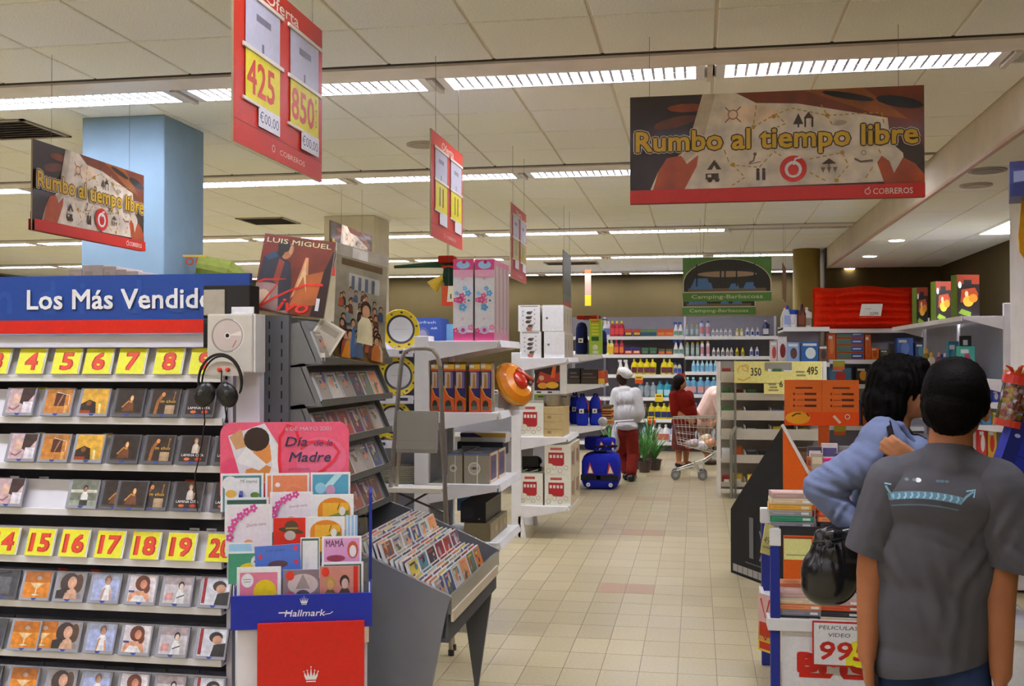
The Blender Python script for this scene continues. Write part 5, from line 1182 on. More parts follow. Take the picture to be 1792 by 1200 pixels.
def rucksack(lab, px, Y, z, h, r, group):
    t = thing('rucksack', lab, 'rucksack', (XA(px, Y), Y, z), 0, group)
    b = MB(); b.lathe([(r * .8, 0), (r, h * .08), (r * 1.02, h * .35), (r * .94, h * .48), (r, h * .6), (r * .95, h * .8), (r * .6, h * .95), (r * .15, h)], '#2130a0', 18); obj('bag', b, 'cloth', t, smooth=True)
    b = MB(); b.lathe([(r * 1.03, h * .44), (r * 1.03, h * .56)], '#15172c', 18, cap=False); obj('belt', b, 'cloth', t)
    b = MB(); b.frame((-r * .4, -r * 1.06, h * .42), (1, 0, 0), (0, 0, 1)); b.rect(0, r * .75, 0, h * .15, '#cfcfca'); b.rect(r * .2, r * .5, h * .04, h * .1, '#3a3a40'); obj('badge', b, 'print', t)
    b = MB(); b.stroke if False else None; b.tube([(r * .5, -r * .3, h * .95), (r * .95, -r * .5, h * .75), (r * 1.02, -r * .4, h * .5)], .008, '#b5352c', 6); obj('piping', b, 'cloth', t)
    b = MB(); b.tube([(-r * .3, 0, h * .96), (-r * .2, 0, h * 1.06), (r * .2, 0, h * 1.06), (r * .3, 0, h * .96)], .012, '#15172c', 6); obj('loop', b, 'cloth', t)
hh = ZA(1020, 692, Ye) - ZA(1020, 744, Ye)
rucksack('blue rucksack with a white badge on the third camping shelf, nearer one', 1019, Ye + .15, z3[2] + .002, hh, .078, 'blue rucksacks on the third camping shelf')
rucksack('blue rucksack with a red edge on the third camping shelf, further one', 1042, Ye + .22, z3[2] + .002, hh, .078, 'blue rucksacks on the third camping shelf')
rucksack('small blue rucksack at the back by the post', 1006, Ye + .45, z3[2] + .002, hh * 1.05, .07, 'blue rucksacks on the third camping shelf')
me = None
for k in range(7):
    b = MB(); b.box(-.12, .12, -.17, .17, 0, .032, ['#b5542a', '#c99a3a', '#6a3a24', '#c9702c', '#8f2f22', '#d2a44a', '#4a3a30'][k], bev=.012); b.box(-.121, .121, -.171, -.165, .013, .018, '#e0c48a')
    o = tag(obj('towel', b, 'cloth', loc=(XA(1056, Ye + .6), Ye + .62, z3[2] + .002 + k * .034)), ['rust', 'golden', 'brown', 'orange', 'maroon', 'yellow', 'dark brown'][k] + ' folded towel in the stack behind the rucksacks', 'towel', 'folded striped towels')
b = MB(); b.lathe([(.03, 0), (.055, .01), (.06, .03), (.03, .05)], '#8f8f8c', 16, Tm((0, 0, .05), rx=1.2)); b.box(-.03, .03, -.03, .03, 0, .02, '#a9a9a9'); tag(obj('camping_lamp', b, 'plastic', loc=(XA(1062, Ye + .02) - .05, Ye + .03, z3[2] + .002)), 'round white camping lamp at the edge of the rucksack shelf', 'lamp')
# sports bags on the floor in front
fb_ = P(1049, 857, Z=0)
def sportsbag(lab, x, y, z, w, d, h, group):
    t = thing('sports_bag', lab, 'bag', (x, y, z), 0, group)
    bm = MB(); bm.box(-w / 2, w / 2, -d / 2, d / 2, 0, h, '#1d259a', bev=min(w, h) * .22); obj('body', bm, 'cloth', t, smooth=True)
    q = MB(); q.box(-w * .5 - .002, w * .5 + .002, -d / 2 - .006, -d / 2 + .05, h * .26, h * .42, '#20202a', bev=.004); obj('belt', q, 'cloth', t)
    q = MB(); q.frame((-w / 2, -d / 2 - .004, 0), (1, 0, 0), (0, 0, 1), .001)
    for s in (.16, .70):
        q.poly([(w * s, h * .45), (w * (s + .2), h * .45), (w * (s + .08 if s < .5 else s + .06), h * .78)], '#b5281f'); q.poly([(w * (s + .035), h * .47), (w * (s + .165), h * .47), (w * (s + .085), h * .68)], '#d8cdbc')
    for s in (.2, .8): q.oval(w * s, h * .14, w * .055, w * .055, '#cfd0d8', 14); q.oval(w * s, h * .14, w * .03, w * .03, '#8a8ea8', 10)
    q.rect(w * .42, w * .52, h * .29, h * .4, '#8d8d90'); obj('emblem', q, 'print', t)['kind'] = 'stuff'
    q = MB(); q.tube([(-w * .2, -d * .3, h * .95), (-w * .15, -d * .3, h * 1.1), (w * .15, -d * .3, h * 1.1), (w * .2, -d * .3, h * .95)], .012, '#1a1c34', 6); obj('handle', q, 'cloth', t)
    q = MB(); q.tube([(0, -d * .45, h * .97), (0, d * .45, h * .97)], .006, '#14162c', 6); obj('zip', q, 'cloth', t); return t
hb = ZA(1049, 795, fb_.y) - 0
sportsbag('large blue sports bag with red and white triangles on the floor', fb_.x, fb_.y + .3, .001, XA(1082, fb_.y) - XA(1017, fb_.y), .6, hb, 'blue sports bags on the floor')
sportsbag('smaller blue sports bag lying on the large one', fb_.x - .02, fb_.y + .32, hb + .03, .3, .36, .17, 'blue sports bags on the floor').rotation_euler = (0, 0, .55)
# ------------------------------------------------------------------ cleaning products on the back wall
YB = 19.1
bwl = thing('wall_shelving', 'long white supermarket shelving with cleaning products along the back wall', 'shelf', (0, YB + .3, 0))
zl = [ZA(1150, y, YB) for y in (588, 620, 655, 695, 733, 773)]
zl2 = [ZA(1250, y, YB) for y in (588, 623, 650, 690, 733, 773)]
xs_ = [-3.6, -2.1, XA(1198, YB), XA(1352, YB)]
xs_ = [XA(1198, YB) - 2 * 1.48, XA(1198, YB) - 1.48, XA(1198, YB), XA(1198, YB) + 1.62]
b = MB(); b.box(xs_[0], xs_[3], .38, .42, 0, ZA(1150, 553, YB + .4), '#77747a'); obj('back_panel', b, 'paint', bwl)
for x in xs_:
    b = MB(); b.box(x - .02, x + .02, .34, .40, 0, ZA(1150, 553, YB + .4), '#b9b9c2'); obj('upright', b, 'paint', bwl)
for bay in range(3):
    for z in (zl2 if bay == 2 else zl):
        b = MB(); b.box(xs_[bay] + .005, xs_[bay + 1] - .005, -.28, .36, z - .03, z - .006, '#bfbfc9'); b.box(xs_[bay] + .005, xs_[bay + 1] - .005, -.30, -.28, z - .062, z, '#f0eff2', bev=.003); obj('shelf', b, 'paint', bwl)
b = MB(); b.box(xs_[0], xs_[3], -.26, .3, 0, .1, '#2e2c30'); obj('plinth', b, 'paint', bwl)
BOT = {}
def bottle(kind, c1, c2, c3):
    """squeeze = bottle with cap, spray = trigger bottle, can = aerosol, jug = handled bottle, pack = carton"""
    k = (kind, c1, c2, c3)
    if k in BOT: return dup(BOT[k])
    t = thing(kind, 'x', 'bottle'); b = MB(); q = MB(); L = MB()
    if kind == 'squeeze_bottle':
        b.lathe([(.042, 0), (.046, .01), (.046, .15), (.03, .19), (.016, .205)], c1, 12, Matrix.Diagonal((1, .7, 1, 1))); q.lathe([(.019, .205), (.017, .25)], c2, 10)
        L.box(-.034, .034, -.034, -.032, .03, .13, c3)
    elif kind == 'spray_bottle':
        b.lathe([(.045, 0), (.048, .02), (.045, .09), (.022, .17), (.014, .21)], c1, 12, Matrix.Diagonal((1, .65, 1, 1))); q.box(-.045, .02, -.014, .014, .21, .25, c2); q.box(-.03, -.022, -.01, .01, .18, .21, c2)
        L.box(-.034, .034, -.0325, -.031, .02, .09, c3)
    elif kind == 'spray_can':
        b.lathe([(.032, 0), (.033, .005), (.033, .2), (.022, .225)], c1, 12); q.lathe([(.024, .225), (.022, .262)], c2, 10); L.lathe([(.0335, .04), (.0335, .16)], c3, 12, cap=False)
    elif kind == 'jug':
        b.lathe([(.055, 0), (.06, .012), (.06, .14), (.045, .2), (.018, .235), (.018, .25)], c1, 12, Matrix.Diagonal((1, .7, 1, 1))); b.tube([(.02, 0, .22), (.06, 0, .2), (.058, 0, .13)], .012, c1, 6); q.lathe([(.022, .25), (.02, .28)], c2, 10)
        L.box(-.048, .048, -.044, -.042, .03, .13, c3)
    else:
        b.box(-.055, .055, -.03, .03, 0, .1, c1, bev=.002); q.box(-.055, .055, -.0312, -.030, .055, .1, c2); L.box(-.04, .04, -.0322, -.031, .02, .05, c3)
    n1, n2, n3 = ('body', 'cap', 'printed_label') if kind != 'carton_pack' else ('box', 'upper_panel', 'printed_label')
    obj(n1, b, 'plastic', t); obj(n2, q, 'plastic', t); obj(n3, L, 'print', t); BOT[k] = t
    return t
RN = ['top shelf', 'second shelf', 'third shelf', 'fourth shelf', 'fifth shelf', 'bottom shelf']
goods = [
 # shelf, kind, colours, px centres, scale, words
 (0, 'squeeze_bottle', ('#d8d8da', '#e6e6e6', '#5a6aa0'), [1060, 1065], 1.1, 'white bottle'),
 (0, 'squeeze_bottle', ('#a3163a', '#d8c02a', '#c23a34'), [1072, 1080, 1088], 1.12, 'crimson bottle with a yellow cap'),
 (0, 'carton_pack', ('#2c2a5a', '#b5352c', '#d8b02a'), [1100, 1115], 1.3, 'red and yellow carton'),
 (0, 'carton_pack', ('#2c5c46', '#5a7a4a', '#2f4a8a'), [1128, 1142], 1.3, 'green carton'),
 (0, 'carton_pack', ('#c2602c', '#b5522a', '#d07a3c'), [1157, 1171], 1.3, 'orange carton'),
 (0, 'spray_bottle', ('#dfe2e0', '#28479c', '#5a8a7a'), [1183, 1191], 1.0, 'white trigger spray with a blue head'),
 (0, 'spray_can', ('#7a9290', '#b5902c', '#9ab0aa'), [1202, 1211, 1220], .8, 'grey-green can with a gold cap'),
 (0, 'spray_can', ('#b9bdd0', '#4a5aa0', '#b57a80'), [1228, 1239], 1.05, 'white and blue aerosol can'),
 (0, 'squeeze_bottle', ('#d0d0cc', '#a8a8a2', '#8a8a92'), [1248, 1255, 1262, 1270, 1278], .55, 'small white bottle'),
 (0, 'squeeze_bottle', ('#c9b52c', '#e0d8c0', '#d8d8d0'), [1290, 1298], .55, 'small yellow bottle'),
 (0, 'squeeze_bottle', ('#d0d0d8', '#c9c9d2', '#3a4a8a'), [1308, 1317, 1326], .6, 'small white bottle with a blue label'),
 (0, 'jug', ('#27335c', '#c9c9c9', '#d8d8e0'), [1340], 1.0, 'navy bottle'),
 (1, 'squeeze_bottle', ('#d8c85a', '#e8e8e4', '#c9a82c'), [1063, 1070], 1.05, 'pale yellow bottle'),
 (1, 'squeeze_bottle', ('#a3163a', '#b8283c', '#c9702c'), [1079, 1088], 1.05, 'crimson bottle'),
 (1, 'carton_pack', ('#b5281c', '#2c2a6a', '#d8b08a'), [1100, 1114], 1.25, 'red, white and navy carton'),
 (1, 'carton_pack', ('#35463c', '#3a6a4a', '#5a7a5a'), [1129, 1143], 1.2, 'dark green carton'),
 (1, 'carton_pack', ('#b5562c', '#5a5a3a', '#c46a34'), [1158, 1171], 1.0, 'low orange carton'),
 (1, 'spray_bottle', ('#dfe2e0', '#28479c', '#5a8a7a'), [1183, 1192], 1.0, 'white trigger spray with a blue head'),
 (1, 'spray_can', ('#7a9290', '#a8842c', '#9ab0aa'), [1203, 1212, 1221], .95, 'grey-green can with a gold cap'),
 (1, 'spray_can', ('#b9bdd0', '#c9a83a', '#b57a80'), [1229, 1239], 1.0, 'white and blue aerosol can'),
 (1, 'squeeze_bottle', ('#cfc9c0', '#d8d8d2', '#7a7a82'), [1249, 1257, 1265, 1273, 1280], .6, 'small pale bottle'),
 (1, 'squeeze_bottle', ('#c9b52c', '#c9b52c', '#7a6a1c'), [1290, 1300], .6, 'small yellow bottle'),
 (1, 'squeeze_bottle', ('#b9bfd8', '#d0d0d8', '#3a4a8a'), [1315, 1325], .65, 'pale blue bottle'),
 (2, 'spray_bottle', ('#e2e2e0', '#e6e6e6', '#d0d0ce'), [1086, 1096], 1.05, 'all-white trigger spray'),
 (2, 'jug', ('#d2c01c', '#c9b81c', '#5c2a3a'), [1110, 1121, 1132, 1142, 1162, 1172], .98, 'yellow bottle with a dark red label'),
 (2, 'squeeze_bottle', ('#b9b08a', '#2c3fa0', '#3a4a9a'), [1182, 1189], .85, 'beige bottle with a blue cap'),
 (2, 'squeeze_bottle', ('#8fc0d8', '#b9d8e6', '#6aa0c4'), [1214, 1221, 1229, 1237, 1244, 1252], .78, 'light blue bottle'),
 (3, 'jug', ('#7a8a92', '#9aa6ac', '#8a929a'), [1121, 1132, 1143], .95, 'clear grey bottle'),
 (3, 'jug', ('#2c8aa0', '#2a5c7a', '#9ac4d0'), [1155, 1167], 1.05, 'teal bottle'),
 (3, 'jug', ('#5a94b5', '#b0dcd4', '#c08a84'), [1203, 1213, 1226, 1238, 1249], 1.08, 'blue bottle with a mint cap'),
 (4, 'jug', ('#c2b41e', '#b5a81c', '#1f2a5c'), [1140, 1151, 1162, 1172], 1.0, 'yellow bottle with a navy label'),
 (4, 'jug', ('#4a4a2a', '#6a6a30', '#22301c'), [1118, 1129], .95, 'dark olive bottle'),
 (4, 'jug', ('#5a86b0', '#c0c8d0', '#8aa0b8'), [1205, 1217, 1240], 1.0, 'blue bottle'),
 (5, 'jug', ('#d8d8de', '#d0d0d8', '#b5604c'), [1143, 1154, 1165], 1.1, 'large white bottle with a red label'),
 (5, 'jug', ('#8a94b8', '#2c3a8a', '#c9c9d2'), [1128, 1177, 1190], 1.05, 'blue-grey bottle'),
 (5, 'jug', ('#c9c9d2', '#2c3a8a', '#c9c9d2'), [1212, 1228, 1244], 1.05, 'tall white bottle with a blue cap'),
]
for sh, kind, cols, pxs, sc, words in goods:
    for k, px in enumerate(pxs):
        o = bottle(kind, *cols); bay2 = px > 1198
        o.location = (XA(px, YB + .05) , YB + .06 - (.0 if k % 2 else .012), (zl2 if bay2 else zl)[sh] + .001)
        o.scale = (sc, sc, sc)
        o['label'] = words + ' on the ' + RN[sh] + ' ' + ((', ' + (ORD[k] + ' of ' + NUMW[len(pxs)])) if len(pxs) > 1 else '')
        o['category'] = 'carton' if kind == 'carton_pack' else 'bottle'; o['group'] = 'cleaning products on the back wall shelving'
for px, py, c1, c2, w_ in ((1118, 664, '#c9b52c', '#c2491c', 'yellow and orange'), (1153, 696, '#d8c62c', '#c9b51c', 'yellow'), (1140, 735, '#d8b83a', '#c2352c', 'red and yellow'), (1192, 660, '#8a1f2a', '#c9b52c', 'dark red')):
    a = P(px, py, Y=YB - .0005); b = MB(); b.box(-.07, .07, -.003, 0, -.07, .07, c2); b.box(-.07, .07, -.005, -.002, 0, .07, c1); b.frame((-.05, -.0052, .02), (1, 0, 0), (0, 0, 1)); b.rect(0, .1, 0, .025, '#8a2a1c')
    tag(obj('price_flag', b, 'print', loc=a), w_ + ' price flag on the back wall shelves', 'price tag', 'price flags on the back wall shelves')
# ------------------------------------------------------------------ hanging signs
def wires(t, pts, z0, z1):
    for i, (x, y) in enumerate(pts):
        b = MB(); b.tube([(x, y, z0), (x, y, z1)], .0013, '#6a635a', 5)
        if i < len(pts) - 1: obj('wire', b, 'steel', t)
    return b
def banner(lab, cx_, cy_, zb, w, h, rz):
    t = thing('hanging_banner', lab, 'sign', (cx_, cy_, zb), rz, 'map banners hanging from the ceiling')
    b = MB(); b.box(-w / 2, w / 2, -.004, .004, 0, h, '#8a7a62'); obj('board', b, 'card', t)
    for side in (0, 1):
        b = MB()
        if side == 0: b.frame((-w / 2, -.0042, 0), (1, 0, 0), (0, 0, 1), .0004)
        else: b.frame((w / 2, .0042, 0), (-1, 0, 0), (0, 0, 1), .0004)
        p = MB(); p.fr = b.fr; p.ly = 1
        p.rect(0, w, 0, h, '#2a1a12'); p.poly([(w * .36, h), (w, h), (w, h * .35), (w * .9, h * .3)], '#6e2f10'); p.poly([(w * .6, h), (w * .8, h), (w * .95, h * .7), (w * .85, h * .75)], '#8a4a14')
        p.oval(w * .16, h * .75, w * .08, h * .05, '#5c2a10', 12, rot=.2); p.oval(w * .06, h * .62, w * .05, h * .04, '#4a2410', 10); p.oval(w * .92, h * .86, w * .08, h * .05, '#15100e', 12, rot=-.2); p.oval(w * .75, h * .93, w * .09, h * .03, '#1c120e', 12, rot=-.2); p.oval(w * .95, h * .4, w * .05, h * .14, '#3a2a1a', 12); p.oval(w * .2, h * .88, w * .07, h * .04, '#7a3412', 10)
        p.poly([(w * .255, h), (w * .37, h), (w * .44, h * .9), (w * .58, h * .88), (w * .88, h * .72), (w * .89, h * .5), (w * .93, h * .4), (w * .94, h * .15), (w * .07, h * .12), (w * .1, h * .3), (w * .2, h * .5)], '#c9bba6')
        p.poly([(w * .255, h), (w * .3, h), (w * .25, h * .5), (w * .16, h * .3), (w * .2, h * .5)], '#b5a48c'); p.oval(w * .42, h * .8, w * .1, h * .08, '#cfb598', 14); p.oval(w * .62, h * .5, w * .12, h * .1, '#cdbfac', 14)
        p.poly([(w * .08, h * .12), (w * .1, h * .3), (w * .13, h * .42), (w * .18, h * .44), (w * .2, h * .36), (w * .24, h * .44), (w * .235, h * .34), (w * .19, h * .12)], '#a8481c')
        p.poly([(w * .87, h * .12), (w * .845, h * .32), (w * .86, h * .38), (w * .885, h * .33), (w * .9, h * .22), (w * .93, h * .36), (w * .97, h * .3), (w * 1.0, h * .2), (w, h * .12)], '#a04418')
        obj('photo_print' if side == 0 else 'photo_print', p, 'photobig', t)
        b.ly = p.ly + 1
        def dash(pts):
            for i in range(len(pts) - 1):
                (xa, ya), (xc, yc) = pts[i], pts[i + 1]; L = sqrt(((xc - xa) * w) ** 2 + ((yc - ya) * h) ** 2); n = max(2, int(L / .028))
                for q in range(n):
                    f, g = q / n, (q + .6) / n; b.stroke([(w * (xa + (xc - xa) * f), h * (ya + (yc - ya) * f)), (w * (xa + (xc - xa) * g), h * (ya + (yc - ya) * g))], .006, '#a8822c', up=0)
        dash([(.44, .88), (.43, .68), (.5, .78), (.56, .84), (.68, .76), (.86, .77), (.87, .65)]); dash([(.51, .78), (.54, .7), (.5, .66)]); dash([(.66, .86), (.7, .66)]); dash([(.33, .48), (.35, .34), (.45, .31), (.5, .45), (.53, .4)]); dash([(.36, .34), (.4, .22), (.35, .14)])
        dash([(.62, .37), (.73, .42), (.75, .3), (.71, .18)]); dash([(.62, .25), (.68, .16)]); dash([(.84, .5), (.86, .38)]); dash([(.83, .28), (.8, .16)])
        for x, y in ((.43, .68), (.5, .77), (.68, .76), (.36, .34), (.73, .42), (.71, .17)): b.oval(w * x, h * y, .011, .011, '#a87a20', 10)
        ic = '#3f2c22'
        b.ring(w * .36, h * .8, .02, .026, '#8a6a52', 16)
        for k in range(4): a = pi / 4 + k * pi / 2; b.stroke([(w * .36 + .024 * cos(a), h * .8 + .024 * sin(a)), (w * .36 + .055 * cos(a), h * .8 + .055 * sin(a))], .006, '#7a5c48')
        b.poly([(w * .565, h * .69), (w * .6, h * .69), (w * .583, h * .79)], ic); b.rect(w * .58, w * .586, h * .66, h * .7, ic); b.poly([(w * .6, h * .74), (w * .635, h * .74), (w * .617, h * .8)], ic); b.rect(w * .603, w * .609, h * .66, h * .75, ic); b.rect(w * .627, w * .633, h * .66, h * .75, ic)
        b.poly([(w * .27, h * .3), (w * .32, h * .3), (w * .295, h * .39)], ic); b.poly([(w * .287, h * .3), (w * .303, h * .3), (w * .295, h * .34)], '#c9bba6'); b.rect(w * .265, w * .31, h * .21, h * .265, ic); b.rect(w * .272, w * .285, h * .23, h * .255, '#c9bba6'); b.oval(w * .28, h * .205, .012, .012, ic, 10); b.oval(w * .305, h * .205, .012, .012, ic, 10)
        for x in (.445, .465): b.oval(w * x, h * .285, .009, .009, ic, 8); b.rect(w * x - .008, w * x + .008, h * .19, h * .27, ic)
        b.oval(w * .435, h * .43, .009, .009, '#6a5444', 8); b.stroke([(w * .435, h * .42), (w * .43, h * .37), (w * .415, h * .35)], .008, '#6a5444'); b.stroke([(w * .415, h * .34), (w * .455, h * .36)], .004, '#6a5444')
        b.poly([(w * .66, h * .32), (w * .71, h * .32), (w * .685, h * .37)], ic); b.stroke([(w * .685, h * .33), (w * .685, h * .24)], .005, ic)
        for x in (.665, .685, .705): b.poly([(w * x - .012, h * .29), (w * x + .012, h * .29), (w * x, h * .24)], '#6a5444')
        b.stroke([(w * .77, h * .36), (w * .79, h * .33), (w * .83, h * .34)], .01, '#6a5444'); b.ring(w * .8, h * .41, .009, .013, '#8a735f', 12); b.oval(w * .725, h * .69, .03, .012, '#a5907c', 10)
        b.oval(w * .565, h * .285, .066, .066, '#c0281a', 28); b.ring(w * .565, h * .28, .03, .042, '#e4dcd2', 24); b.oval(w * .565 - .018, h * .28 + .006, .02, .026, '#e4dcd2', 14); b.oval(w * .565 + .018, h * .28 + .006, .02, .026, '#e4dcd2', 14); b.oval(w * .565, h * .278, .027, .027, '#c0281a', 18); b.stroke([(w * .565, h * .32), (w * .572, h * .375), (w * .59, h * .385)], .01, '#e4dcd2')
        b.text('Rumbo al tiempo libre', w * .022, h * .485, h * .26, '#cfc0a4', width=w * .955, bold=.1, rot=.0); b.text('Rumbo al tiempo libre', w * .022, h * .485, h * .26, '#2b2016', width=w * .955, bold=.07); b.text('Rumbo al tiempo libre', w * .022, h * .485, h * .26, '#c69c22', width=w * .955, bold=.03)
        b.rect(0, w, 0, h * .125, '#bd2212'); b.text('COBREROS', w * .83, h * .035, h * .075, '#d8cfc8', width=w * .13, bold=.01); b.ring(w * .812, h * .06, .011, .015, '#d8cfc8', 14); b.stroke([(w * .812, h * .08), (w * .818, h * .1)], .005, '#d8cfc8')
        obj('print', b, 'print', t)
    return t
YBN = 5.45
bl_, br_ = P(1103, 358, Y=YBN), P(1618, 348, Y=YBN); tl_ = P(1101, 171, Y=YBN)
t = banner('wide map banner facing down the aisle, in front of the light rows', (bl_.x + br_.x) / 2, YBN, bl_.z, br_.x - bl_.x, tl_.z - bl_.z, 0)
obj('wire', wires(t, ((-.62, 0), (.6, 0)), tl_.z - bl_.z, ZCEIL - bl_.z), 'steel', t)
XB2 = -3.45
a, c, d = P(55, 402, X=XB2), P(250, 440, X=XB2), P(55, 242, X=XB2)
t = banner('map banner turned side-on in front of the blue column', XB2, (a.y + c.y) / 2, (a.z + c.z) / 2, c.y - a.y, d.z - a.z, pi / 2)
obj('wire', wires(t, ((-.4, 0), (.4, 0)), d.z - a.z, ZCEIL - (a.z + c.z) / 2), 'steel', t)
XB3 = -3.2
a, c = P(577, 480, X=XB3), P(650, 487, X=XB3); d = P(577, 380, X=XB3)
t = banner('distant map banner half hidden behind the crowd poster', XB3, (a.y + c.y) / 2, a.z, min(1.6, c.y - a.y), (d.z - a.z) * .95, pi / 2)
obj('wire', wires(t, ((-.3, 0), (.3, 0)), (d.z - a.z) * .95, ZCEIL - a.z), 'steel', t)
def oferta(lab, xs, pxn, pyn, pxf, pyf, dark=False, near=True):
    a, c = P(pxn, pyn, X=xs), P(pxf, pyf, X=xs); w = c.y - a.y; h = .575; zb = (a.z + c.z) / 2
    t = thing('price_sign', lab, 'sign', (xs, (a.y + c.y) / 2, zb), pi / 2, 'hanging price signs over the gondola ends')
    b = MB(); b.box(-w / 2, w / 2, -.004, .004, 0, h, '#b9a58c'); obj('board', b, 'card', t)
    b = MB(); b.frame((-w / 2, -.0042, 0), (1, 0, 0), (0, 0, 1), .0005)
    b.rect(0, w, 0, h, '#b52a18'); b.rect(0, w, h * .125, h * .13, '#6a1710')
    b.text('Oferta', w * .5, h * .885, h * .105, '#d8c4b0', width=w * .38, center=True, bold=.01)
    b.text('COBREROS', w * .47, h * .045, h * .045, '#dcb4a4', width=w * .3, bold=.01); b.ring(w * .4, h * .062, .009, .013, '#dcb4a4', 14)
    obj('printed_face', b, 'print', t)
    for k, (x0, s1, s2) in enumerate(((.1, '425', 'x'), (.58, '850', 'x'))):
        q = MB(); x0 *= w; ww = w * .36
        q.frame((-w / 2 + x0, -.0075, 0), (1, 0, 0), (0, 0, 1), .0005)
        q.rect(0, ww, h * .55, h * .845, '#a8a6b2'); q.rect(ww * .3, ww * .72, h * .73, h * .77, '#6e6a78'); q.rect(ww * .46, ww * .52, h * .57, h * .62, '#55505c')
        q.rect(0, ww, h * .265, h * .55, '#c9bb1c' if not dark else '#a89a24')
        if near: q.text(s1, ww * .05, h * .31, h * .27, '#b5321c', width=ww * .78, bold=.02)
        else: q.rect(ww * .34, ww * .42, h * .32, h * .5, '#3a3410'); q.rect(ww * .6, ww * .68, h * .32, h * .5, '#3a3410')
        if near and k == 1:
            for i, ch in enumerate('PTS'): q.text(ch, ww * .87, h * (.47 - .07 * i), h * .06, '#5a3a14')
        q.rect(ww * .36, ww, h * .145, h * .265, '#cfccd0')
        if near: q.text('€00,00', ww * .4, h * .175, h * .085, '#3a4466', width=ww * .56)
        obj('price_card', q, 'print', t)
        q = MB(); q.box(-w / 2 + x0 - .02, -w / 2 + x0 + ww + .03, -.012, -.0045, h * .845, h * .87, '#c6bcae', bev=.002); q.box(-w / 2 + x0 - .02, -w / 2 + x0 + ww + .03, -.012, -.0045, h * .54, h * .565, '#c6bcae', bev=.002); q.box(-w / 2 + x0 - .02, -w / 2 + x0 + ww * .4, -.012, -.0045, h * .25, h * .27, '#c6bcae', bev=.002); obj('card_rail', q, 'plastic', t)
    obj('wire', wires(t, ((-w * .35, 0), (w * .38, 0)), h, ZCEIL - zb), 'steel', t)
    return t
XO = -1.40
oferta('red price sign reading 425 and 850, hanging nearest the camera', XO, 406, 248, 561, 317)
oferta('second red price sign down the aisle, above the pink boxes', XO, 753, 412, 808, 438, near=False)
oferta('third red price sign, above the white crockery boxes', XO, 893, 487, 920, 495, True, near=False)
a = P(985, 533, X=XO); t = thing('hanging_sign', 'dark grey-green hanging panel edge-on beyond the third price sign', 'sign', (XO, a.y + .35, a.z), pi / 2)
b = MB(); hq = P(985, 437, X=XO).z - a.z; b.box(-.35, .35, -.004, .004, 0, hq, '#7a6a58'); obj('board', b, 'card', t)
b = MB(); b.frame((-.35, -.0045, 0), (1, 0, 0), (0, 0, 1)); b.rect(0, .7, 0, hq, '#5f665c'); b.rect(0, .7, hq * .2, hq * .5, '#4c5648'); b.rect(0, .7, 0, hq * .08, '#a8452c'); obj('printed_face', b, 'print', t); obj('wire', wires(t, ((-.25, 0), (.25, 0)), hq, ZCEIL - a.z), 'steel', t)
a = P(1029, 535, Y=17.2); t = thing('hanging_streamer', 'narrow yellow and orange streamer hanging before the olive wall', 'sign', a)
b = MB(); hq = P(1029, 472, Y=17.2).z - a.z; b.box(-.05, .05, -.003, .003, 0, hq, '#c9b52c'); b.frame((-.05, -.0035, 0), (1, 0, 0), (0, 0, 1)); b.rect(0, .1, 0, hq * .3, '#d2bd2a'); b.rect(0, .1, hq * .3, hq * .9, '#a8897a'); b.rect(0, .1, hq * .9, hq, '#b5502c'); obj('strip', b, 'print', t); obj('wire', wires(t, ((0, 0),), hq, ZCEIL - a.z), 'steel', t)
def campsign(lab, Y, px0, px1, pyb, pyt):
    a, c = P(px0, pyb, Y=Y), P(px1, pyt, Y=Y); w, h = c.x - a.x, c.z - a.z
    t = thing('department_sign', lab, 'sign', (a.x, Y, a.z), 0, 'green camping department signs')
    b = MB(); b.box(0, w, -.006, .006, 0, h, '#3c6426'); obj('board', b, 'card', t)
    b = MB(); b.frame((0, -.0065, 0), (1, 0, 0), (0, 0, 1), .001)
    def arch(mx, col, mi=0):
        pts = [(w * mx, h * (.2 + mx * .6)), (w * (1 - mx), h * (.2 + mx * .6))]; n = 20
        for k in range(n + 1):
            x = pi * k / n; pts.append((w * .5 + (w * (.5 - mx)) * cos(x), h * .42 + (h * (.55 - mx)) * sin(x)))
        b.poly(pts, col)
    b.rect(0, w, 0, h, '#446e2a'); arch(.0, '#b5a988'); arch(.012, '#1c1c14')
    b.oval(w * .5, h * .62, w * .34, h * .07, '#8a7458', 16); b.rect(w * .06, w * .94, h * .22, h * .3, '#5c4a32')
    for x, s in ((.08, 1), (.2, .6), (.52, .5), (.68, .6)): b.poly([(w * x, h * .28), (w * (x + .06 * s), h * (.28 + .25 * s)), (w * (x + .2 * s), h * (.28 + .25 * s)), (w * (x + .24 * s), h * .28)], '#3f6390')
    for x in (.15, .42, .47, .6, .8): b.rect(w * x, w * (x + .018), h * .34, h * .85, '#17140f')
    b.rect(0, w, h * .205, h * .225, '#a8a080'); b.text('Camping-Barbacoas', w * .5, h * .07, h * .12, '#a9b080', width=w * .8, center=True, bold=.015)
    obj('printed_face', b, 'print', t); obj('wire', wires(t, ((w * .2, 0), (w * .8, 0)), h, ZCEIL - a.z), 'steel', t)
campsign('green camping sign with an arched photo of blue tents, nearer one', 12.6, 1195, 1350, 528, 449)
campsign('second green camping sign partly hidden below the nearer one', 15.6, 1194, 1322, 551, 484)
xx = P(1385, 470, Y=13.2).x; a, c = P(1366, 528, Y=13.9), P(1385, 520, X=xx)
t = thing('hanging_sign', 'faded red and grey panel hanging edge-on by the yellow pillar', 'sign', (xx - .06, 13.5, P(1375, 526, Y=13.5).z), pi / 2 - .12)
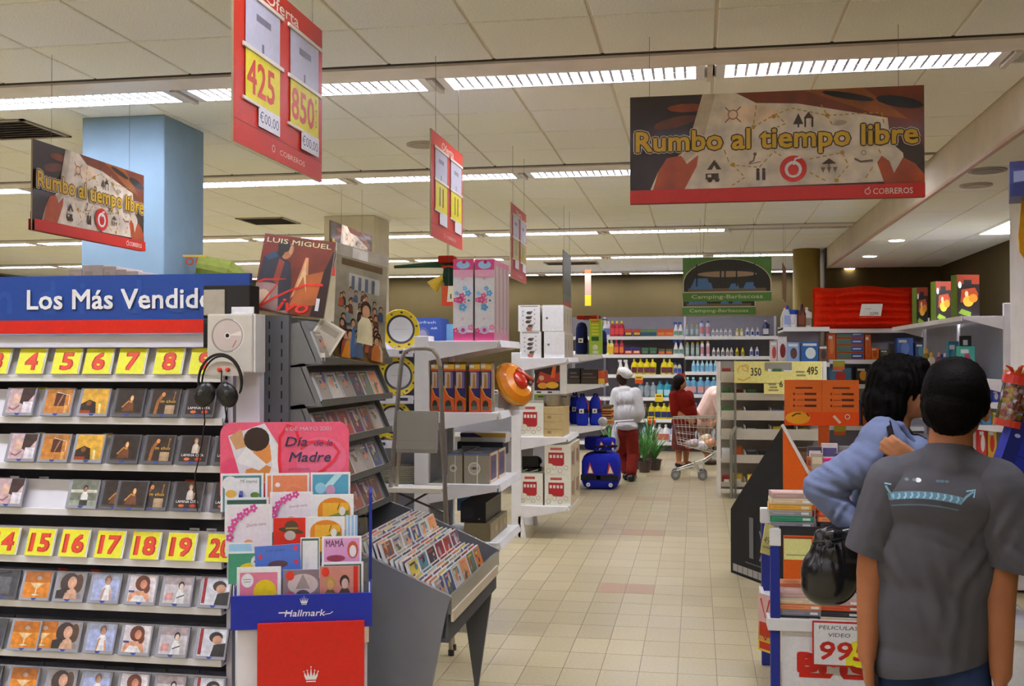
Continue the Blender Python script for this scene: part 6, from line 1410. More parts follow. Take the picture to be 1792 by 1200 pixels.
b = MB(); hq = P(1375, 466, Y=13.5).z - P(1375, 526, Y=13.5).z; b.box(-.5, .5, -.004, .004, 0, hq, '#7a5a44'); obj('board', b, 'card', t)
b = MB(); b.frame((.5, .0045, 0), (-1, 0, 0), (0, 0, 1)); b.rect(0, 1.0, 0, hq, '#6e6452'); b.rect(0, 1, 0, hq * .15, '#a83a22'); b.rect(0, 1, hq * .15, hq * .4, '#6a3a26'); obj('printed_face', b, 'print', t); obj('wire', wires(t, ((-.3, 0), (.3, 0)), hq, ZCEIL - t.location.z), 'steel', t)
# the pair hanging at the right edge of the picture
Yh = 6.2; a = P(1767, 344, Y=Yh); t = thing('hanging_box_sign', 'blue and black hanging box sign at the right edge of the ceiling', 'sign', (a.x, Yh, a.z), -.25)
hq = P(1767, 283, Y=Yh).z - a.z; b = MB(); b.box(0, .3, 0, .3, 0, hq, '#30386a'); b.frame((0, -.0005, 0), (1, 0, 0), (0, 0, 1)); b.poly([(0, 0), (.3, 0), (.3, hq * .5), (0, hq * .35)], '#23285c'); b.poly([(0, hq), (.3, hq), (.3, hq * .8), (0, hq * .8)], '#2c2a5e'); b.poly([(.02, hq * .4), (.3, hq * .55), (.3, hq * .78), (.02, hq * .72)], '#7c84a4'); obj('box', b, 'print', t); obj('wire', wires(t, ((.1, .1),), hq, ZCEIL - a.z), 'steel', t)
Yh = 6.35; a = P(1786, 478, Y=Yh); zt = P(1786, 346, Y=Yh).z; L = zt - a.z
t = thing('hanging_bunting', 'long ochre patterned bunting hanging below the blue box sign', 'sign', (a.x + .04, Yh, a.z)); b = MB()
b.prism([(-.02, 0), (.0, .05), (-.045, .12), (-.05, L * .5), (-.03, L), (.12, L), (.16, L * .5), (.14, .12), (.08, .05), (.05, -.02)], 'y', -.004, .004, '#c08a1c'); b.frame((-.05, -.0045, 0), (1, 0, 0), (0, 0, 1)); b.oval(.1, L * .75, .03, .09, '#5a4a7a', 12); b.oval(.05, L * .45, .02, .05, '#7a5a14', 10); b.oval(.08, L * .25, .025, .06, '#6e4c14', 10); obj('cloth', b, 'cloth', t)
b = MB(); b.tube([(.04, 0, L), (.04, 0, ZCEIL - a.z)], .0013, '#6a635a', 5); obj('wire', b, 'steel', t)
# grey cartons on top of the unit behind the blue header
for k, (px0, px1, pyt) in enumerate(((118, 143, 470), (144, 181, 463), (182, 203, 466), (204, 221, 472), (222, 242, 475))):
    carton('grey_carton', 'pale grey carton above the blue header, ' + ORD[k] + ' from the left edge', 'box', px0, px1, 500, pyt, 5.6, .3, '#b5aaa6', lambda b, w, h: b.rect(w * .1, w * .5, h * .5, h * .7, '#a2968f'), group='grey cartons on the shelves behind the header', z=P(150, 500, Y=5.6).z)
b = MB(); zt = P(150, 500, Y=5.6).z; t = thing('storage_shelf', 'tall grey shelf behind the blue header carrying pale cartons', 'shelf', (XA(170, 5.75), 5.75, 0)); b.box(-.7, .7, -.2, .22, zt - .03, zt - .002, '#9a9a9c'); obj('top_shelf', b, 'paint', t)
for sx in (-.68, .68): b = MB(); b.box(sx - .02, sx + .02, -.2, .22, 0, zt - .03, '#9a9a9c'); obj('side_panel', b, 'paint', t)
b = MB(); b.box(-.66, .66, -.19, .2, .1, .13, '#9a9a9c'); b.box(-.66, .66, .18, .2, .1, zt - .03, '#8a8a8c'); obj('back_panel', b, 'paint', t)
# rolled mat with a scroll pattern beside the column
Yq = 6.9; a = P(357, 484, Y=Yq); t = thing('rolled_rug', 'green and cream rolled rug with a curly red end, beside the blue column', 'rug', (XA(375, Yq), Yq, P(375, 500, Y=Yq).z))
b = MB(); b.tube([(-.12, 0, .14), (.08, .05, .1), (.2, .1, .02)], [.075, .08, .05], '#77803c', 14); obj('roll', b, 'cloth', t)
b = MB(); b.tube([(-.13, -.04, .04), (.05, 0, .0), (.24, .06, -.03)], [.06, .065, .04], '#3f5a30', 12); obj('fringe', b, 'cloth', t)
b = MB(); b.frame((-.195, -.05, .17), (1, .25, 0), (0, 0, 1))
for x in (.0, .07): b.ring(x + .03, 0, .018, .028, '#a03a20', 14)
b.rect(-.02, .14, .032, .045, '#c9a030'); obj('scroll_motif', b, 'print', t)
t = thing('rug_shelf', 'hidden shelf under the rolled rug', 'shelf', (XA(375, Yq), Yq, 0)); zz = P(375, 500, Y=Yq).z - .1
b = MB(); b.box(-.35, .35, -.15, .2, zz - .03, zz, '#a8a8a8'); obj('shelf', b, 'paint', t); b = MB(); b.box(-.03, .03, .1, .16, 0, zz - .03, '#a8a8a8'); obj('post', b, 'paint', t)
# ------------------------------------------------------------------ people
def blob(parts, vox, smooth=4, cuts=(), it=0.5):
    """one continuous skin over tapered capsules ('c', p0, p1, r0, r1) and ellipsoids ('e', centre, radii, rot z/y/x)"""
    b = MB()
    for q in parts:
        if q[0] == 'c':
            p0, p1, r0, r1 = Vector(q[1]), Vector(q[2]), q[3], q[4]; n = 6
            d = p1 - p0; L = d.length; d = d / L
            pts, rs = [], []
            for k in range(5): a = pi / 2 * (1 - k / 4.0); pts.append(p0 - d * r0 * sin(a)); rs.append(max(r0 * cos(a), r0 * .05))
            for k in range(1, n): pts.append(p0 + d * L * k / n); rs.append(r0 + (r1 - r0) * k / n)
            for k in range(5): a = pi / 2 * k / 4.0; pts.append(p1 + d * r1 * sin(a)); rs.append(max(r1 * cos(a), r1 * .05))
            b.tube(pts, rs, '#fff', 14)
        else:
            rot = Euler(q[3]).to_matrix().to_4x4() if len(q) > 3 else None
            b.ball(q[1], q[2], '#fff', 20, 14, rot=rot)
    me = b.mesh('blob'); ob = bpy.data.objects.new('blob', me); COL.objects.link(ob)
    m = ob.modifiers.new('r', 'REMESH'); m.mode = 'VOXEL'; m.voxel_size = vox
    if smooth: s = ob.modifiers.new('s', 'SMOOTH'); s.iterations = smooth; s.factor = it
    dg = bpy.context.evaluated_depsgraph_get(); dg.update()
    out = bpy.data.meshes.new_from_object(ob.evaluated_get(dg))
    bpy.data.objects.remove(ob); bpy.data.meshes.remove(me)
    if cuts:
        bm = bmesh.new(); bm.from_mesh(out)
        for co, no in cuts: bmesh.ops.bisect_plane(bm, geom=bm.verts[:] + bm.edges[:] + bm.faces[:], plane_co=Vector(co), plane_no=Vector(no), clear_outer=True)
        bm.to_mesh(out); bm.free()
    return out
def paint(me, col, fn=None):
    if 'Col' in me.attributes: me.attributes.remove(me.attributes['Col'])
    a = me.attributes.new('Col', 'FLOAT_COLOR', 'CORNER'); c0 = C(col); buf = []
    for p in me.polygons:
        c = c0
        if fn:
            r = fn(p.center)
            if r: c = C(r)
        buf.extend(c * p.loop_total)
    a.data.foreach_set('color', buf)
    me.polygons.foreach_set('use_smooth', [True] * len(me.polygons)); me.materials.clear(); me.update(); return me
def bodypart(name, parts, col, m, parent, vox=.008, smooth=4, cuts=(), fn=None, solid=0):
    me = paint(blob(parts, vox, smooth, cuts), col, fn)
    return obj(name, me, m, parent)
def wrinkle(me, folds):
    """cloth folds: folds = (point, direction across, width, depth, axis-length)"""
    for v in me.vertices:
        for p, d, w, dep, ln in folds:
            q = v.co - Vector(p); s = q.dot(Vector(d)); t = (q - Vector(d) * s).length
            if abs(s) < 2 * w and t < ln: v.co += v.normal * (dep * cos(s / w * pi) * (1 - t / ln) * max(0, 1 - (s / (2 * w)) ** 2))
    me.update()
def hand(b, o, fw, sd, nm, s, curl, thumb_side=1, spread=.12):
    """capsules for a hand: o wrist, fw towards fingers, sd across the palm, nm out of the back of the hand"""
    o, fw, sd, nm = Vector(o), Vector(fw).normalized(), Vector(sd).normalized(), Vector(nm).normalized()
    L = .085 * s
    for k in range(4): b.append(('c', o + sd * (.012 * (k - 1.5)) * s, o + fw * L + sd * (.0195 * (k - 1.5)) * s, .016 * s, .0115 * s))
    for k, ln in enumerate((.066, .078, .073, .056)):
        p = o + fw * L + sd * (.0195 * (k - 1.5)) * s; a = 0; rr = .0095 * s
        for seg, f in enumerate((.45, .32, .25)):
            a += curl * (1.0 if seg else .6); d = (fw * cos(a) - nm * sin(a) + sd * (spread * (k - 1.5) / 3)).normalized(); q = p + d * ln * f * s
            b.append(('c', p, q, rr, rr * .9)); p = q; rr *= .9
    d = (fw * .65 + sd * -thumb_side * .8 - nm * .25).normalized(); p = o + fw * .02 * s - sd * thumb_side * .018 * s; q = p + d * .045 * s; b.append(('c', p, q, .014 * s, .012 * s))
    d2 = (fw * .9 + sd * -thumb_side * .25 - nm * .3).normalized(); q2 = q + d2 * .03 * s; b.append(('c', q, q2, .0115 * s, .0105 * s)); b.append(('c', q2, q2 + d2 * .022 * s, .0105 * s, .009 * s))
from mathutils.bvhtree import BVHTree
def drape(mb, me, d, off=.002):
    """lay a flat print on a body surface along direction d"""
    bv = BVHTree.FromPolygons([v.co for v in me.vertices], [tuple(p.vertices) for p in me.polygons]); d = Vector(d).normalized()
    for i, p in enumerate(mb.v):
        h = bv.ray_cast(p - d * .6, d)
        if h[0] is not None: mb.v[i] = h[0] - d * off
    return mb
SK = '#96603e'
# --- the boy in the grey T-shirt, seen from behind
WB = 2.95; dB = _w + _r * ((1648 - CX) / F); pB = dB * WB
boy = thing('person', 'person with short black hair in a dark grey T-shirt and jeans, seen from behind', 'person', (pB.x, pB.y, 0), -R(12.2))
def bz(py): return ZC - (py - 630) / 627.0
def bxx(px): return (px - 1648) / 627.0
body = [('e', (.036, .02, bz(692)), (.074, .096, .108)), ('e', (.045, .075, bz(735)), (.055, .05, .055)), ('c', (.018, .01, bz(800)), (.025, .01, bz(735)), .062, .056), ('c', (.018, .01, 1.32), (.018, .0, 1.38), .06, .058),
        ('e', (-.005, .01, 1.2), (.13, .08, .15)), ('e', (-.02, .01, .98), (.11, .075, .2)), ('e', (-.025, .01, .86), (.1, .07, .1)),
        ('e', (.113, .02, bz(718)), (.012, .022, .034), (0, 0, .3)), ('e', (-.04, .03, bz(718)), (.012, .022, .034)),
        ('e', (.07, .11, bz(700)), (.016, .02, .022)), ('e', (.06, .085, bz(690)), (.05, .03, .06)),
        ('c', (-.155, 0, 1.275), (-.19, -.01, 1.02), .052, .042), ('c', (-.19, -.01, 1.02), (-.2, -.04, .80), .041, .027),
        ('c', (.155, 0, 1.27), (.142, -.02, 1.01), .054, .044), ('c', (.142, -.02, 1.01), (.142, -.05, .79), .043, .029),
        ('c', (-.08, .01, .83), (-.1, .01, .46), .06, .05), ('c', (-.1, .01, .46), (-.1, 0, .09), .05, .04), ('c', (.03, .01, .83), (.066, .01, .46), .06, .05), ('c', (.066, .01, .46), (.07, 0, .09), .05, .04),
        ('c', (-.1, -.02, .045), (-.11, .15, .035), .042, .035), ('c', (.07, -.02, .045), (.08, .15, .035), .042, .035)]
hand(body, (-.2, -.04, .80), (.05, .12, -1), (-.25, 1, .1), (-1, -.2, 0), 1.0, .28, -1); hand(body, (.142, -.05, .79), (-.02, .12, -1), (.25, 1, .1), (1, -.2, 0), 1.0, .3, -1)
bodypart('body', body, SK, 'skin', boy, .007, 5)
hair = [('e', (.034, .0, bz(686)), (.088, .106, .098)), ('e', (.036, .02, bz(668)), (.08, .1, .072)), ('e', (.028, -.04, bz(712)), (.078, .07, .075)), ('e', (.024, -.03, bz(742)), (.056, .045, .032)), ('e', (.034, .04, bz(662)), (.078, .07, .055)), ('e', (-.03, .0, bz(705)), (.028, .05, .07)), ('e', (.098, -.01, bz(696)), (.026, .05, .055)), ('e', (.03, .0, bz(655)), (.07, .08, .045))]
hm = paint(blob(hair, .006, 4), '#070504')
for v in hm.vertices:
    v.co += v.normal * (.0009 * sin(v.co.x * 610 + v.co.z * 250) + .0008 * sin(v.co.z * 540 + v.co.y * 370))
obj('hair', hm, 'hair', boy)
shirt = [('e', (-.005, 0, 1.235), (.18, .122, .125)), ('c', (-.12, 0, 1.285), (.015, -.01, 1.345), .07, .062), ('c', (.125, 0, 1.285), (.02, -.01, 1.345), .07, .062), ('c', (.018, -.005, 1.33), (.018, .0, 1.385), .085, .062),
         ('e', (-.02, 0, 1.08), (.168, .125, .2)), ('e', (-.028, -.0, .92), (.156, .125, .25)), ('e', (-.03, 0, .78), (.155, .125, .15))]
sm = blob(shirt, .008, 5, (((-.03, 0, bz(1163)), (.26, 0, -1)), ((.02, 0, 1.392), (.05, .2, 1))))
sl = blob([('c', (-.125, 0, 1.28), (-.19, -.01, 1.09), .082, .074), ('c', (-.18, -.01, 1.12), (-.195, -.01, 1.0), .074, .069)], .008, 4, (((-.19, 0, bz(974)), (-.3, 0, -1)),))
sr_ = blob([('c', (.13, 0, 1.275), (.175, -.012, 1.09), .09, .084), ('c', (.165, -.012, 1.12), (.18, -.012, .98), .084, .082)], .008, 4, (((.18, 0, bz(984)), (-.22, 0, -1)),))
bm = bmesh.new(); bm.from_mesh(sm); bm.from_mesh(sl); bm.from_mesh(sr_); bm.to_mesh(sm); bm.free()
wrinkle(sm, [((-.03, -.1, 1.02), (1, 0, .25), .03, .006, .28), ((.03, -.1, .95), (1, 0, -.15), .026, .005, .25), ((-.12, -.08, 1.05), (1, 0, .5), .025, .007, .2), ((.09, -.08, 1.1), (.8, 0, -.5), .025, .008, .2), ((.0, -.1, 1.15), (.3, 0, 1), .02, .003, .15), ((.18, -.06, 1.1), (.7, 0, .6), .022, .005, .12)])
paint(sm, '#4c4b4f'); obj('t_shirt', sm, 'knit', boy)
q = MB(); q.frame((bxx(1622), -.3, bz(866)), (1, 0, 0), (0, 0, 1), .0004)
bl = '#7fb0c4'
def arcs(x0, x1, y, sag, n=14): return [(x0 + (x1 - x0) * k / n, y - sag * (2 * k / n - 1) ** 2) for k in range(n + 1)]
q.stroke(arcs(-.098, .09, .012, .012), .020, '#56788a')
for k in range(11): x = -.09 + .0165 * k; q.stroke([(x, .004 - .012 * (x / .09) ** 2), (x + .006, .012 - .012 * (x / .09) ** 2), (x + .004, .02 - .012 * (x / .09) ** 2)], .005, bl)
q.stroke([(-.105, .03), (-.098, .018), (-.09, .006), (-.085, -.006)], .006, '#6c94a4'); q.stroke([(.085, -.006), (.1, .012), (.118, .026)], .006, '#6c94a4'); q.stroke([(.1, .026), (.122, .03), (.118, .01)], .004, bl); q.stroke([(-.108, .036), (-.09, .034)], .004, bl)
q.stroke(arcs(-.09, .08, -.014, .01, 12), .004, '#4f6672')
for x in (-.05, -.03, .03, .04, .052): q.oval(x, .05, .006, .004, '#4e6470', 8)
q.oval(-.02, .05, .008, .006, '#d0d6d8', 10)
drape(q, sm, (0, 1, 0), .0015); obj('back_print', q, 'print', boy)
jeans = [('e', (-.03, 0, .86), (.13, .105, .1)), ('c', (-.09, .01, .80), (-.1, .01, .46), .085, .072), ('c', (-.105, .01, .46), (-.105, 0, .09), .074, .066), ('c', (.035, .01, .80), (.066, .01, .46), .085, .072), ('c', (.072, .01, .46), (.075, 0, .09), .074, .066)]
bodypart('jeans', jeans, '#2b3a5c', 'cloth', boy, .009, 4, (((0, 0, .05), (0, 0, -1)),))
b = MB()
for x in (-.105, .078): b.ball((x, .06, .05), (.052, .14, .05), '#d0ccc4', 14, 10)
shm = blob([('c', (-.105, -.03, .045), (-.115, .16, .04), .053, .045)], .008, 3); obj('shoe', paint(shm, '#c9c5bd'), 'plastic', boy); shm = blob([('c', (.075, -.03, .045), (.087, .16, .04), .053, .045)], .008, 3); obj('shoe', paint(shm, '#c9c5bd'), 'plastic', boy)
# --- the woman in the blue sweater
WW = 3.75; dW = _w + _r * ((1555 - CX) / F); pW = dW * WW
wom = thing('person', 'person with a dark bob in a light blue sweater, hand on a shoulder strap', 'person', (pW.x, pW.y, 0), -R(9.7))
s_ = F / WW
def wz(py): return ZC - (py - 630) / s_
def wx(px): return (px - 1555) / s_
ex = (wx(1446), -.19, wz(846))
wr = (wx(1500), -.2, wz(905))
hx_ = (wx(1600), -.275, wz(800)); el2 = (wx(1650), -.2, wz(880))
body = [('e', (.05, -.02, 1.535), (.092, .074, .105)), ('e', (.075, -.025, 1.49), (.055, .055, .065)), ('e', (.1, -.025, 1.452), (.028, .03, .025)), ('e', (.136, -.025, 1.512), (.014, .012, .018)), ('e', (.122, -.025, 1.535), (.014, .012, .03)), ('e', (.122, -.025, 1.478), (.012, .02, .009)), ('e', (.12, -.025, 1.466), (.012, .018, .008)),
        ('e', (.112, -.055, 1.54), (.012, .012, .008)), ('e', (.112, .005, 1.54), (.012, .012, .008)), ('e', (.10, -.025, 1.575), (.03, .05, .03)), ('e', (.035, -.096, 1.515), (.02, .01, .032), (0, 0, .2)),
        ('c', (.005, -.02, 1.36), (.03, -.02, 1.47), .06, .05), ('e', (0, -.02, 1.25), (.10, .15, .16)), ('e', (0, -.02, 1.0), (.095, .13, .2)), ('e', (0, -.02, .86), (.11, .15, .13)),
        ('c', (-.02, -.16, 1.36), ex, .05, .042), ('c', ex, wr, .04, .03), ('c', (.0, .13, 1.36), (.10, .1, 1.14), .05, .042), ('c', (.10, .1, 1.14), el2, .042, .036), ('c', el2, hx_, .038, .026),
        ('c', (.0, -.09, .84), (.0, -.09, .46), .085, .058), ('c', (0, -.09, .46), (0, -.09, .09), .055, .04), ('c', (.0, .06, .84), (.02, .06, .46), .085, .058), ('c', (.02, .06, .46), (.02, .06, .09), .055, .04), ('c', (-.02, -.09, .045), (.14, -.09, .035), .04, .032), ('c', (0, .06, .045), (.16, .06, .035), .04, .032)]
hand(body, hx_, (-.75, -.1, .55), (.5, -.15, .75), (.1, -1, -.05), .92, .42, 1)
hand(body, wr, (.8, .5, -.45), (0, .8, .5), (-.4, 0, -1), .92, .5, 1)
bodypart('body', body, '#9c6846', 'skin', wom, .0065, 4)
b = MB()
for y in (-.06, .012): b.ball((.113, y, 1.541), (.007, .011, .005), '#1d1613', 8, 6)
obj('eyes', b, 'gloss', wom)
hair = [('e', (.03, -.02, 1.555), (.108, .097, .098)), ('e', (-.005, -.02, 1.49), (.085, .098, .085)), ('e', (-.01, -.02, 1.445), (.075, .092, .06)), ('e', (.01, -.085, 1.485), (.05, .03, .085)), ('e', (.02, .06, 1.49), (.06, .03, .085)), ('e', (.10, -.02, 1.61), (.035, .06, .03)), ('e', (.045, -.1, 1.55), (.04, .02, .04))]
hm = paint(blob(hair, .0065, 3, ()), '#080605')
for v in hm.vertices: v.co += v.normal * (.003 * sin(v.co.x * 210 + v.co.y * 190) + .002 * sin(v.co.y * 320 + v.co.z * 60))
obj('hair', hm, 'hair', wom)
sw = [('e', (-.01, -.02, 1.26), (.13, .175, .15)), ('c', (-.03, -.15, 1.355), (-.01, -.05, 1.40), .075, .05), ('c', (-.0, .13, 1.355), (-.01, .0, 1.40), .075, .05), ('e', (-.02, -.02, 1.06), (.122, .165, .22)), ('e', (-.025, -.02, .90), (.128, .175, .16)), ('c', (-.01, -.14, 1.335), (-.10, -.19, 1.27), .076, .07), ('c', (-.10, -.19, 1.27), ex, .07, .064), ('c', ex, (wr[0] - .015, wr[1] + .004, wr[2] + .008), .062, .047),
      ('c', (.0, .13, 1.35), (.10, .1, 1.14), .078, .066), ('c', (.10, .1, 1.14), el2, .066, .06), ('c', el2, (hx_[0] + .015, hx_[1], hx_[2] - .012), .06, .043), ('e', (.09, -.02, 1.28), (.06, .1, .1))]
swm = blob(sw, .008, 5, (((0, 0, wz(1030)), (0, 0, -1)),))
bm = bmesh.new(); bm.from_mesh(swm)
fs = [f for f in bm.faces if f.calc_center_median().z > 1.30 and -.09 < f.calc_center_median().y < .05]
# open V neck towards the front
for f in [f for f in fs if (f.calc_center_median().x > .015 and abs(f.calc_center_median().y + .02) < (f.calc_center_median().z - 1.27) * .42) or f.calc_center_median().z > 1.432]: bm.faces.remove(f)
bm.to_mesh(swm); bm.free()
wrinkle(swm, [((ex[0] + .03, ex[1] - .05, ex[2]), (.3, 0, 1), .018, .007, .14), ((ex[0] + .06, ex[1] - .05, ex[2] + .03), (.5, 0, 1), .016, .006, .14), ((-.16, -.24, 1.24), (.55, 0, .8), .02, .006, .15), ((-.08, -.2, 1.2), (.8, 0, .5), .022, .007, .18), ((wr[0] - .05, wr[1] - .04, wr[2] + .04), (.8, 0, -.5), .014, .005, .1), ((-.05, -.18, 1.1), (.5, 0, 1), .025, .006, .2), ((-.1, -.23, 1.33), (.5, 0, .9), .02, .004, .12)])
paint(swm, '#697390'); obj('sweater', swm, 'knit', wom)
q = blob([('c', (.04, -.1, 1.405), (.10, -.075, 1.31), .012, .012), ('c', (-.045, -.06, 1.435), (.04, -.1, 1.405), .016, .014), ('c', (.05, .05, 1.40), (.11, .02, 1.3), .012, .012)], .005, 3)
obj('collar', paint(q, '#606a88'), 'knit', wom)
trs = [('e', (-.01, -.02, .86), (.115, .155, .1)), ('c', (0, -.09, .80), (0, -.09, .46), .095, .075), ('c', (0, -.09, .46), (-.01, -.09, .09), .074, .07), ('c', (.0, .06, .80), (.02, .06, .46), .095, .075), ('c', (.02, .06, .46), (.02, .06, .09), .074, .07)]
bodypart('trousers', trs, '#23242c', 'cloth', wom, .009, 4, (((0, 0, .05), (0, 0, -1)),))
for y, x in ((-.09, -.02), (.06, 0)):
    obj('shoe', paint(blob([('c', (x - .01, y, .045), (x + .17, y, .036), .046, .038)], .008, 3), '#1a1817'), 'plastic', wom)
# shoulder bag
bgx, bgz = wx(1462), wz(972); by_ = -.30
q = dW.copy(); bag = thing('shoulder_bag', 'black leather drawstring shoulder bag hanging behind the blue sweater', 'bag', (pW.x, pW.y, 0), -R(9.7))
bgm = blob([('e', (bgx, by_, bgz - .02), (.096, .07, .105)), ('e', (bgx + .015, by_, bgz + .05), (.08, .06, .08)), ('e', (bgx - .02, by_, bgz - .055), (.075, .062, .07)), ('c', (bgx - .03, by_, bgz + .11), (bgx + .07, by_, bgz + .125), .022, .02), ('e', (bgx + .01, by_ - .01, bgz + .115), (.035, .04, .03))], .008, 4)
wrinkle(bgm, [((bgx + .02, by_ - .06, bgz + .08), (1, 0, .2), .012, .006, .1), ((bgx - .02, by_ - .06, bgz + .06), (1, 0, -.2), .012, .005, .1)])
obj('pouch', paint(bgm, '#141416'), 'gloss', bag)
b = MB(); sp_ = [(wx(1536), -.02, wz(726)), (wx(1553), -.15, wz(734)), (wx(1558), -.25, wz(752)), (wx(1553), -.268, wz(780)), (wx(1541), -.275, wz(812)), (wx(1525), -.29, wz(850)), (wx(1510), -.3, wz(890)), (wx(1497), -.3, wz(918))]
for o_ in (-.006, 0, .006): b.tube([(x + o_, y, z) for x, y, z in sp_], .0045, '#131315', 6)
obj('strap', b, 'plastic', bag)
b = MB(); b.tube([(bgx - .05, by_ - .05, bgz + .09), (bgx, by_ - .068, bgz + .1), (bgx + .05, by_ - .05, bgz + .11)], .004, '#0c0c0d', 6); b.ball((bgx + .0, by_ - .07, bgz + .095), (.012, .008, .012), '#222', 10, 6); obj('drawstring', b, 'plastic', bag)
# --- the cook walking away
fC = P(1100, 840, Z=0); WCk = (fC - Vector((0, 0, ZC))).dot(_w)
ck = thing('person', 'person in white cap, white jacket and dark red trousers walking away', 'person', (fC.x, fC.y, 0), -R(4))
sc_ = F / WCk
def cz(py): return max(0, ZC - (py - 630) / sc_)
def cx_(px): return (px - 1100) / sc_
body = [('e', (cx_(1087), .06, cz(658)), (.075, .09, .105)), ('c', (cx_(1092), .03, cz(690)), (cx_(1088), .05, cz(668)), .05, .045), ('e', (cx_(1095), .02, cz(710)), (.12, .08, .18)), ('e', (cx_(1097), .02, cz(745)), (.1, .075, .14)),
        ('c', (cx_(1078), 0, cz(690)), (cx_(1073), .0, cz(730)), .055, .042), ('c', (cx_(1073), 0, cz(730)), (cx_(1070), .2, cz(742)), .042, .032), ('c', (cx_(1112), 0, cz(690)), (cx_(1118), 0, cz(726)), .055, .042), ('c', (cx_(1118), 0, cz(726)), (cx_(1112), .15, cz(735)), .042, .03),
        ('c', (cx_(1088), .0, cz(755)), (cx_(1088), .1, cz(795)), .085, .06), ('c', (cx_(1088), .1, cz(795)), (cx_(1095), .02, .10), .058, .042), ('c', (cx_(1104), -.02, cz(755)), (cx_(1107), .0, cz(795)), .085, .06), ('c', (cx_(1107), 0, cz(795)), (cx_(1106), -.12, .12), .058, .042), ('e', (cx_(1080), .13, cz(662)), (.02, .02, .02))]
hand(body, (cx_(1070), .2, cz(742)), (.2, 1, -.2), (0, .2, 1), (-1, 0, 0), 1.0, .5, 1); hand(body, (cx_(1112), .15, cz(735)), (-.3, 1, -.2), (0, .2, 1), (1, 0, 0), 1.0, .5, -1)
bodypart('body', body, '#a8744f', 'skin', ck, .010, 4)
bodypart('hair', [('e', (cx_(1088), .03, cz(661)), (.08, .08, .075)), ('e', (cx_(1090), .0, cz(668)), (.06, .05, .05))], '#2a1d16', 'hair', ck, .009, 3)
bodypart('cap', [('e', (cx_(1093), .02, cz(651)), (.105, .12, .065), (.0, .35, 0)), ('e', (cx_(1097), .0, cz(655)), (.085, .09, .06))], '#b8b6b0', 'cloth', ck, .009, 4)
jk = [('e', (cx_(1095), 0, cz(698)), (.165, .13, .13)), ('e', (cx_(1097), -.01, cz(722)), (.155, .135, .16)), ('e', (cx_(1098), -.01, cz(745)), (.15, .13, .09)), ('c', (cx_(1080), 0, cz(688)), (cx_(1074), 0, cz(728)), .085, .085), ('c', (cx_(1074), 0, cz(728)), (cx_(1071), .14, cz(742)), .08, .06), ('c', (cx_(1112), 0, cz(688)), (cx_(1119), 0, cz(724)), .085, .085), ('c', (cx_(1119), 0, cz(724)), (cx_(1114), .12, cz(733)), .08, .06), ('e', (cx_(1093), .0, cz(682)), (.1, .08, .06))]
jm = blob(jk, .012, 4); wrinkle(jm, [((cx_(1094), -.12, cz(705)), (1, 0, .2), .03, .012, .25), ((cx_(1104), -.12, cz(715)), (1, 0, -.2), .025, .012, .2), ((cx_(1085), -.1, cz(715)), (1, 0, .3), .025, .01, .2)])
obj('jacket', paint(jm, '#b0afae'), 'knit', ck)
bodypart('trousers', [('e', (cx_(1097), 0, cz(757)), (.14, .12, .1)), ('c', (cx_(1088), .0, cz(758)), (cx_(1087), .1, cz(795)), .1, .085), ('c', (cx_(1087), .1, cz(795)), (cx_(1096), .03, .12), .085, .075), ('c', (cx_(1105), -.02, cz(758)), (cx_(1108), .0, cz(795)), .1, .085), ('c', (cx_(1108), 0, cz(795)), (cx_(1107), -.12, .13), .085, .075)], '#6e1f16', 'cloth', ck, .011, 4, (((0, 0, .09), (0, 0, -1)),))
ap = blob([('e', (cx_(1079), .03, cz(764)), (.075, .13, .2)), ('e', (cx_(1098), -.05, cz(746)), (.15, .1, .045)), ('e', (cx_(1076), .02, cz(778)), (.06, .1, .1))], .012, 4); obj('apron', paint(ap, '#b0b0b4'), 'cloth', ck)
b = MB(); b.tube([(cx_(1078), -.13, cz(737)), (cx_(1092), -.165, cz(736)), (cx_(1112), -.15, cz(734))], .014, '#b9b5b8', 8); b.tube([(cx_(1080), -.15, cz(737)), (cx_(1078), -.17, cz(747)), (cx_(1079), -.17, cz(756))], .01, '#b9b5b8', 6); obj('apron_string', b, 'cloth', ck)
for x, y in ((1096, .06), (1107, -.1)):
    obj('shoe', paint(blob([('c', (cx_(x) - .0, y - .06, .05), (cx_(x) + .01, y + .16, .045), .055, .045)], .01, 3), '#1c1a1c'), 'plastic', ck)
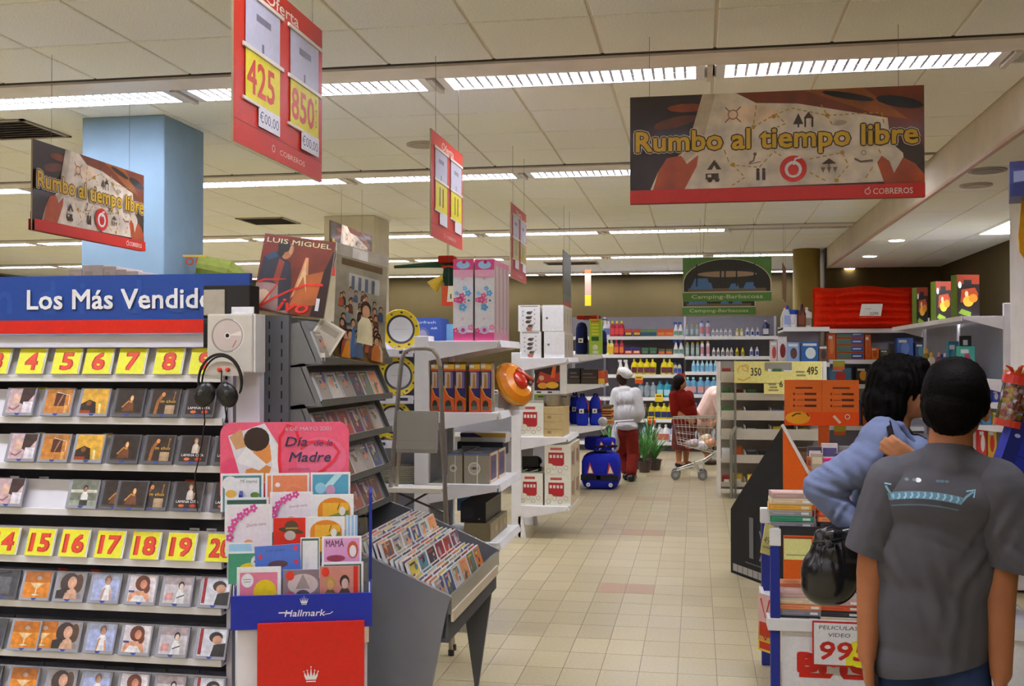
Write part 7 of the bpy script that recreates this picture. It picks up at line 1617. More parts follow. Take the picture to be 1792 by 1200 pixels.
# --- the woman in red and the stooping shopper by the trolley
fR = P(1192, 817, Z=0); WR = (fR - Vector((0, 0, ZC))).dot(_w); sr = F / WR
rd = thing('person', 'short dark-haired person in a dark red top and skirt beside the trolley', 'person', (fR.x, fR.y, 0), 0)
def rz_(py): return max(0, ZC - (py - 630) / sr)
def rx_(px): return (px - 1192) / sr
body = [('e', (rx_(1190), 0, rz_(669)), (.085, .095, .11)), ('e', (rx_(1196), 0, rz_(672)), (.05, .05, .07)), ('e', (rx_(1200), 0, rz_(671)), (.014, .014, .018)), ('c', (rx_(1190), 0, rz_(688)), (rx_(1190), 0, rz_(676)), .05, .045), ('e', (rx_(1194), 0, rz_(705)), (.17, .13, .17)), ('e', (rx_(1196), 0, rz_(740)), (.16, .13, .16)),
        ('c', (rx_(1180), -.1, rz_(692)), (rx_(1182), -.14, rz_(718)), .055, .045), ('c', (rx_(1182), -.14, rz_(718)), (rx_(1202), -.16, rz_(732)), .045, .032), ('c', (rx_(1205), .1, rz_(692)), (rx_(1212), .12, rz_(718)), .055, .045), ('c', (rx_(1212), .12, rz_(718)), (rx_(1224), .05, rz_(730)), .045, .032),
        ('c', (rx_(1188), 0, rz_(765)), (rx_(1188), .0, .12), .07, .042), ('c', (rx_(1202), .08, rz_(765)), (rx_(1200), .12, .12), .07, .042), ('c', (rx_(1187), 0, .06), (rx_(1197), -.06, .045), .04, .034), ('c', (rx_(1199), .12, .06), (rx_(1209), .06, .045), .04, .034)]
hand(body, (rx_(1202), -.16, rz_(732)), (1, -.1, -.2), (0, .3, 1), (0, -1, 0), 1, .6, 1); hand(body, (rx_(1224), .05, rz_(730)), (1, -.1, -.2), (0, .3, 1), (0, -1, 0), 1, .6, 1)
bodypart('body', body, '#a06a48', 'skin', rd, .011, 4)
bodypart('hair', [('e', (rx_(1188), .0, rz_(667)), (.1, .115, .105)), ('e', (rx_(1186), .0, rz_(674)), (.08, .1, .08))], '#191210', 'hair', rd, .01, 3)
bodypart('top', [('e', (rx_(1194), 0, rz_(703)), (.19, .15, .17)), ('e', (rx_(1197), 0, rz_(722)), (.205, .15, .17)), ('e', (rx_(1198), 0, rz_(738)), (.2, .16, .14)), ('c', (rx_(1180), -.1, rz_(692)), (rx_(1182), -.13, rz_(720)), .08, .075), ('c', (rx_(1205), .1, rz_(692)), (rx_(1212), .12, rz_(720)), .08, .07), ('e', (rx_(1191), 0, rz_(686)), (.09, .08, .05))], '#6a170d', 'knit', rd, .012, 4)
bodypart('skirt', [('e', (rx_(1198), 0, rz_(748)), (.19, .15, .12)), ('c', (rx_(1196), 0, rz_(752)), (rx_(1197), 0, rz_(782)), .17, .19)], '#5a2a22', 'cloth', rd, .013, 4, (((0, 0, rz_(786)), (0, 0, -1)),))
for x, y in ((1188, -.0), (1200, .12)):
    obj('shoe', paint(blob([('c', (rx_(x - 2), y, .04), (rx_(x + 10), y - .06, .032), .044, .036)], .01, 3, (((0, 0, .06), (0, 0, 1)),)), '#1b1513'), 'plastic', rd)
fT = P(1240, 812, Z=0); WT = (fT - Vector((0, 0, ZC))).dot(_w); s3_ = F / WT
tp = thing('person', 'person in a pale pink shirt stooping over the trolley, head behind the bin rack', 'person', (fT.x, fT.y, 0), 0)
def tz(py): return max(0, ZC - (py - 630) / s3_)
def tx(px): return (px - 1240) / s3_
body = [('e', (tx(1266), 0, tz(672)), (.08, .09, .11)), ('c', (tx(1257), 0, tz(684)), (tx(1263), 0, tz(678)), .05, .045), ('c', (tx(1232), 0, tz(730)), (tx(1254), 0, tz(692)), .13, .14), ('c', (tx(1256), -.16, tz(695)), (tx(1262), -.16, tz(725)), .05, .04), ('c', (tx(1262), -.16, tz(725)), (tx(1252), -.2, tz(738)), .04, .03),
        ('c', (tx(1256), .16, tz(695)), (tx(1262), .16, tz(725)), .05, .04), ('c', (tx(1262), .16, tz(725)), (tx(1252), .2, tz(738)), .04, .03), ('c', (tx(1234), -.08, tz(745)), (tx(1236), -.08, tz(780)), .08, .06), ('c', (tx(1236), -.08, tz(780)), (tx(1238), -.08, .1), .058, .042), ('c', (tx(1234), .08, tz(745)), (tx(1238), .08, tz(780)), .08, .06), ('c', (tx(1238), .08, tz(780)), (tx(1242), .08, .1), .058, .042)]
hand(body, (tx(1252), -.2, tz(738)), (-1, 0, -.3), (0, .3, 1), (0, -1, 0), 1, .6, 1); hand(body, (tx(1252), .2, tz(738)), (-1, 0, -.3), (0, .3, 1), (0, 1, 0), 1, .6, -1)
bodypart('body', body, '#b5805c', 'skin', tp, .011, 4)
bodypart('hair', [('e', (tx(1266), .01, tz(669)), (.09, .1, .1))], '#2c2019', 'hair', tp, .011, 3)
bodypart('shirt', [('c', (tx(1232), 0, tz(732)), (tx(1252), 0, tz(694)), .165, .175), ('e', (tx(1232), 0, tz(738)), (.16, .17, .12)), ('c', (tx(1254), -.15, tz(692)), (tx(1261), -.16, tz(722)), .08, .07), ('c', (tx(1254), .15, tz(692)), (tx(1261), .16, tz(722)), .08, .07)], '#d6b5a8', 'knit', tp, .012, 4)
bodypart('trousers', [('e', (tx(1233), 0, tz(748)), (.15, .17, .1)), ('c', (tx(1234), -.08, tz(750)), (tx(1236), -.08, tz(785)), .1, .085), ('c', (tx(1234), .08, tz(750)), (tx(1238), .08, tz(785)), .1, .085)], '#8a7058', 'cloth', tp, .012, 4, (((0, 0, tz(797)), (0, 0, -1)),))
for y in (-.08, .08): obj('shoe', paint(blob([('c', (tx(1236), y, .045), (tx(1250), y, .035), .046, .038)], .01, 3), '#4a3426'), 'plastic', tp)
# --- shopping trolley
fc = P(1208, 838, Z=0)
tr = thing('shopping_trolley', 'wire shopping trolley with goods, beside the person in red', 'trolley', (fc.x, fc.y, 0), 0)
WCt = (fc - Vector((0, 0, ZC))).dot(_w); sct = F / WCt
def qz(py): return max(0, ZC - (py - 630) / sct)
def qx(px): return (px - 1208) / sct
top_ = [(qx(1178), -.22, qz(731)), (qx(1262), -.25, qz(728)), (qx(1262), .25, qz(728)), (qx(1178), .22, qz(731))]
bot_ = [(qx(1186), -.16, qz(775)), (qx(1256), -.2, qz(792)), (qx(1256), .2, qz(792)), (qx(1186), .16, qz(775))]
b = MB(); wc = '#a8aaa4'
b.tube(top_, .009, wc, 6, closed=True); b.tube(bot_, .007, wc, 6, closed=True)
for i in range(4):
    p0, p1, q0, q1 = Vector(top_[i]), Vector(top_[(i + 1) % 4]), Vector(bot_[i]), Vector(bot_[(i + 1) % 4]); n = 12 if i % 2 == 0 else 7
    for k in range(n + 1): b.tube([p0.lerp(p1, k / n), q0.lerp(q1, k / n)], .0028, wc, 4)
    for f in (.3, .55, .8): b.tube([p0.lerp(q0, f), p1.lerp(q1, f)], .003, wc, 4)
for k in range(1, 10): b.tube([Vector(bot_[0]).lerp(Vector(bot_[1]), k / 10), Vector(bot_[3]).lerp(Vector(bot_[2]), k / 10)], .003, wc, 4)
o = obj('basket', b, 'steel', tr)
b = MB()
for y in (-.17, .17): b.tube([(qx(1254), y, qz(790)), (qx(1232), y, qz(806)), (qx(1186), y * .9, qz(822)), (qx(1183), y * .9, .1)], .011, '#b9bab4', 6); b.tube([(qx(1214), y, qz(808)), (qx(1228), y, qz(830)), (qx(1229), y, .1)], .011, '#c6c7c2', 6)
b.tube([(qx(1186), -.15, qz(821)), (qx(1186), .15, qz(821))], .01, '#b9bab4', 6); b.tube([(qx(1230), -.17, qz(818)), (qx(1230), .17, qz(818))], .01, '#b9bab4', 6); obj('chassis', b, 'steel', tr)
for x, y in ((1183, -.155), (1183, .155), (1229, -.17), (1229, .17)):
    b = MB(); b.lathe([(.062, -.016), (.066, -.008), (.066, .008), (.062, .016)], '#6a6864', 16, Tm((qx(x), y, .068), rx=pi / 2)); b.lathe([(.03, -.018), (.03, .018)], '#8e8c86', 10, Tm((qx(x), y, .068), rx=pi / 2)); obj('wheel', b, 'plastic', tr)
b = MB(); b.tube([(qx(1262), -.25, qz(726)), (qx(1266), -.25, qz(718)), (qx(1266), .25, qz(718)), (qx(1262), .25, qz(726))], .015, '#b5452c', 8); obj('handle', b, 'plastic', tr)
for k, (px, py, c, r_, lab) in enumerate(((1212, 776, '#b5a5a0', .1, 'pale wrapped food pack at the front of the trolley'), (1226, 779, '#d6cfd0', .11, 'white wrapped pack in the middle of the trolley'), (1240, 775, '#c98a5a', .1, 'orange-brown food pack at the back of the trolley'), (1206, 778, '#a8463c', .07, 'small red pack in the trolley corner'), (1234, 768, '#c9b08a', .08, 'beige pack on top in the trolley'))):
    o = obj('food_pack', paint(blob([('e', (0, 0, 0), (r_, .12, .06)), ('e', (.03, .02, .02), (r_ * .7, .1, .05))], .014, 2), c), 'plastic', loc=(fc.x + qx(px), fc.y + (-.05 + .03 * k), qz(py))); tag(o, lab, 'food', 'goods in the shopping trolley')
# --- potted plants on the floor by the back shelves
def plant(lab, px, py, h, n, seed, spread, c1='#2f6a2a', broad=False):
    f = P(px, py, Z=0); t = thing('potted_plant', lab, 'plant', (f.x, f.y, 0), 0, 'potted plants by the back shelves'); r2 = random.Random(seed)
    b = MB(); b.lathe([(.075, 0), (.1, .14), (.108, .14), (.108, .16), (.09, .16), (.085, .13)], '#3a2c28', 14); obj('pot', b, 'plastic', t)
    me = None; L = MB()
    for k in range(n):
        a = r2.uniform(0, 6.28); ln = h * r2.uniform(.6, 1); s = spread * r2.uniform(.3, 1); pts = []; w_ = .035 if broad else .013
        for q in range(6): f_ = q / 5; pts.append(Vector((cos(a) * s * f_ ** 1.6, sin(a) * s * f_ ** 1.6, .12 + ln * (f_ - .22 * f_ ** 3 * (s / spread)))))
        sd = Vector((-sin(a), cos(a), 0)); vs = []
        for q, p in enumerate(pts): wq = w_ * (1 - (q / 5) ** 2) + .001; vs += [p - sd * wq, p + sd * wq]
        L.add(vs, [(2 * q, 2 * q + 1, 2 * q + 3, 2 * q + 2) for q in range(5)], c1 if k % 3 else '#4a8438')
    o = obj('leaves', L, 'leaf', t); o['kind'] = 'stuff'
plant('tall grassy potted plant, middle of the plants behind the cook', 1128, 826, .62, 60, 1, .3)
plant('grassy potted plant at the right end of the plant group', 1146, 822, .5, 50, 2, .35, '#46772f')
plant('grassy potted plant in the back of the plant group', 1138, 812, .75, 60, 3, .3, '#2c5f30')
plant('broad-leaved potted plant between the sports bags and the cook', 1070, 822, .62, 30, 4, .32, '#4a7c2c', True)
plant('low potted plant at the left end of the plant group', 1118, 820, .45, 40, 6, .25, '#2c5f30')
# ------------------------------------------------------------------ bargain table with video boxes
YT = 5.14; XT = P(1356, 1000, Y=YT).x; DT = .70; WT_ = 1.2
zt1, zt0 = ZA(1365, 924, YT), ZA(1365, 1088, YT)
tb = thing('bargain_table', 'white and blue two-level bargain table stacked with video boxes', 'table', (XT, YT, 0))
for x, y in ((0, 0), (0, DT), (WT_, 0), (WT_, DT)):
    b = MB(); b.box(x - .022, x + .022, y - .022, y + .022, 0, zt1 - .03, '#1b2a82', bev=.004); po = obj('leg', b, 'paint', tb)
    b = MB(); b.box(x - .027, x + .027, y - .027, y + .027, zt1 - .08, zt1 + .0, '#d9d8dc', bev=.004); obj('cap', b, 'plastic', po)
b = MB(); b.box(.02, WT_ - .02, .0, DT, zt1 - .02, zt1, '#1d1c20'); b.box(.02, WT_ - .02, -.012, .0, zt1 - .03, zt1 + .012, '#26252a'); obj('top_tray', b, 'paint', tb)
b = MB(); b.box(-.02, WT_ + .02, 0, DT, zt0 - .02, zt0, '#cfcfd8'); b.box(-.035, WT_ + .02, -.03, 0, zt0 - .035, zt0 + .022, '#dedee4', bev=.004); b.box(-.035, -.015, 0, DT, zt0 - .035, zt0 + .022, '#dedee4', bev=.004); obj('lower_tray', b, 'paint', tb)
b = MB(); b.box(.03, WT_ - .02, -.008, .006, .04, zt0 - .036, '#dcdbe2'); b.frame((0, -.0085, 0), (1, 0, 0), (0, 0, 1), .0006)
lx0 = P(1398, 1160, Y=YT).x - XT; zb_ = ZA(1398, 1172, YT); hB = ZA(1398, 1140, YT) - zb_
b.text('BMG', lx0, zb_, hB * 1.35, '#bd2419', width=.34, bold=.09); b.rect(lx0, lx0 + .36, zb_ - .03, zb_ - .008, '#bd2419'); b.poly([(lx0 + .14, zb_ - .03), (lx0 + .2, zb_ - .03), (lx0 + .17, zb_ + .01)], '#dcdbe2'); obj('front_panel', b, 'print', tb)
b = MB(); b.box(XA(1370, YT) - XT, XA(1418, YT) - XT, -.016, -.013, ZA(1390, 978, YT), ZA(1390, 940, YT), '#e0d48a'); b.frame((XA(1370, YT) - XT, -.0165, ZA(1390, 978, YT)), (1, 0, 0), (0, 0, 1)); b.rect(.01, .10, .02, .024, '#8a8250'); b.rect(.0, .13, .0985, .107, '#8a3a2c'); o = tag(obj('price_card', b, 'print', loc=(XT, YT, 0)), 'pale yellow card on the front edge of the bargain table', 'price tag')
pc0, pc1 = P(1422, 1165, Y=YT - .05), P(1519, 1090, Y=YT - .05); w, h = pc1.x - pc0.x, pc1.z - pc0.z
t = thing('price_card', 'hand-lettered 995 price card with a red border on the table front', 'price tag', (pc0.x, YT - .045, pc0.z))
b = MB(); b.box(0, w, 0, .003, 0, h, '#b5241a'); obj('backing', b, 'card', t); b = MB(); b.frame((0, -.0005, 0), (1, 0, 0), (0, 0, 1), .0005)
b.rect(w * .03, w, h * .04, h * .96, '#e4e0dc'); b.oval(w * .85, h * .3, w * .25, h * .3, '#e0d22a', 18); b.rect(w * .6, w, h * .04, h * .2, '#e0d22a'); b.text('PELICULAS', w * .12, h * .82, h * .12, '#444', width=w * .7, shear=.15); b.text('VIDEO', w * .28, h * .66, h * .12, '#444', width=w * .4, shear=.15); b.text('995', w * .1, h * .16, h * .56, '#b5241a', width=w * .88, shear=.18, bold=.025); obj('printed_face', b, 'print', t)
a = P(1342, 966, Y=YT + .02); b = MB(); b.box(-.045, .045, -.002, 0, 0, .14, '#d8cc7a'); b.frame((-.04, -.0025, 0), (1, 0, 0), (0, 0, 1)); b.text('495', .005, .05, .045, '#555', width=.07); b.rect(.005, .07, .03, .034, '#777'); tag(obj('price_card', b, 'print', loc=(a.x - .01, YT - .036, a.z), rot=(0, .3, .9)), 'tilted yellow price card hanging off the table corner', 'price tag')
for py0, py1, px, c, lab in ((1122, 1040, 1340, '#c9a8a0', 'red and white tag hanging on the table side'), (1140, 1098, 1331, '#d8b83a', 'yellow and red tag hanging lowest on the table side')):
    a, c1 = P(px, py0, Y=YT + .1), P(px, py1, Y=YT + .1); hh = c1.z - a.z; b = MB(); b.box(-.002, 0, -.05, .05, 0, hh, c); b.frame((-.0025, .05, 0), (0, -1, 0), (0, 0, 1)); b.rect(.01, .09, hh * .1, hh * .4, '#b5341c'); b.stroke([(.02, hh * .9), (.05, hh * .5), (.08, hh * .9)], .01, '#b5241a'); tag(obj('price_tag', b, 'print', loc=(XT - .037, YT + .1, a.z), rot=(0, 0, .7)), lab, 'price tag')
VB = {}
def video(c, spine, lab, x, y, z, w=.20, d=.125, h=.027, rz=0.0):
    k = (c, spine)
    if k not in VB:
        t = thing('video_box', 'x', 'video box'); b = MB(); b.box(-.10, .10, -.0625, .0625, 0, .027, c, bev=.003); obj('case', b, 'gloss', t)
        b = MB(); b.frame((-.10, -.0628, 0), (1, 0, 0), (0, 0, 1)); b.rect(.006, .194, .004, .023, spine); b.rect(.15, .185, .008, .019, '#d8d6d0'); b.rect(.02, .12, .011, .016, c); b.frame((-.10, -.0625, .0272), (1, 0, 0), (0, 1, 0)); b.rect(.006, .194, .006, .119, spine); b.oval(.07, .06, .04, .035, c, 12); b.rect(.12, .18, .02, .1, '#b5a898'); obj('sleeve', b, 'print', t); VB[k] = t; o = t
    else: o = dup(VB[k])
    o.location = (x, y, z); o.rotation_euler = (0, 0, rz); o['label'] = lab; o['group'] = 'video boxes on the bargain table'; return o
vc = [('#8e8c90', '#77767c', 'grey'), ('#2c7a5c', '#2f8a66', 'green-spined'), ('#a5a4a6', '#8a898c', 'pale grey'), ('#c98a24', '#d0a03a', 'orange-yellow'), ('#c9a89c', '#b5938a', 'pinkish clear'), ('#b5402a', '#c9562c', 'red'), ('#26252a', '#3a383e', 'black'), ('#d8cdb5', '#cbb590', 'cream'), ('#c96a3c', '#d88a5a', 'orange'), ('#5a4a6a', '#6a5a7c', 'purple')]
xs0 = P(1384, 900, Y=YT + .06).x - XT
def stack(x, y, z, ks, where):
    for n, k in enumerate(ks): video(vc[k][0], vc[k][1], vc[k][2] + ' video box, ' + ORD[n] + ' from the bottom, ' + where, XT + x + rnd.uniform(-.006, .006), YT + y, z + n * .0275 + .001, rz=rnd.uniform(-.06, .06))
stack(xs0 - .0, .075, zt1, [0, 1, 2, 3, 7, 4], 'corner stack on the table top')
stack(xs0 + .225, .09, zt1, [6, 8, 5, 3], 'second stack on the table top')
stack(xs0 + .44, .08, zt1, [2, 5, 7], 'third stack on the table top')
stack(xs0 + .02, .26, zt1, [6, 5, 8, 0, 9], 'back stack on the table top')
stack(xs0 + .25, .28, zt1, [8, 7, 5], 'second back stack on the table top')
stack(P(1397, 1060, Y=YT + .07).x - XT, .075, zt0, [6, 0, 8, 7, 4], 'corner stack on the lower shelf')
stack(P(1466, 1060, Y=YT + .07).x - XT, .08, zt0, [7, 6, 5, 4], 'second stack on the lower shelf')
stack(P(1466, 1060, Y=YT + .07).x - XT + .22, .09, zt0, [3, 5, 2, 8], 'third stack on the lower shelf')
stack(P(1397, 1060, Y=YT + .07).x - XT + .02, .27, zt0, [5, 8, 3, 7, 8], 'back stack on the lower shelf')
stack(P(1466, 1060, Y=YT + .07).x - XT + .03, .27, zt0, [8, 7, 3, 6], 'second back stack on the lower shelf')
# ------------------------------------------------------------------ black and orange cardboard display
A_, B_ = P(1279, 1001, Z=0), P(1371, 1036, Z=0)
za, zB = P(1279, 890, Y=A_.y).z, P(1371, 744, Y=B_.y).z
X2 = P(1414, 830, Y=B_.y).x; z2_ = P(1414, 828, Y=B_.y).z
cd_ = thing('cardboard_display', 'black and orange cardboard display stand with an orange header', 'display', (B_.x, B_.y, 0))
def rel(v): return (v[0] - B_.x, v[1] - B_.y, v[2])
e = Vector((A_.x - B_.x, A_.y - B_.y, 0)); L = e.length; e.normalize(); nrm = Vector((e.y, -e.x, 0))
if nrm.x > 0: nrm = -nrm
b = MB(); pts = [(0, 0), (L, 0), (L, za), (L * .96, za + .03), (0, zB)]
vs = [e * u + Vector((0, 0, z)) for u, z in pts] + [e * u + Vector((0, 0, z)) - nrm * .012 for u, z in pts]
b.add(vs, [(0, 1, 2, 3, 4)[::-1], (5, 6, 7, 8, 9)] + [(i, (i + 1) % 5, 5 + (i + 1) % 5, 5 + i) for i in range(5)], '#0c0c0c'); obj('side_panel', b, 'matte', cd_)
b = MB(); b.frame(e * L + nrm * .001, -e, (0, 0, 1), .0006)
b.stroke([(L * .05, .05), (L * .6, .05), (L * .95, .05)], .055, '#8a8884')
for k in range(9): b.rect(L * (.04 + .1 * k), L * (.05 + .1 * k), .02, .08, '#2a2a2a')
b.rect(L * .38, L * .46, .16, za * .95, '#55555a'); b.ring(L * .62, .28, .07, .1, '#4a4a50', 20, a0=-1.6, a1=1.6); b.stroke([(L * .58, .16), (L * .66, .26), (L * .58, .38)], .018, '#6a6a70'); b.rect(L * .3, L * .85, .115, .125, '#3c3c40'); obj('side_print', b, 'print', cd_)
b = MB(); X3 = X2 - B_.x
b.prism([(0, 0), (1.1, 0), (1.1, z2_ - .06), (X3, z2_), (0, zB)], 'y', 0, .012, '#c9560f'); obj('front_panel', b, 'print', cd_)
b = MB(); b.tube([(-.004, -.008, zB + .005), (X3 + .005, -.008, z2_)], .012, '#cfc9c4', 8); b.tube([(X3 + .005, -.008, z2_), (1.1, -.008, z2_ - .06)], .01, '#cfc9c4', 8); obj('edge_strip', b, 'plastic', cd_)
b = MB(); b.box(.03, 1.08, .02, .6, z2_ - .05, z2_ - .03, '#a8480f'); b.box(1.085, 1.1, .014, .62, 0, z2_, '#c9560f'); b.box(.28, 1.08, .6, .615, 0, z2_ + .1, '#c9560f'); obj('tray', b, 'print', cd_)
yH = .62; h0, h1 = P(1373, 744, Y=B_.y + yH), P(1503, 665, Y=B_.y + yH)
b = MB(); b.box(h0.x - B_.x, h1.x - B_.x, yH, yH + .012, h0.z, h1.z, '#cf5a10'); b.box(h0.x - B_.x + .25, h0.x - B_.x + .33, yH + .012, yH + .03, .3, h0.z + .1, '#a8480f')
w, h = h1.x - h0.x, h1.z - h0.z; b.frame((h0.x - B_.x, yH - .0005, h0.z), (1, 0, 0), (0, 0, 1), .0008)
b.rect(0, w, h * .3, h, '#c9601c'); b.rect(w * .505, w * .51, h * .3, h, '#8a3a0c'); b.rect(0, w, 0, h * .3, '#cf4708'); b.oval(w * .18, h * .17, w * .17, h * .14, '#d0921c', 20); b.stroke([(w * .1, h * .2), (w * .16, h * .26), (w * .22, h * .26)], .01, '#4a2c10'); b.stroke([(w * .3, h * .27), (w * .33, h * .2)], .008, '#4a2c10')
for x in (.12, .62):
    b.rect(w * (x + .03), w * (x + .26), h * .81, h * .845, '#5a2a14')
    for k in range(3): b.rect(w * x, w * (x + .02), h * (.67 - .13 * k), h * (.72 - .13 * k), '#5a2a14'); b.stroke([(w * (x + .04), h * (.69 - .13 * k)), (w * (x + .14), h * (.69 - .13 * k))], .005, '#8a431a'); b.rect(w * (x + .15), w * (x + .31), h * (.67 - .13 * k), h * (.72 - .13 * k), '#5a2a14')
b.ring(w * .845, h * .2, .014, .02, '#d8d0c8', 14); b.stroke([(w * .66, h * .22), (w * .75, h * .06)], .02, '#d8b8a0'); obj('header_board', b, 'print', cd_)
zi = z2_ - .028
for k, (px0, px1, py0, py1, c, c2, dy, lab) in enumerate(((1396, 1412, 806, 758, '#3c3028', '#6a5a48', .1, 'dark brown book at the left end of the cardboard display'), (1412, 1432, 805, 772, '#b5703a', '#8a4a24', .06, 'orange-brown book in the cardboard display'), (1414, 1438, 790, 745, '#4a4a52', '#d8d8dc', .3, 'grey book with a white top band in the display'), (1434, 1460, 800, 770, '#cf3a78', '#d8508a', .12, 'bright pink box in the cardboard display'), (1438, 1466, 790, 740, '#d6d6da', '#5a5a8a', .34, 'white and blue box at the back of the display'), (1462, 1482, 806, 768, '#3a4a48', '#5a6a60', .14, 'dark green book in the display'), (1468, 1500, 790, 745, '#8a8c90', '#5c6068', .36, 'grey box at the back right of the display'), (1420, 1440, 825, 785, '#a8a088', '#c9bfa0', .03, 'beige book at the front of the display'), (1484, 1506, 806, 772, '#6a4a38', '#a8845a', .12, 'brown book at the right of the display'))):
    carton('display_book', lab, 'book', px0, px1, py0, py1, B_.y + .03 + dy, .05, c, (lambda c2: lambda b, w, h: (b.rect(w * .08, w * .92, h * .55, h * .85, c2), b.rect(w * .15, w * .7, h * .2, h * .3, '#b9b0a4')))(c2), z=zi, group='books in the cardboard display')
# ------------------------------------------------------------------ white wire bin rack with yellow price strips
YR = 12.85; xr0, xr1 = XA(1259, YR), XA(1440, YR); zr_ = ZA(1270, 632, YR)
wr_ = thing('bin_rack', 'white metal rack of open bins with yellow price strips on top', 'rack', ((xr0 + xr1) / 2, YR, 0)); hw_ = (xr1 - xr0) / 2
for x in (-hw_, hw_):
    for y in (0, .42): b = MB(); b.box(x - .03 * (x < 0) - .0, x + .03 * (x > 0) + .012, y, y + .03, 0, zr_, '#cfccc4', bev=.003); obj('post', b, 'paint', wr_)
b = MB(); b.tube([(xx - (xr0 + xr1) / 2, -.05, z) for xx, z in ((XA(1286, YR), .0), (XA(1286, YR), zr_ + .02))], .014, '#8a8c84', 8); obj('front_tube', b, 'steel', wr_)
b = MB(); b.tube([(XA(1279, YR) - (xr0 + xr1) / 2, -.09, 0), (XA(1279, YR) - (xr0 + xr1) / 2, -.09, ZA(1280, 760, YR)), (XA(1288, YR) - (xr0 + xr1) / 2, -.09, ZA(1280, 745, YR))], .02, '#8a8c84', 8); obj('front_tube', b, 'steel', wr_)
bands = ((650, 669), (687, 700), (718, 735), (750, 769), (795, 810), (843, 852))
for k, (ya, yb) in enumerate(bands):
    z1_, z0_ = ZA(1300, ya, YR), ZA(1300, yb, YR)
    b = MB(); b.box(-hw_ + .02, hw_ - .02, .01, .42, z0_, z0_ + .012, '#a8a398'); b.prism([(-.03, z1_), (-.022, z1_), (.012, z0_), (.004, z0_)], 'x', -hw_ + .02, hw_ - .02, '#b9b4a8'); sh = obj('bin', b, 'paint', wr_)
    for d in range(1, 4):
        x = -hw_ + 2 * hw_ * d / 4; q = MB(); q.box(x - .005, x + .005, .0, .42, z0_, z1_ + .03, '#c9c5bb'); obj('divider', q, 'paint', sh)
b = MB(); b.box(-hw_, hw_, .42, .44, .05, zr_, '#8a867e'); obj('back_panel', b, 'paint', wr_)
r3 = random.Random(11); cc = ['#b5a41c', '#c9c9c9', '#2a8074', '#c25a24', '#2c2a2c', '#8a8a8c', '#d0d0cc', '#7a2f24', '#c9a83a', '#3f6a3a', '#4a5a8a', '#d0b08a']
cn = ['yellow', 'silver', 'teal', 'orange', 'black', 'grey', 'white', 'dark red', 'gold', 'green', 'blue', 'tan']
for k, (ya, yb) in enumerate(bands):
    z0_ = ZA(1300, yb, YR) + .014; hgap = ZA(1300, bands[k - 1][1] if k else 632, YR) - z0_ - .03
    for d in range(4):
        for q in range(2):
            ci = r3.randrange(12); x = -hw_ + 2 * hw_ * (d + .27 + .46 * q) / 4; s = min(.19, hgap * .8)
            b = MB(); b.box(-.055, .055, -.05, .05, 0, s * r3.uniform(.6, 1), cc[ci], bev=.012); b.box(-.03, .03, -.052, -.049, .02, s * .35, '#c9c5b8')
            o = obj('packet', b, 'plastic', loc=((xr0 + xr1) / 2 + x, YR + .12 + .08 * q, z0_)); tag(o, cn[ci] + ' packet, ' + ('left' if q == 0 else 'right') + ' in bin ' + NUMW[d + 1] + ' of the ' + ORD[k] + ' rack tier', 'packet', 'packets in the white bin rack')
def strip(lab, rects, texts, Y):
    px0, px1 = min(r[0] for r in rects), max(r[1] for r in rects); py1 = max(r[3] for r in rects); a = P(px0, py1, Y=Y)
    t = thing('price_strip', lab, 'price sign', a, 0, 'yellow price strips on the bin rack'); b = MB()
    for r in rects: p, q = P(r[0], r[3], Y=Y), P(r[1], r[2], Y=Y); b.box(p.x - a.x, q.x - a.x, 0, .006, p.z - a.z, q.z - a.z, '#d8cb7c')
    obj('card', b, 'card', t); b = MB(); b.frame((0, -.0008, 0), (1, 0, 0), (0, 0, 1), .001)
    for s, px, py, pxe, h in texts:
        p = P(px, py, Y=Y); q = P(pxe, py, Y=Y)
        if s: b.text(s, p.x - a.x, p.z - a.z, h, '#4a4430', width=q.x - p.x, bold=.02)
        else: b.rect(p.x - a.x, q.x - a.x, p.z - a.z, p.z - a.z + h, '#8a8258')
    obj('lettering', b, 'print', t); return t
YS_ = YR - .075
t = strip('long pale yellow price strip reading 350 and 495 with a square gap', [(1285, 1338, 632, 670), (1338, 1386, 650, 670), (1386, 1438, 632, 664), (1338, 1386, 632, 634)], [('350', 1314, 657, 1332, .13), ('495', 1412, 655, 1431, .13), (None, 1393, 652, 1408, .02), (None, 1394, 658, 1410, .02)], YS_)
a_ = t.location; b = MB(); b.frame((0, -.001, 0), (1, 0, 0), (0, 0, 1), .001); p = P(1300, 648, Y=YS_) - a_; b.ring(p.x, p.z, .05, .064, '#c9a25a', 16, a0=-.5, a1=3.6); b.stroke([(p.x - .06, p.z - .1), (p.x, p.z - .12), (p.x + .09, p.z - .08)], .014, '#c99a4a'); b.ring(p.x + .03, p.z + .03, .03, .042, '#c9a25a', 14); obj('handwriting', b, 'print', t)
strip('smaller pale yellow price card below the long price strip', [(1337, 1373, 671, 689)], [(None, 1345, 674, 1358, .02), (None, 1347, 679, 1360, .02), (None, 1345, 684, 1362, .02), ('6', 1364, 677, 1370, .1)], YS_ - .01)
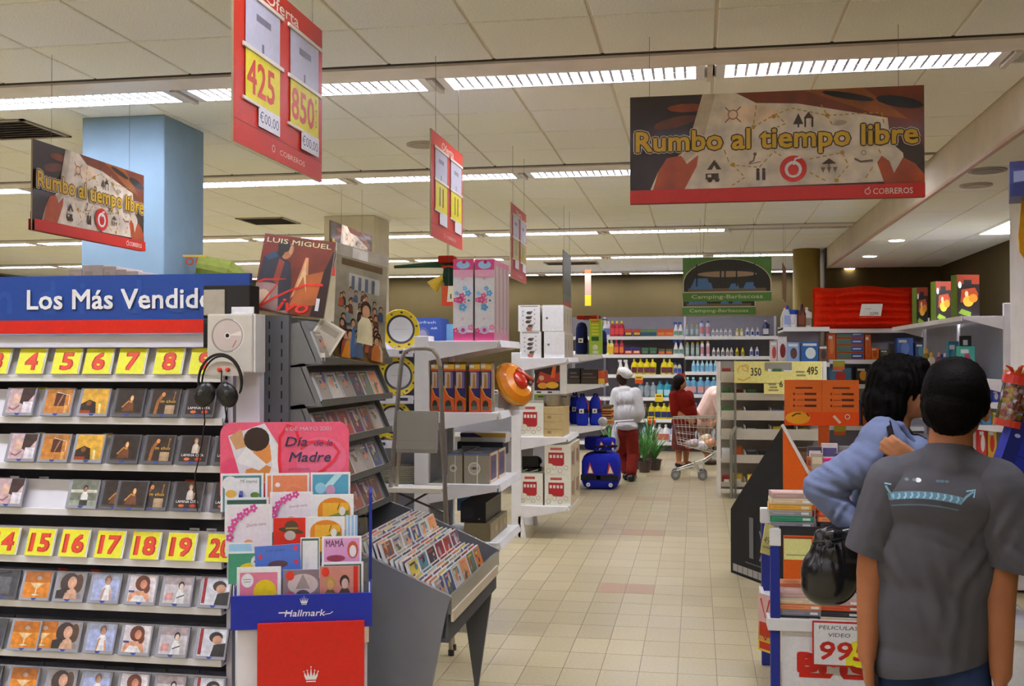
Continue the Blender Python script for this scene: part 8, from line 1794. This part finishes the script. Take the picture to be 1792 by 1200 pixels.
# ------------------------------------------------------------------ shelves by the round pillar and in the alcove
def shelfbox(name, lab, x0, x1, y0, y1, zs, post=True, col='#b9b8c0'):
    t = thing(name, lab, 'shelf', ((x0 + x1) / 2, y0, 0)); cx0 = (x0 + x1) / 2
    b = MB(); b.box(x0 - cx0, x1 - cx0, y1 - y0 - .04, y1 - y0, 0, max(zs) + .03, '#8a8890'); obj('back_panel', b, 'paint', t)
    for z in zs:
        b = MB(); b.box(x0 - cx0, x1 - cx0, 0, y1 - y0 - .04, z - .03, z - .006, col); b.box(x0 - cx0 - .005, x1 - cx0 + .005, -.02, 0, z - .06, z, '#e3e2e8', bev=.003); obj('shelf', b, 'paint', t)
    b = MB(); b.box(x0 - cx0, x1 - cx0, .02, y1 - y0 - .04, 0, .12, '#5a585c'); obj('plinth', b, 'paint', t)
    return t
YCc = 14.9; x0c, x1c = XA(1371, YCc), XA(1451, YCc)
zc1, zc2 = ZA(1400, 572, YCc), ZA(1400, 634, YCc)
t = shelfbox('gondola', 'white gondola in front of the yellow pillar with cleaning goods on top', x0c, x1c, YCc, 15.95, [zc1, zc2, zc2 - .5, .4])
b = MB(); b.prism([(x0c - (x0c + x1c) / 2, zc1 - .06), (x0c - (x0c + x1c) / 2 - .0, zc1), (x0c - (x0c + x1c) / 2 + .01, zc1), (x0c - (x0c + x1c) / 2 + .01, zc1 - .06)], 'y', 0, 1.0, '#dcdbe2'); obj('side_rail', b, 'paint', t)
for k, (kind, cols, px, sc, dy, w_) in enumerate((('jug', ('#d6d6d8', '#c9a03a', '#b9c4d0'), 1353, 1.0, .5, 'white jug with a gold cap'), ('jug', ('#c9cac9', '#b5402c', '#c0b0a8'), 1366, 1.1, .3, 'white jug with a red cap'), ('squeeze_bottle', ('#b9c0d8', '#2f42a0', '#8a9ac9'), 1374, 1.2, .1, 'pale blue bottle with a blue cap'), ('squeeze_bottle', ('#5a2a1c', '#3a1a14', '#7a3a24'), 1403, 1.25, .1, 'brown bottle'), ('jug', ('#e0e0e2', '#d8d8dc', '#9a8a7a'), 1412, 1.0, .3, 'white handled bottle'))):
    o = bottle(kind, *cols); o.location = (max(x0c + .06, XA(px, YCc + dy)), YCc + dy, zc1 + .002); o.scale = (sc, sc, sc); o['label'] = w_ + ' on the gondola by the yellow pillar'; o['category'] = 'bottle'; o['group'] = 'bottles on the pillar gondola'
t = thing('tub', 'white tub with a blue lid on the gondola by the yellow pillar', 'tub', (XA(1387, YCc + .12), YCc + .14, zc1 + .002)); b = MB(); b.lathe([(.068, 0), (.075, .17), (.07, .18)], '#d8d8da', 18); obj('body', b, 'plastic', t); b = MB(); b.lathe([(.078, .175), (.078, .235), (.07, .24)], '#2240a0', 18); obj('lid', b, 'plastic', t); b = MB(); b.frame((-.05, -.073, .03), (1, 0, 0), (0, 0, 1)); b.rect(0, .1, 0, .1, '#c9c9d0'); b.stroke([(.02, .08), (.03, .02), (.07, .02), (.08, .08)], .006, '#b57a7a'); obj('printed_label', b, 'print', t)
for k, (px0, px1, pyt, c, c2, lab) in enumerate(((1348, 1360, 595, '#b9a8a0', '#a83a3a', 'pale box with a red stripe on the second pillar shelf'), (1361, 1377, 588, '#d0c4bc', '#8a2a2c', 'cream and red box on the second pillar shelf'), (1378, 1398, 598, '#7f9ac0', '#5a3a30', 'light blue picture box on the second pillar shelf'), (1402, 1432, 597, '#2c5c9a', '#c9d6e2', 'blue and white box on the second pillar shelf'), (1433, 1448, 603, '#6a5040', '#3a2a24', 'brown box at the right of the second pillar shelf'))):
    carton('product_box', lab, 'box', px0, px1, 633, pyt, YCc + .04 + (.25 if k < 2 else 0), .14, c, (lambda c2: lambda b, w, h: (b.oval(w * .55, h * .45, w * .3, h * .28, c2, 14), b.rect(w * .1, w * .9, h * .8, h * .92, '#c9cdd6')))(c2), z=zc2 + .001 if k > 1 else zc2 + .001, group='boxes on the pillar gondola')
YA = 15.55; xa0, xa1 = x1c + .08, XRW - .12
za1, za2, za3, za4 = ZA(1480, 575, YA), ZA(1480, 629, YA), ZA(1480, 672, YA), ZA(1480, 745, YA)
shelfbox('alcove_shelving', 'white shelving across the alcove wall under the red cushion', xa0, xa1, YA, 16.1, [za1, za2, za3, za4, .3])
# red cushion
c0, c1 = P(1425, 573, Y=YA - .02), P(1598, 503, Y=YA + .2); w, h = c1.x - c0.x, c1.z - za1
t = thing('cushion', 'large bright red ribbed lounger cushion with a white price card', 'cushion', (c0.x, YA + .02, za1 + .002))
bm = bmesh.new(); nx, nz = 60, 40; vv = []
for j in range(nz + 1):
    for i in range(nx + 1):
        u, v = i / nx, j / nz; seam = .2; rib = abs(sin(v * 5.5 * pi)) ** .6; edge = min(1, min(u, 1 - u) * 14) * min(1, min(v, 1 - v) * 9); sm_ = min(1, abs(u - seam) * 26)
        y = -.18 * edge * (.15 + .85 * rib * (1 if u > seam else .7)) * (.45 + .55 * sm_)
        vv.append(bm.verts.new((w * u + .035 * v * (1 if u < .5 else 0) * (1 - u * 2), y + .14 * v, h * v * (1 - .03 * sin(u * 9)) * (1 + .03 * (1 - u)))))
for j in range(nz):
    for i in range(nx): bm.faces.new((vv[j * (nx + 1) + i], vv[j * (nx + 1) + i + 1], vv[(j + 1) * (nx + 1) + i + 1], vv[(j + 1) * (nx + 1) + i]))
bb = [bm.verts.new((w * u, .03 + .14 * v, h * v)) for u, v in ((0, 0), (1, 0), (1, 1), (0, 1))]; bm.faces.new(bb[::-1])
me = bpy.data.meshes.new('cushion_body'); bm.to_mesh(me); bm.free(); obj('cushion_body', paint(me, '#d8280a'), 'cloth', t)
p0, p1 = P(1504, 556, Y=YA - .02), P(1543, 532, Y=YA - .02); b = MB(); ww, hh = p1.x - p0.x, p1.z - p0.z; b.prism([(-.02, 0), (ww - .03, 0), (ww, hh), (.02, hh)], 'y', -.003, 0, '#e9e4d4'); b.frame((0, -.0035, 0), (1, 0, 0), (0, 0, 1)); b.text('2290', ww * .42, hh * .2, hh * .28, '#55503c', width=ww * .38, bold=.02); b.rect(ww * .2, ww * .5, hh * .62, hh * .67, '#a8a088'); tag(obj('price_card', b, 'print', loc=(p0.x, YA - .115, p0.z), rot=(-.05, 0, 0)), 'white 2290 price card on the red cushion', 'price tag')
# goods on the alcove shelves
def pic(c, c2, c3='#c9c9c9'): return lambda b, w, h: (b.rect(w * .05, w * .95, h * .05, h * .95, c), b.oval(w * .5, h * .5, w * .26, h * .3, c2, 14), b.rect(w * .1, w * .6, h * .78, h * .9, c3))
for k in range(4):
    carton('board_game', 'flat dark blue and green box, ' + ORD[k] + ' from the bottom, under the red cushion', 'box', 1463, 1512, 629, 617, YA + .03, .3, '#c9560f', lambda b, w, h: (b.rect(w * .02, w * .62, h * .1, h * .9, '#4a6a5c'), b.rect(w * .55, w * .98, h * .1, h * .9, '#24408a'), b.rect(w * .6, w * .9, h * .4, h * .6, '#b9c4dc')), z=za2 + .001 + k * .103, group='flat boxes on the alcove shelf')
for (px0, px1, pyb, pyt, z, c, c2, lab) in ((1449, 1462, 629, 583, za2, '#c9560f', '#d87a2c', 'upright orange box left of the flat blue boxes'), (1514, 1524, 629, 585, za2, '#c9560f', '#a84a14', 'upright orange box right of the flat blue boxes'), (1525, 1538, 629, 608, za2, '#cf6a1c', '#a84a14', 'small orange box on the alcove shelf'), (1540, 1560, 629, 612, za2, '#4a4634', '#6a6448', 'olive box on the alcove shelf'), (1570, 1598, 629, 591, za2, '#3f62b0', '#6a8ad0', 'blue ribboned pack on the alcove shelf'), (1602, 1622, 629, 600, za2, '#2c4a6a', '#4a7a9a', 'dark teal box on the alcove shelf'),
        (1452, 1490, 671, 643, za3, '#3f6a86', '#b5281c', 'blue box with a red swimmer on the lower alcove shelf'), (1498, 1524, 671, 641, za3, '#2a2418', '#c98a24', 'black box with a yellow disc on the lower alcove shelf'), (1526, 1550, 671, 645, za3, '#241f14', '#b5802a', 'second black and yellow box on the lower alcove shelf'), (1553, 1580, 671, 646, za3, '#1f2a3c', '#3a4a7a', 'navy box on the lower alcove shelf'),
        (1452, 1478, 744, 716, za4, '#2c5a3a', '#3f8a5a', 'green box on the bottom alcove shelf in view'), (1480, 1506, 744, 700, za4, '#244a7a', '#3a6aa0', 'blue box on the bottom alcove shelf in view'), (1510, 1532, 744, 705, za4, '#a84a1c', '#c9a03a', 'orange box on the bottom alcove shelf in view')):
    carton('product_box', lab, 'box', px0, px1, pyb, pyt, YA + .03, .18, c, pic(c, c2), z=z + .001, group='boxes on the alcove shelves')
for px, py, c in ((1468, 633, '#a8a02c'), (1466, 676, '#a8942c'), (1470, 747, '#b5a02c')):
    a = P(px, py + 8, Y=YA - .03); b = MB(); b.box(-.08, .08, -.002, 0, 0, .08, c); b.box(-.08, .08, -.002, 0, -.05, 0, '#c25a1c'); tag(obj('price_flag', b, 'print', loc=(a.x, YA - .023, a.z)), 'yellow and orange price flag under the ' + ('upper' if py < 640 else 'middle' if py < 700 else 'lower') + ' alcove shelf', 'price tag', 'price flags on the alcove shelves')
# ------------------------------------------------------------------ shelving along the right wall
YR1, YR2 = 10.9, 14.6; xtip, xpost = P(1684, 553, Y=YR1).x, P(1757, 553, Y=YR1).x
zr = [P(1684, 553, Y=YR1).z, P(1740, 664, Y=YR1).z, P(1740, 704, Y=YR1).z, P(1740, 744, Y=YR1).z, P(1740, 803, Y=YR1).z, .3]
t = thing('wall_shelving', 'grey shelving along the right-hand wall ending in a white post', 'shelf', (xpost, (YR1 + YR2) / 2, 0)); gy = (YR1 + YR2) / 2
for y in (YR1, (YR1 + YR2) / 2, YR2 - .05): b = MB(); b.box(0, .07, y - gy, y + .05 - gy, 0, P(1760, 530, Y=YR1).z, '#d0cfda', bev=.004); obj('post', b, 'paint', t)
b = MB(); b.box(.03, .05, YR1 + .05 - gy, YR2 - gy, .1, zr[0] - .02, '#77787e'); obj('back_panel', b, 'paint', t)
for k, z in enumerate(zr):
    D = xpost - xtip; b = MB(); b.box(-D, 0, YR1 - gy, YR2 - gy, z - .024, z, '#b9b8c2', bev=.002); b.box(-D - .012, -D, YR1 - gy, YR2 - gy, z - .045, z + .003, '#d2d1da'); sh = obj('shelf', b, 'paint', t)
    for y in (YR1 - .004, YR2 - .012): q = MB(); q.prism([(-D + .01, z - .03), (-.005, z - (.13 if k in (0, 1) else .07)), (-.005, z - .001), (-D + .01, z - .001)], 'y', y - gy, y + .016 - gy, '#d2d1da'); obj('bracket', q, 'paint', sh)
def art_bbq(b, w, h):
    b.rect(0, w, 0, h, '#1c1512'); b.rect(0, w, h * .78, h, '#7a2a14'); b.rect(w * .3, w * .65, h * .75, h * .88, '#1c1a1a'); b.oval(w * .12, h * .76, w * .08, h * .08, '#c9c4b8', 12); b.poly([(w * .15, h * .35), (w * .2, h * .65), (w * .8, h * .7), (w * .95, h * .55), (w * .8, h * .35)], '#8a3418'); b.oval(w * .5, h * .38, w * .24, h * .13, '#c9922c', 14); b.oval(w * .72, h * .45, w * .2, h * .1, '#b5701c', 12); b.oval(w * .42, h * .55, w * .08, h * .07, '#d0a47a', 10); b.poly([(w * .05, h * .1), (w * .2, h * .2), (w * .62, h * .12), (w * .6, h * .02), (w * .3, h * .05)], '#6f8a24')
def side_bbq(b, w, h): b.rect(0, w, 0, h, '#6a8220'); b.rect(w * .2, w * .7, h * .35, h * .48, '#2a3a1c'); b.rect(w * .3, w * .7, 0, h * .25, '#8a8a5a'); b.rect(w * .2, w * .8, h * .85, h * .95, '#a87a1c')
for k, (px0, px1, pyb, pyt, Y, lab) in enumerate(((1670, 1713, 551, 476, 11.25, 'barbecue box with a flame picture and lime edge, nearest on the right shelf'), (1634, 1663, 560, 489, 12.5, 'middle barbecue box with a flame picture on the right shelf'), (1601, 1622, 570, 503, 13.8, 'farthest barbecue box with a flame picture, beside the red cushion'))):
    a, c = P(px0, pyb, Y=Y), P(px1, pyt, Y=Y)
    carton('barbecue_box', lab, 'box', px0, px1, pyb, pyt, Y, .12, '#5c741e', art_bbq, side_bbq, z=zr[0] + .001, rz=.28, group='barbecue boxes on the right-hand shelf')
for k, (kind, cols, px, Y, sc, w_) in enumerate((('squeeze_bottle', ('#3a4a9a', '#2a2f6a', '#6a7ac0'), 1648, 12.2, 1.0, 'blue bottle'), ('squeeze_bottle', ('#8a7a2c', '#c9a83a', '#5a4a1c'), 1621, 13.2, 1.3, 'olive bottle with a gold cap'), ('squeeze_bottle', ('#c9c4b8', '#c9a03a', '#8a7a5a'), 1630, 12.9, 1.1, 'cream bottle with a gold cap'), ('squeeze_bottle', ('#7a3a3a', '#b58a8a', '#c9b0a8'), 1644, 12.55, 1.1, 'dark red bottle'), ('spray_can', ('#3a5aa0', '#c9c9d2', '#2a8a9a'), 1655, 12.05, 1.0, 'blue spray can'))):
    o = bottle(kind, *cols); o.location = (XA(px, Y), Y, zr[1] + .002); o.scale = (sc,) * 3; o['label'] = w_ + ' on the second shelf along the right wall'; o['category'] = 'bottle'; o['group'] = 'bottles along the right wall'
for k, (px0, px1, Y, pyt, c, c2, zi_, lab) in enumerate(((1660, 1678, 11.8, 600, '#2c6a86', '#3a8a9a', 1, 'teal box beside the bottles on the right shelf'), (1679, 1706, 11.3, 607, '#3aa090', '#a03a5a', 1, 'turquoise and blue box on the right shelf'), (1684, 1700, 11.7, 590, '#17181c', '#26262c', 1, 'black box behind the turquoise box'),
        (1722, 1736, 11.0, 684, '#2c3a9a', '#c9cde0', 2, 'blue and white packet on the third right shelf'), (1737, 1750, 11.0, 684, '#3a46a8', '#d0d4e6', 2, 'second blue and white packet on the third right shelf'), (1742, 1757, 11.25, 686, '#5a9a7a', '#c9d8d0', 2, 'green packet on the third right shelf'), (1720, 1736, 11.0, 723, '#3f86b0', '#5aa0c4', 3, 'sky blue packet on the fourth right shelf'), (1737, 1757, 11.0, 722, '#c9b02c', '#d8c85a', 3, 'yellow packet on the fourth right shelf'),
        (1700, 1712, 11.1, 752, '#d0ccd0', '#c9c4c9', 4, 'white carton on the fifth right shelf'), (1713, 1727, 11.0, 752, '#b5281c', '#d8d0c8', 4, 'red and white carton on the fifth right shelf'), (1729, 1744, 11.0, 752, '#c9a02c', '#b5281c', 4, 'yellow carton on the fifth right shelf'))):
    pyb = (0, 664, 704, 744, 803)[zi_]
    carton('product_box', lab, 'box', px0, px1, pyb, pyt, Y, .12, c, pic(c, c2), z=zr[zi_] + .001, group='boxes along the right-hand wall')
# ------------------------------------------------------------------ display at the right edge of the picture
YD = 7.9; d0 = P(1744, 848, Y=YD); zd = d0.z; ze = .02
t = thing('display_table', 'white display counter with a wooden top at the right edge', 'counter', (d0.x, YD, 0))
b = MB(); b.box(0, 1.0, .02, .7, .02, zd - .04, '#c6c2be', bev=.004); obj('body', b, 'paint', t)
b = MB(); b.box(-.03, 1.03, -.01, .72, zd - .04, zd - .015, '#5c7a4a', bev=.003); b.box(-.03, 1.03, -.01, .72, zd - .015, zd, '#8a6a48', bev=.003); obj('top', b, 'paint', t)
b = MB(); b.box(0, 1.0, .012, .02, ZA(1780, 907, YD), ZA(1780, 899, YD), '#2a4a9a'); obj('blue_strip', b, 'print', t)
p0, p1 = P(1762, 899, Y=YD), P(1830, 852, Y=YD); w, h = p1.x - p0.x, p1.z - p0.z; b = MB(); b.box(0, w, -.003, 0, 0, h, '#cfc68e'); b.frame((0, -.0035, 0), (1, 0, 0), (0, 0, 1)); b.text('195', w * .12, h * .3, h * .45, '#4a4632', width=w * .4, bold=.02); tag(obj('price_card', b, 'print', loc=(p0.x, YD + .008, p0.z)), 'pale yellow 195 price card on the right-hand counter', 'price tag')
yq = YD + .1; c0, c1 = P(1738, 838, Y=yq), P(1775, 838, Y=yq)
def tilted(nm, lab, px, pyb, hgt, wid, dep, col, fn, z=None, cat='box'):
    a = P(px, pyb, Y=yq); t = thing(nm, lab, cat, (a.x, yq, zd + .002 if z is None else z), 0, rot=(0, .32, 0)); b = MB(); b.box(0, wid, 0, dep, 0, hgt, col, bev=.004); obj('box', b, 'card', t); b = MB(); b.frame((0, -.0006, 0), (1, 0, 0), (0, 0, 1), .0008); fn(b, wid, hgt); obj('printed_front', b, 'print', t); return t
def fblue(b, w, h): b.rect(0, w, 0, h, '#1e2f9a'); b.rect(0, w * .3, 0, h, '#1c246a'); b.text('HELADOS', w * .62, h * .1, w * .2, '#aab4dc', width=h * .38, rot=pi / 2, bold=.02); b.rect(w * .4, w * .46, h * .6, h * .9, '#aab4dc'); b.rect(w * .55, w * .62, h * .6, h * .9, '#aab4dc'); b.rect(0, w, h * .49, h * .505, '#16226e')
def fblue(b, w, h):
    b.rect(0, w, 0, h, '#1e2f9a'); b.rect(0, w * .28, 0, h, '#1c246a'); b.rect(0, w, h * .48, h * .5, '#16226e')
    for s in (.1, .58):
        for k in range(6): b.rect(w * .55, w * (.78 - .04 * (k % 2)), h * (s + .05 * k), h * (s + .035 + .05 * k), '#9aa6d4')
        b.oval(w * .15, h * (s + .2), w * .06, h * .03, '#aab4dc', 10)
hbx = .47
tilted('blue_box', 'tall blue printed box leaning sideways on the right-hand counter', 1738, 838, hbx, .34, .2, '#1e2f9a', fblue, z=zd + .006)
tx0 = P(1760, 742, Y=yq)
t = thing('candy_tube', 'clear tube of coloured sweets with a red lid above the blue box', 'sweets', (P(1775, 744, Y=yq).x, yq + .1, P(1775, 744, Y=yq).z), 0, rot=(0, .2, 0))
b = MB(); b.lathe([(.105, 0), (.105, .3)], '#e8e8e8', 20); obj('tube', b, 'clear', t); b = MB(); b.lathe([(.11, -.02), (.11, .03)], '#b5341c', 20); obj('base', b, 'plastic', t); b = MB(); b.lathe([(.115, .29), (.115, .35), (.1, .37)], '#c22a14', 20); obj('lid', b, 'plastic', t)
b = MB(); r4 = random.Random(5)
for k in range(70):
    a = r4.uniform(0, 6.28); rr = .075 * sqrt(r4.random()); b.ball((rr * cos(a), rr * sin(a), .05 + .24 * r4.random()), r4.uniform(.018, .028), ['#c9a02c', '#b5341c', '#d8b83a', '#c96a24', '#c9a8a0', '#8a2a1c'][k % 6], 8, 6)
o = obj('sweets', b, 'gloss', t); o['kind'] = 'stuff'
t = thing('flower_ornament', 'orange and yellow artificial flower on top of the candy tube', 'flower', (P(1787, 672, Y=yq).x, yq + .1, P(1787, 672, Y=yq).z + .012), 0); b = MB()
for k in range(14):
    a = 2 * pi * k / 14; up = .04 + .06 * (k % 3) / 2; b.tube([(0, 0, 0), (.05 * cos(a), .05 * sin(a), up), (.09 * cos(a), .09 * sin(a), up + .02)], [.006, .014, .004], ['#cf6a1c', '#d8a82a', '#c9401c'][k % 3], 6)
o = obj('petals', b, 'leaf', t); o['kind'] = 'stuff'; b = MB(); b.ball((0, 0, .06), (.03, .03, .03), '#d8b02a', 10, 8); obj('heart', b, 'leaf', t)
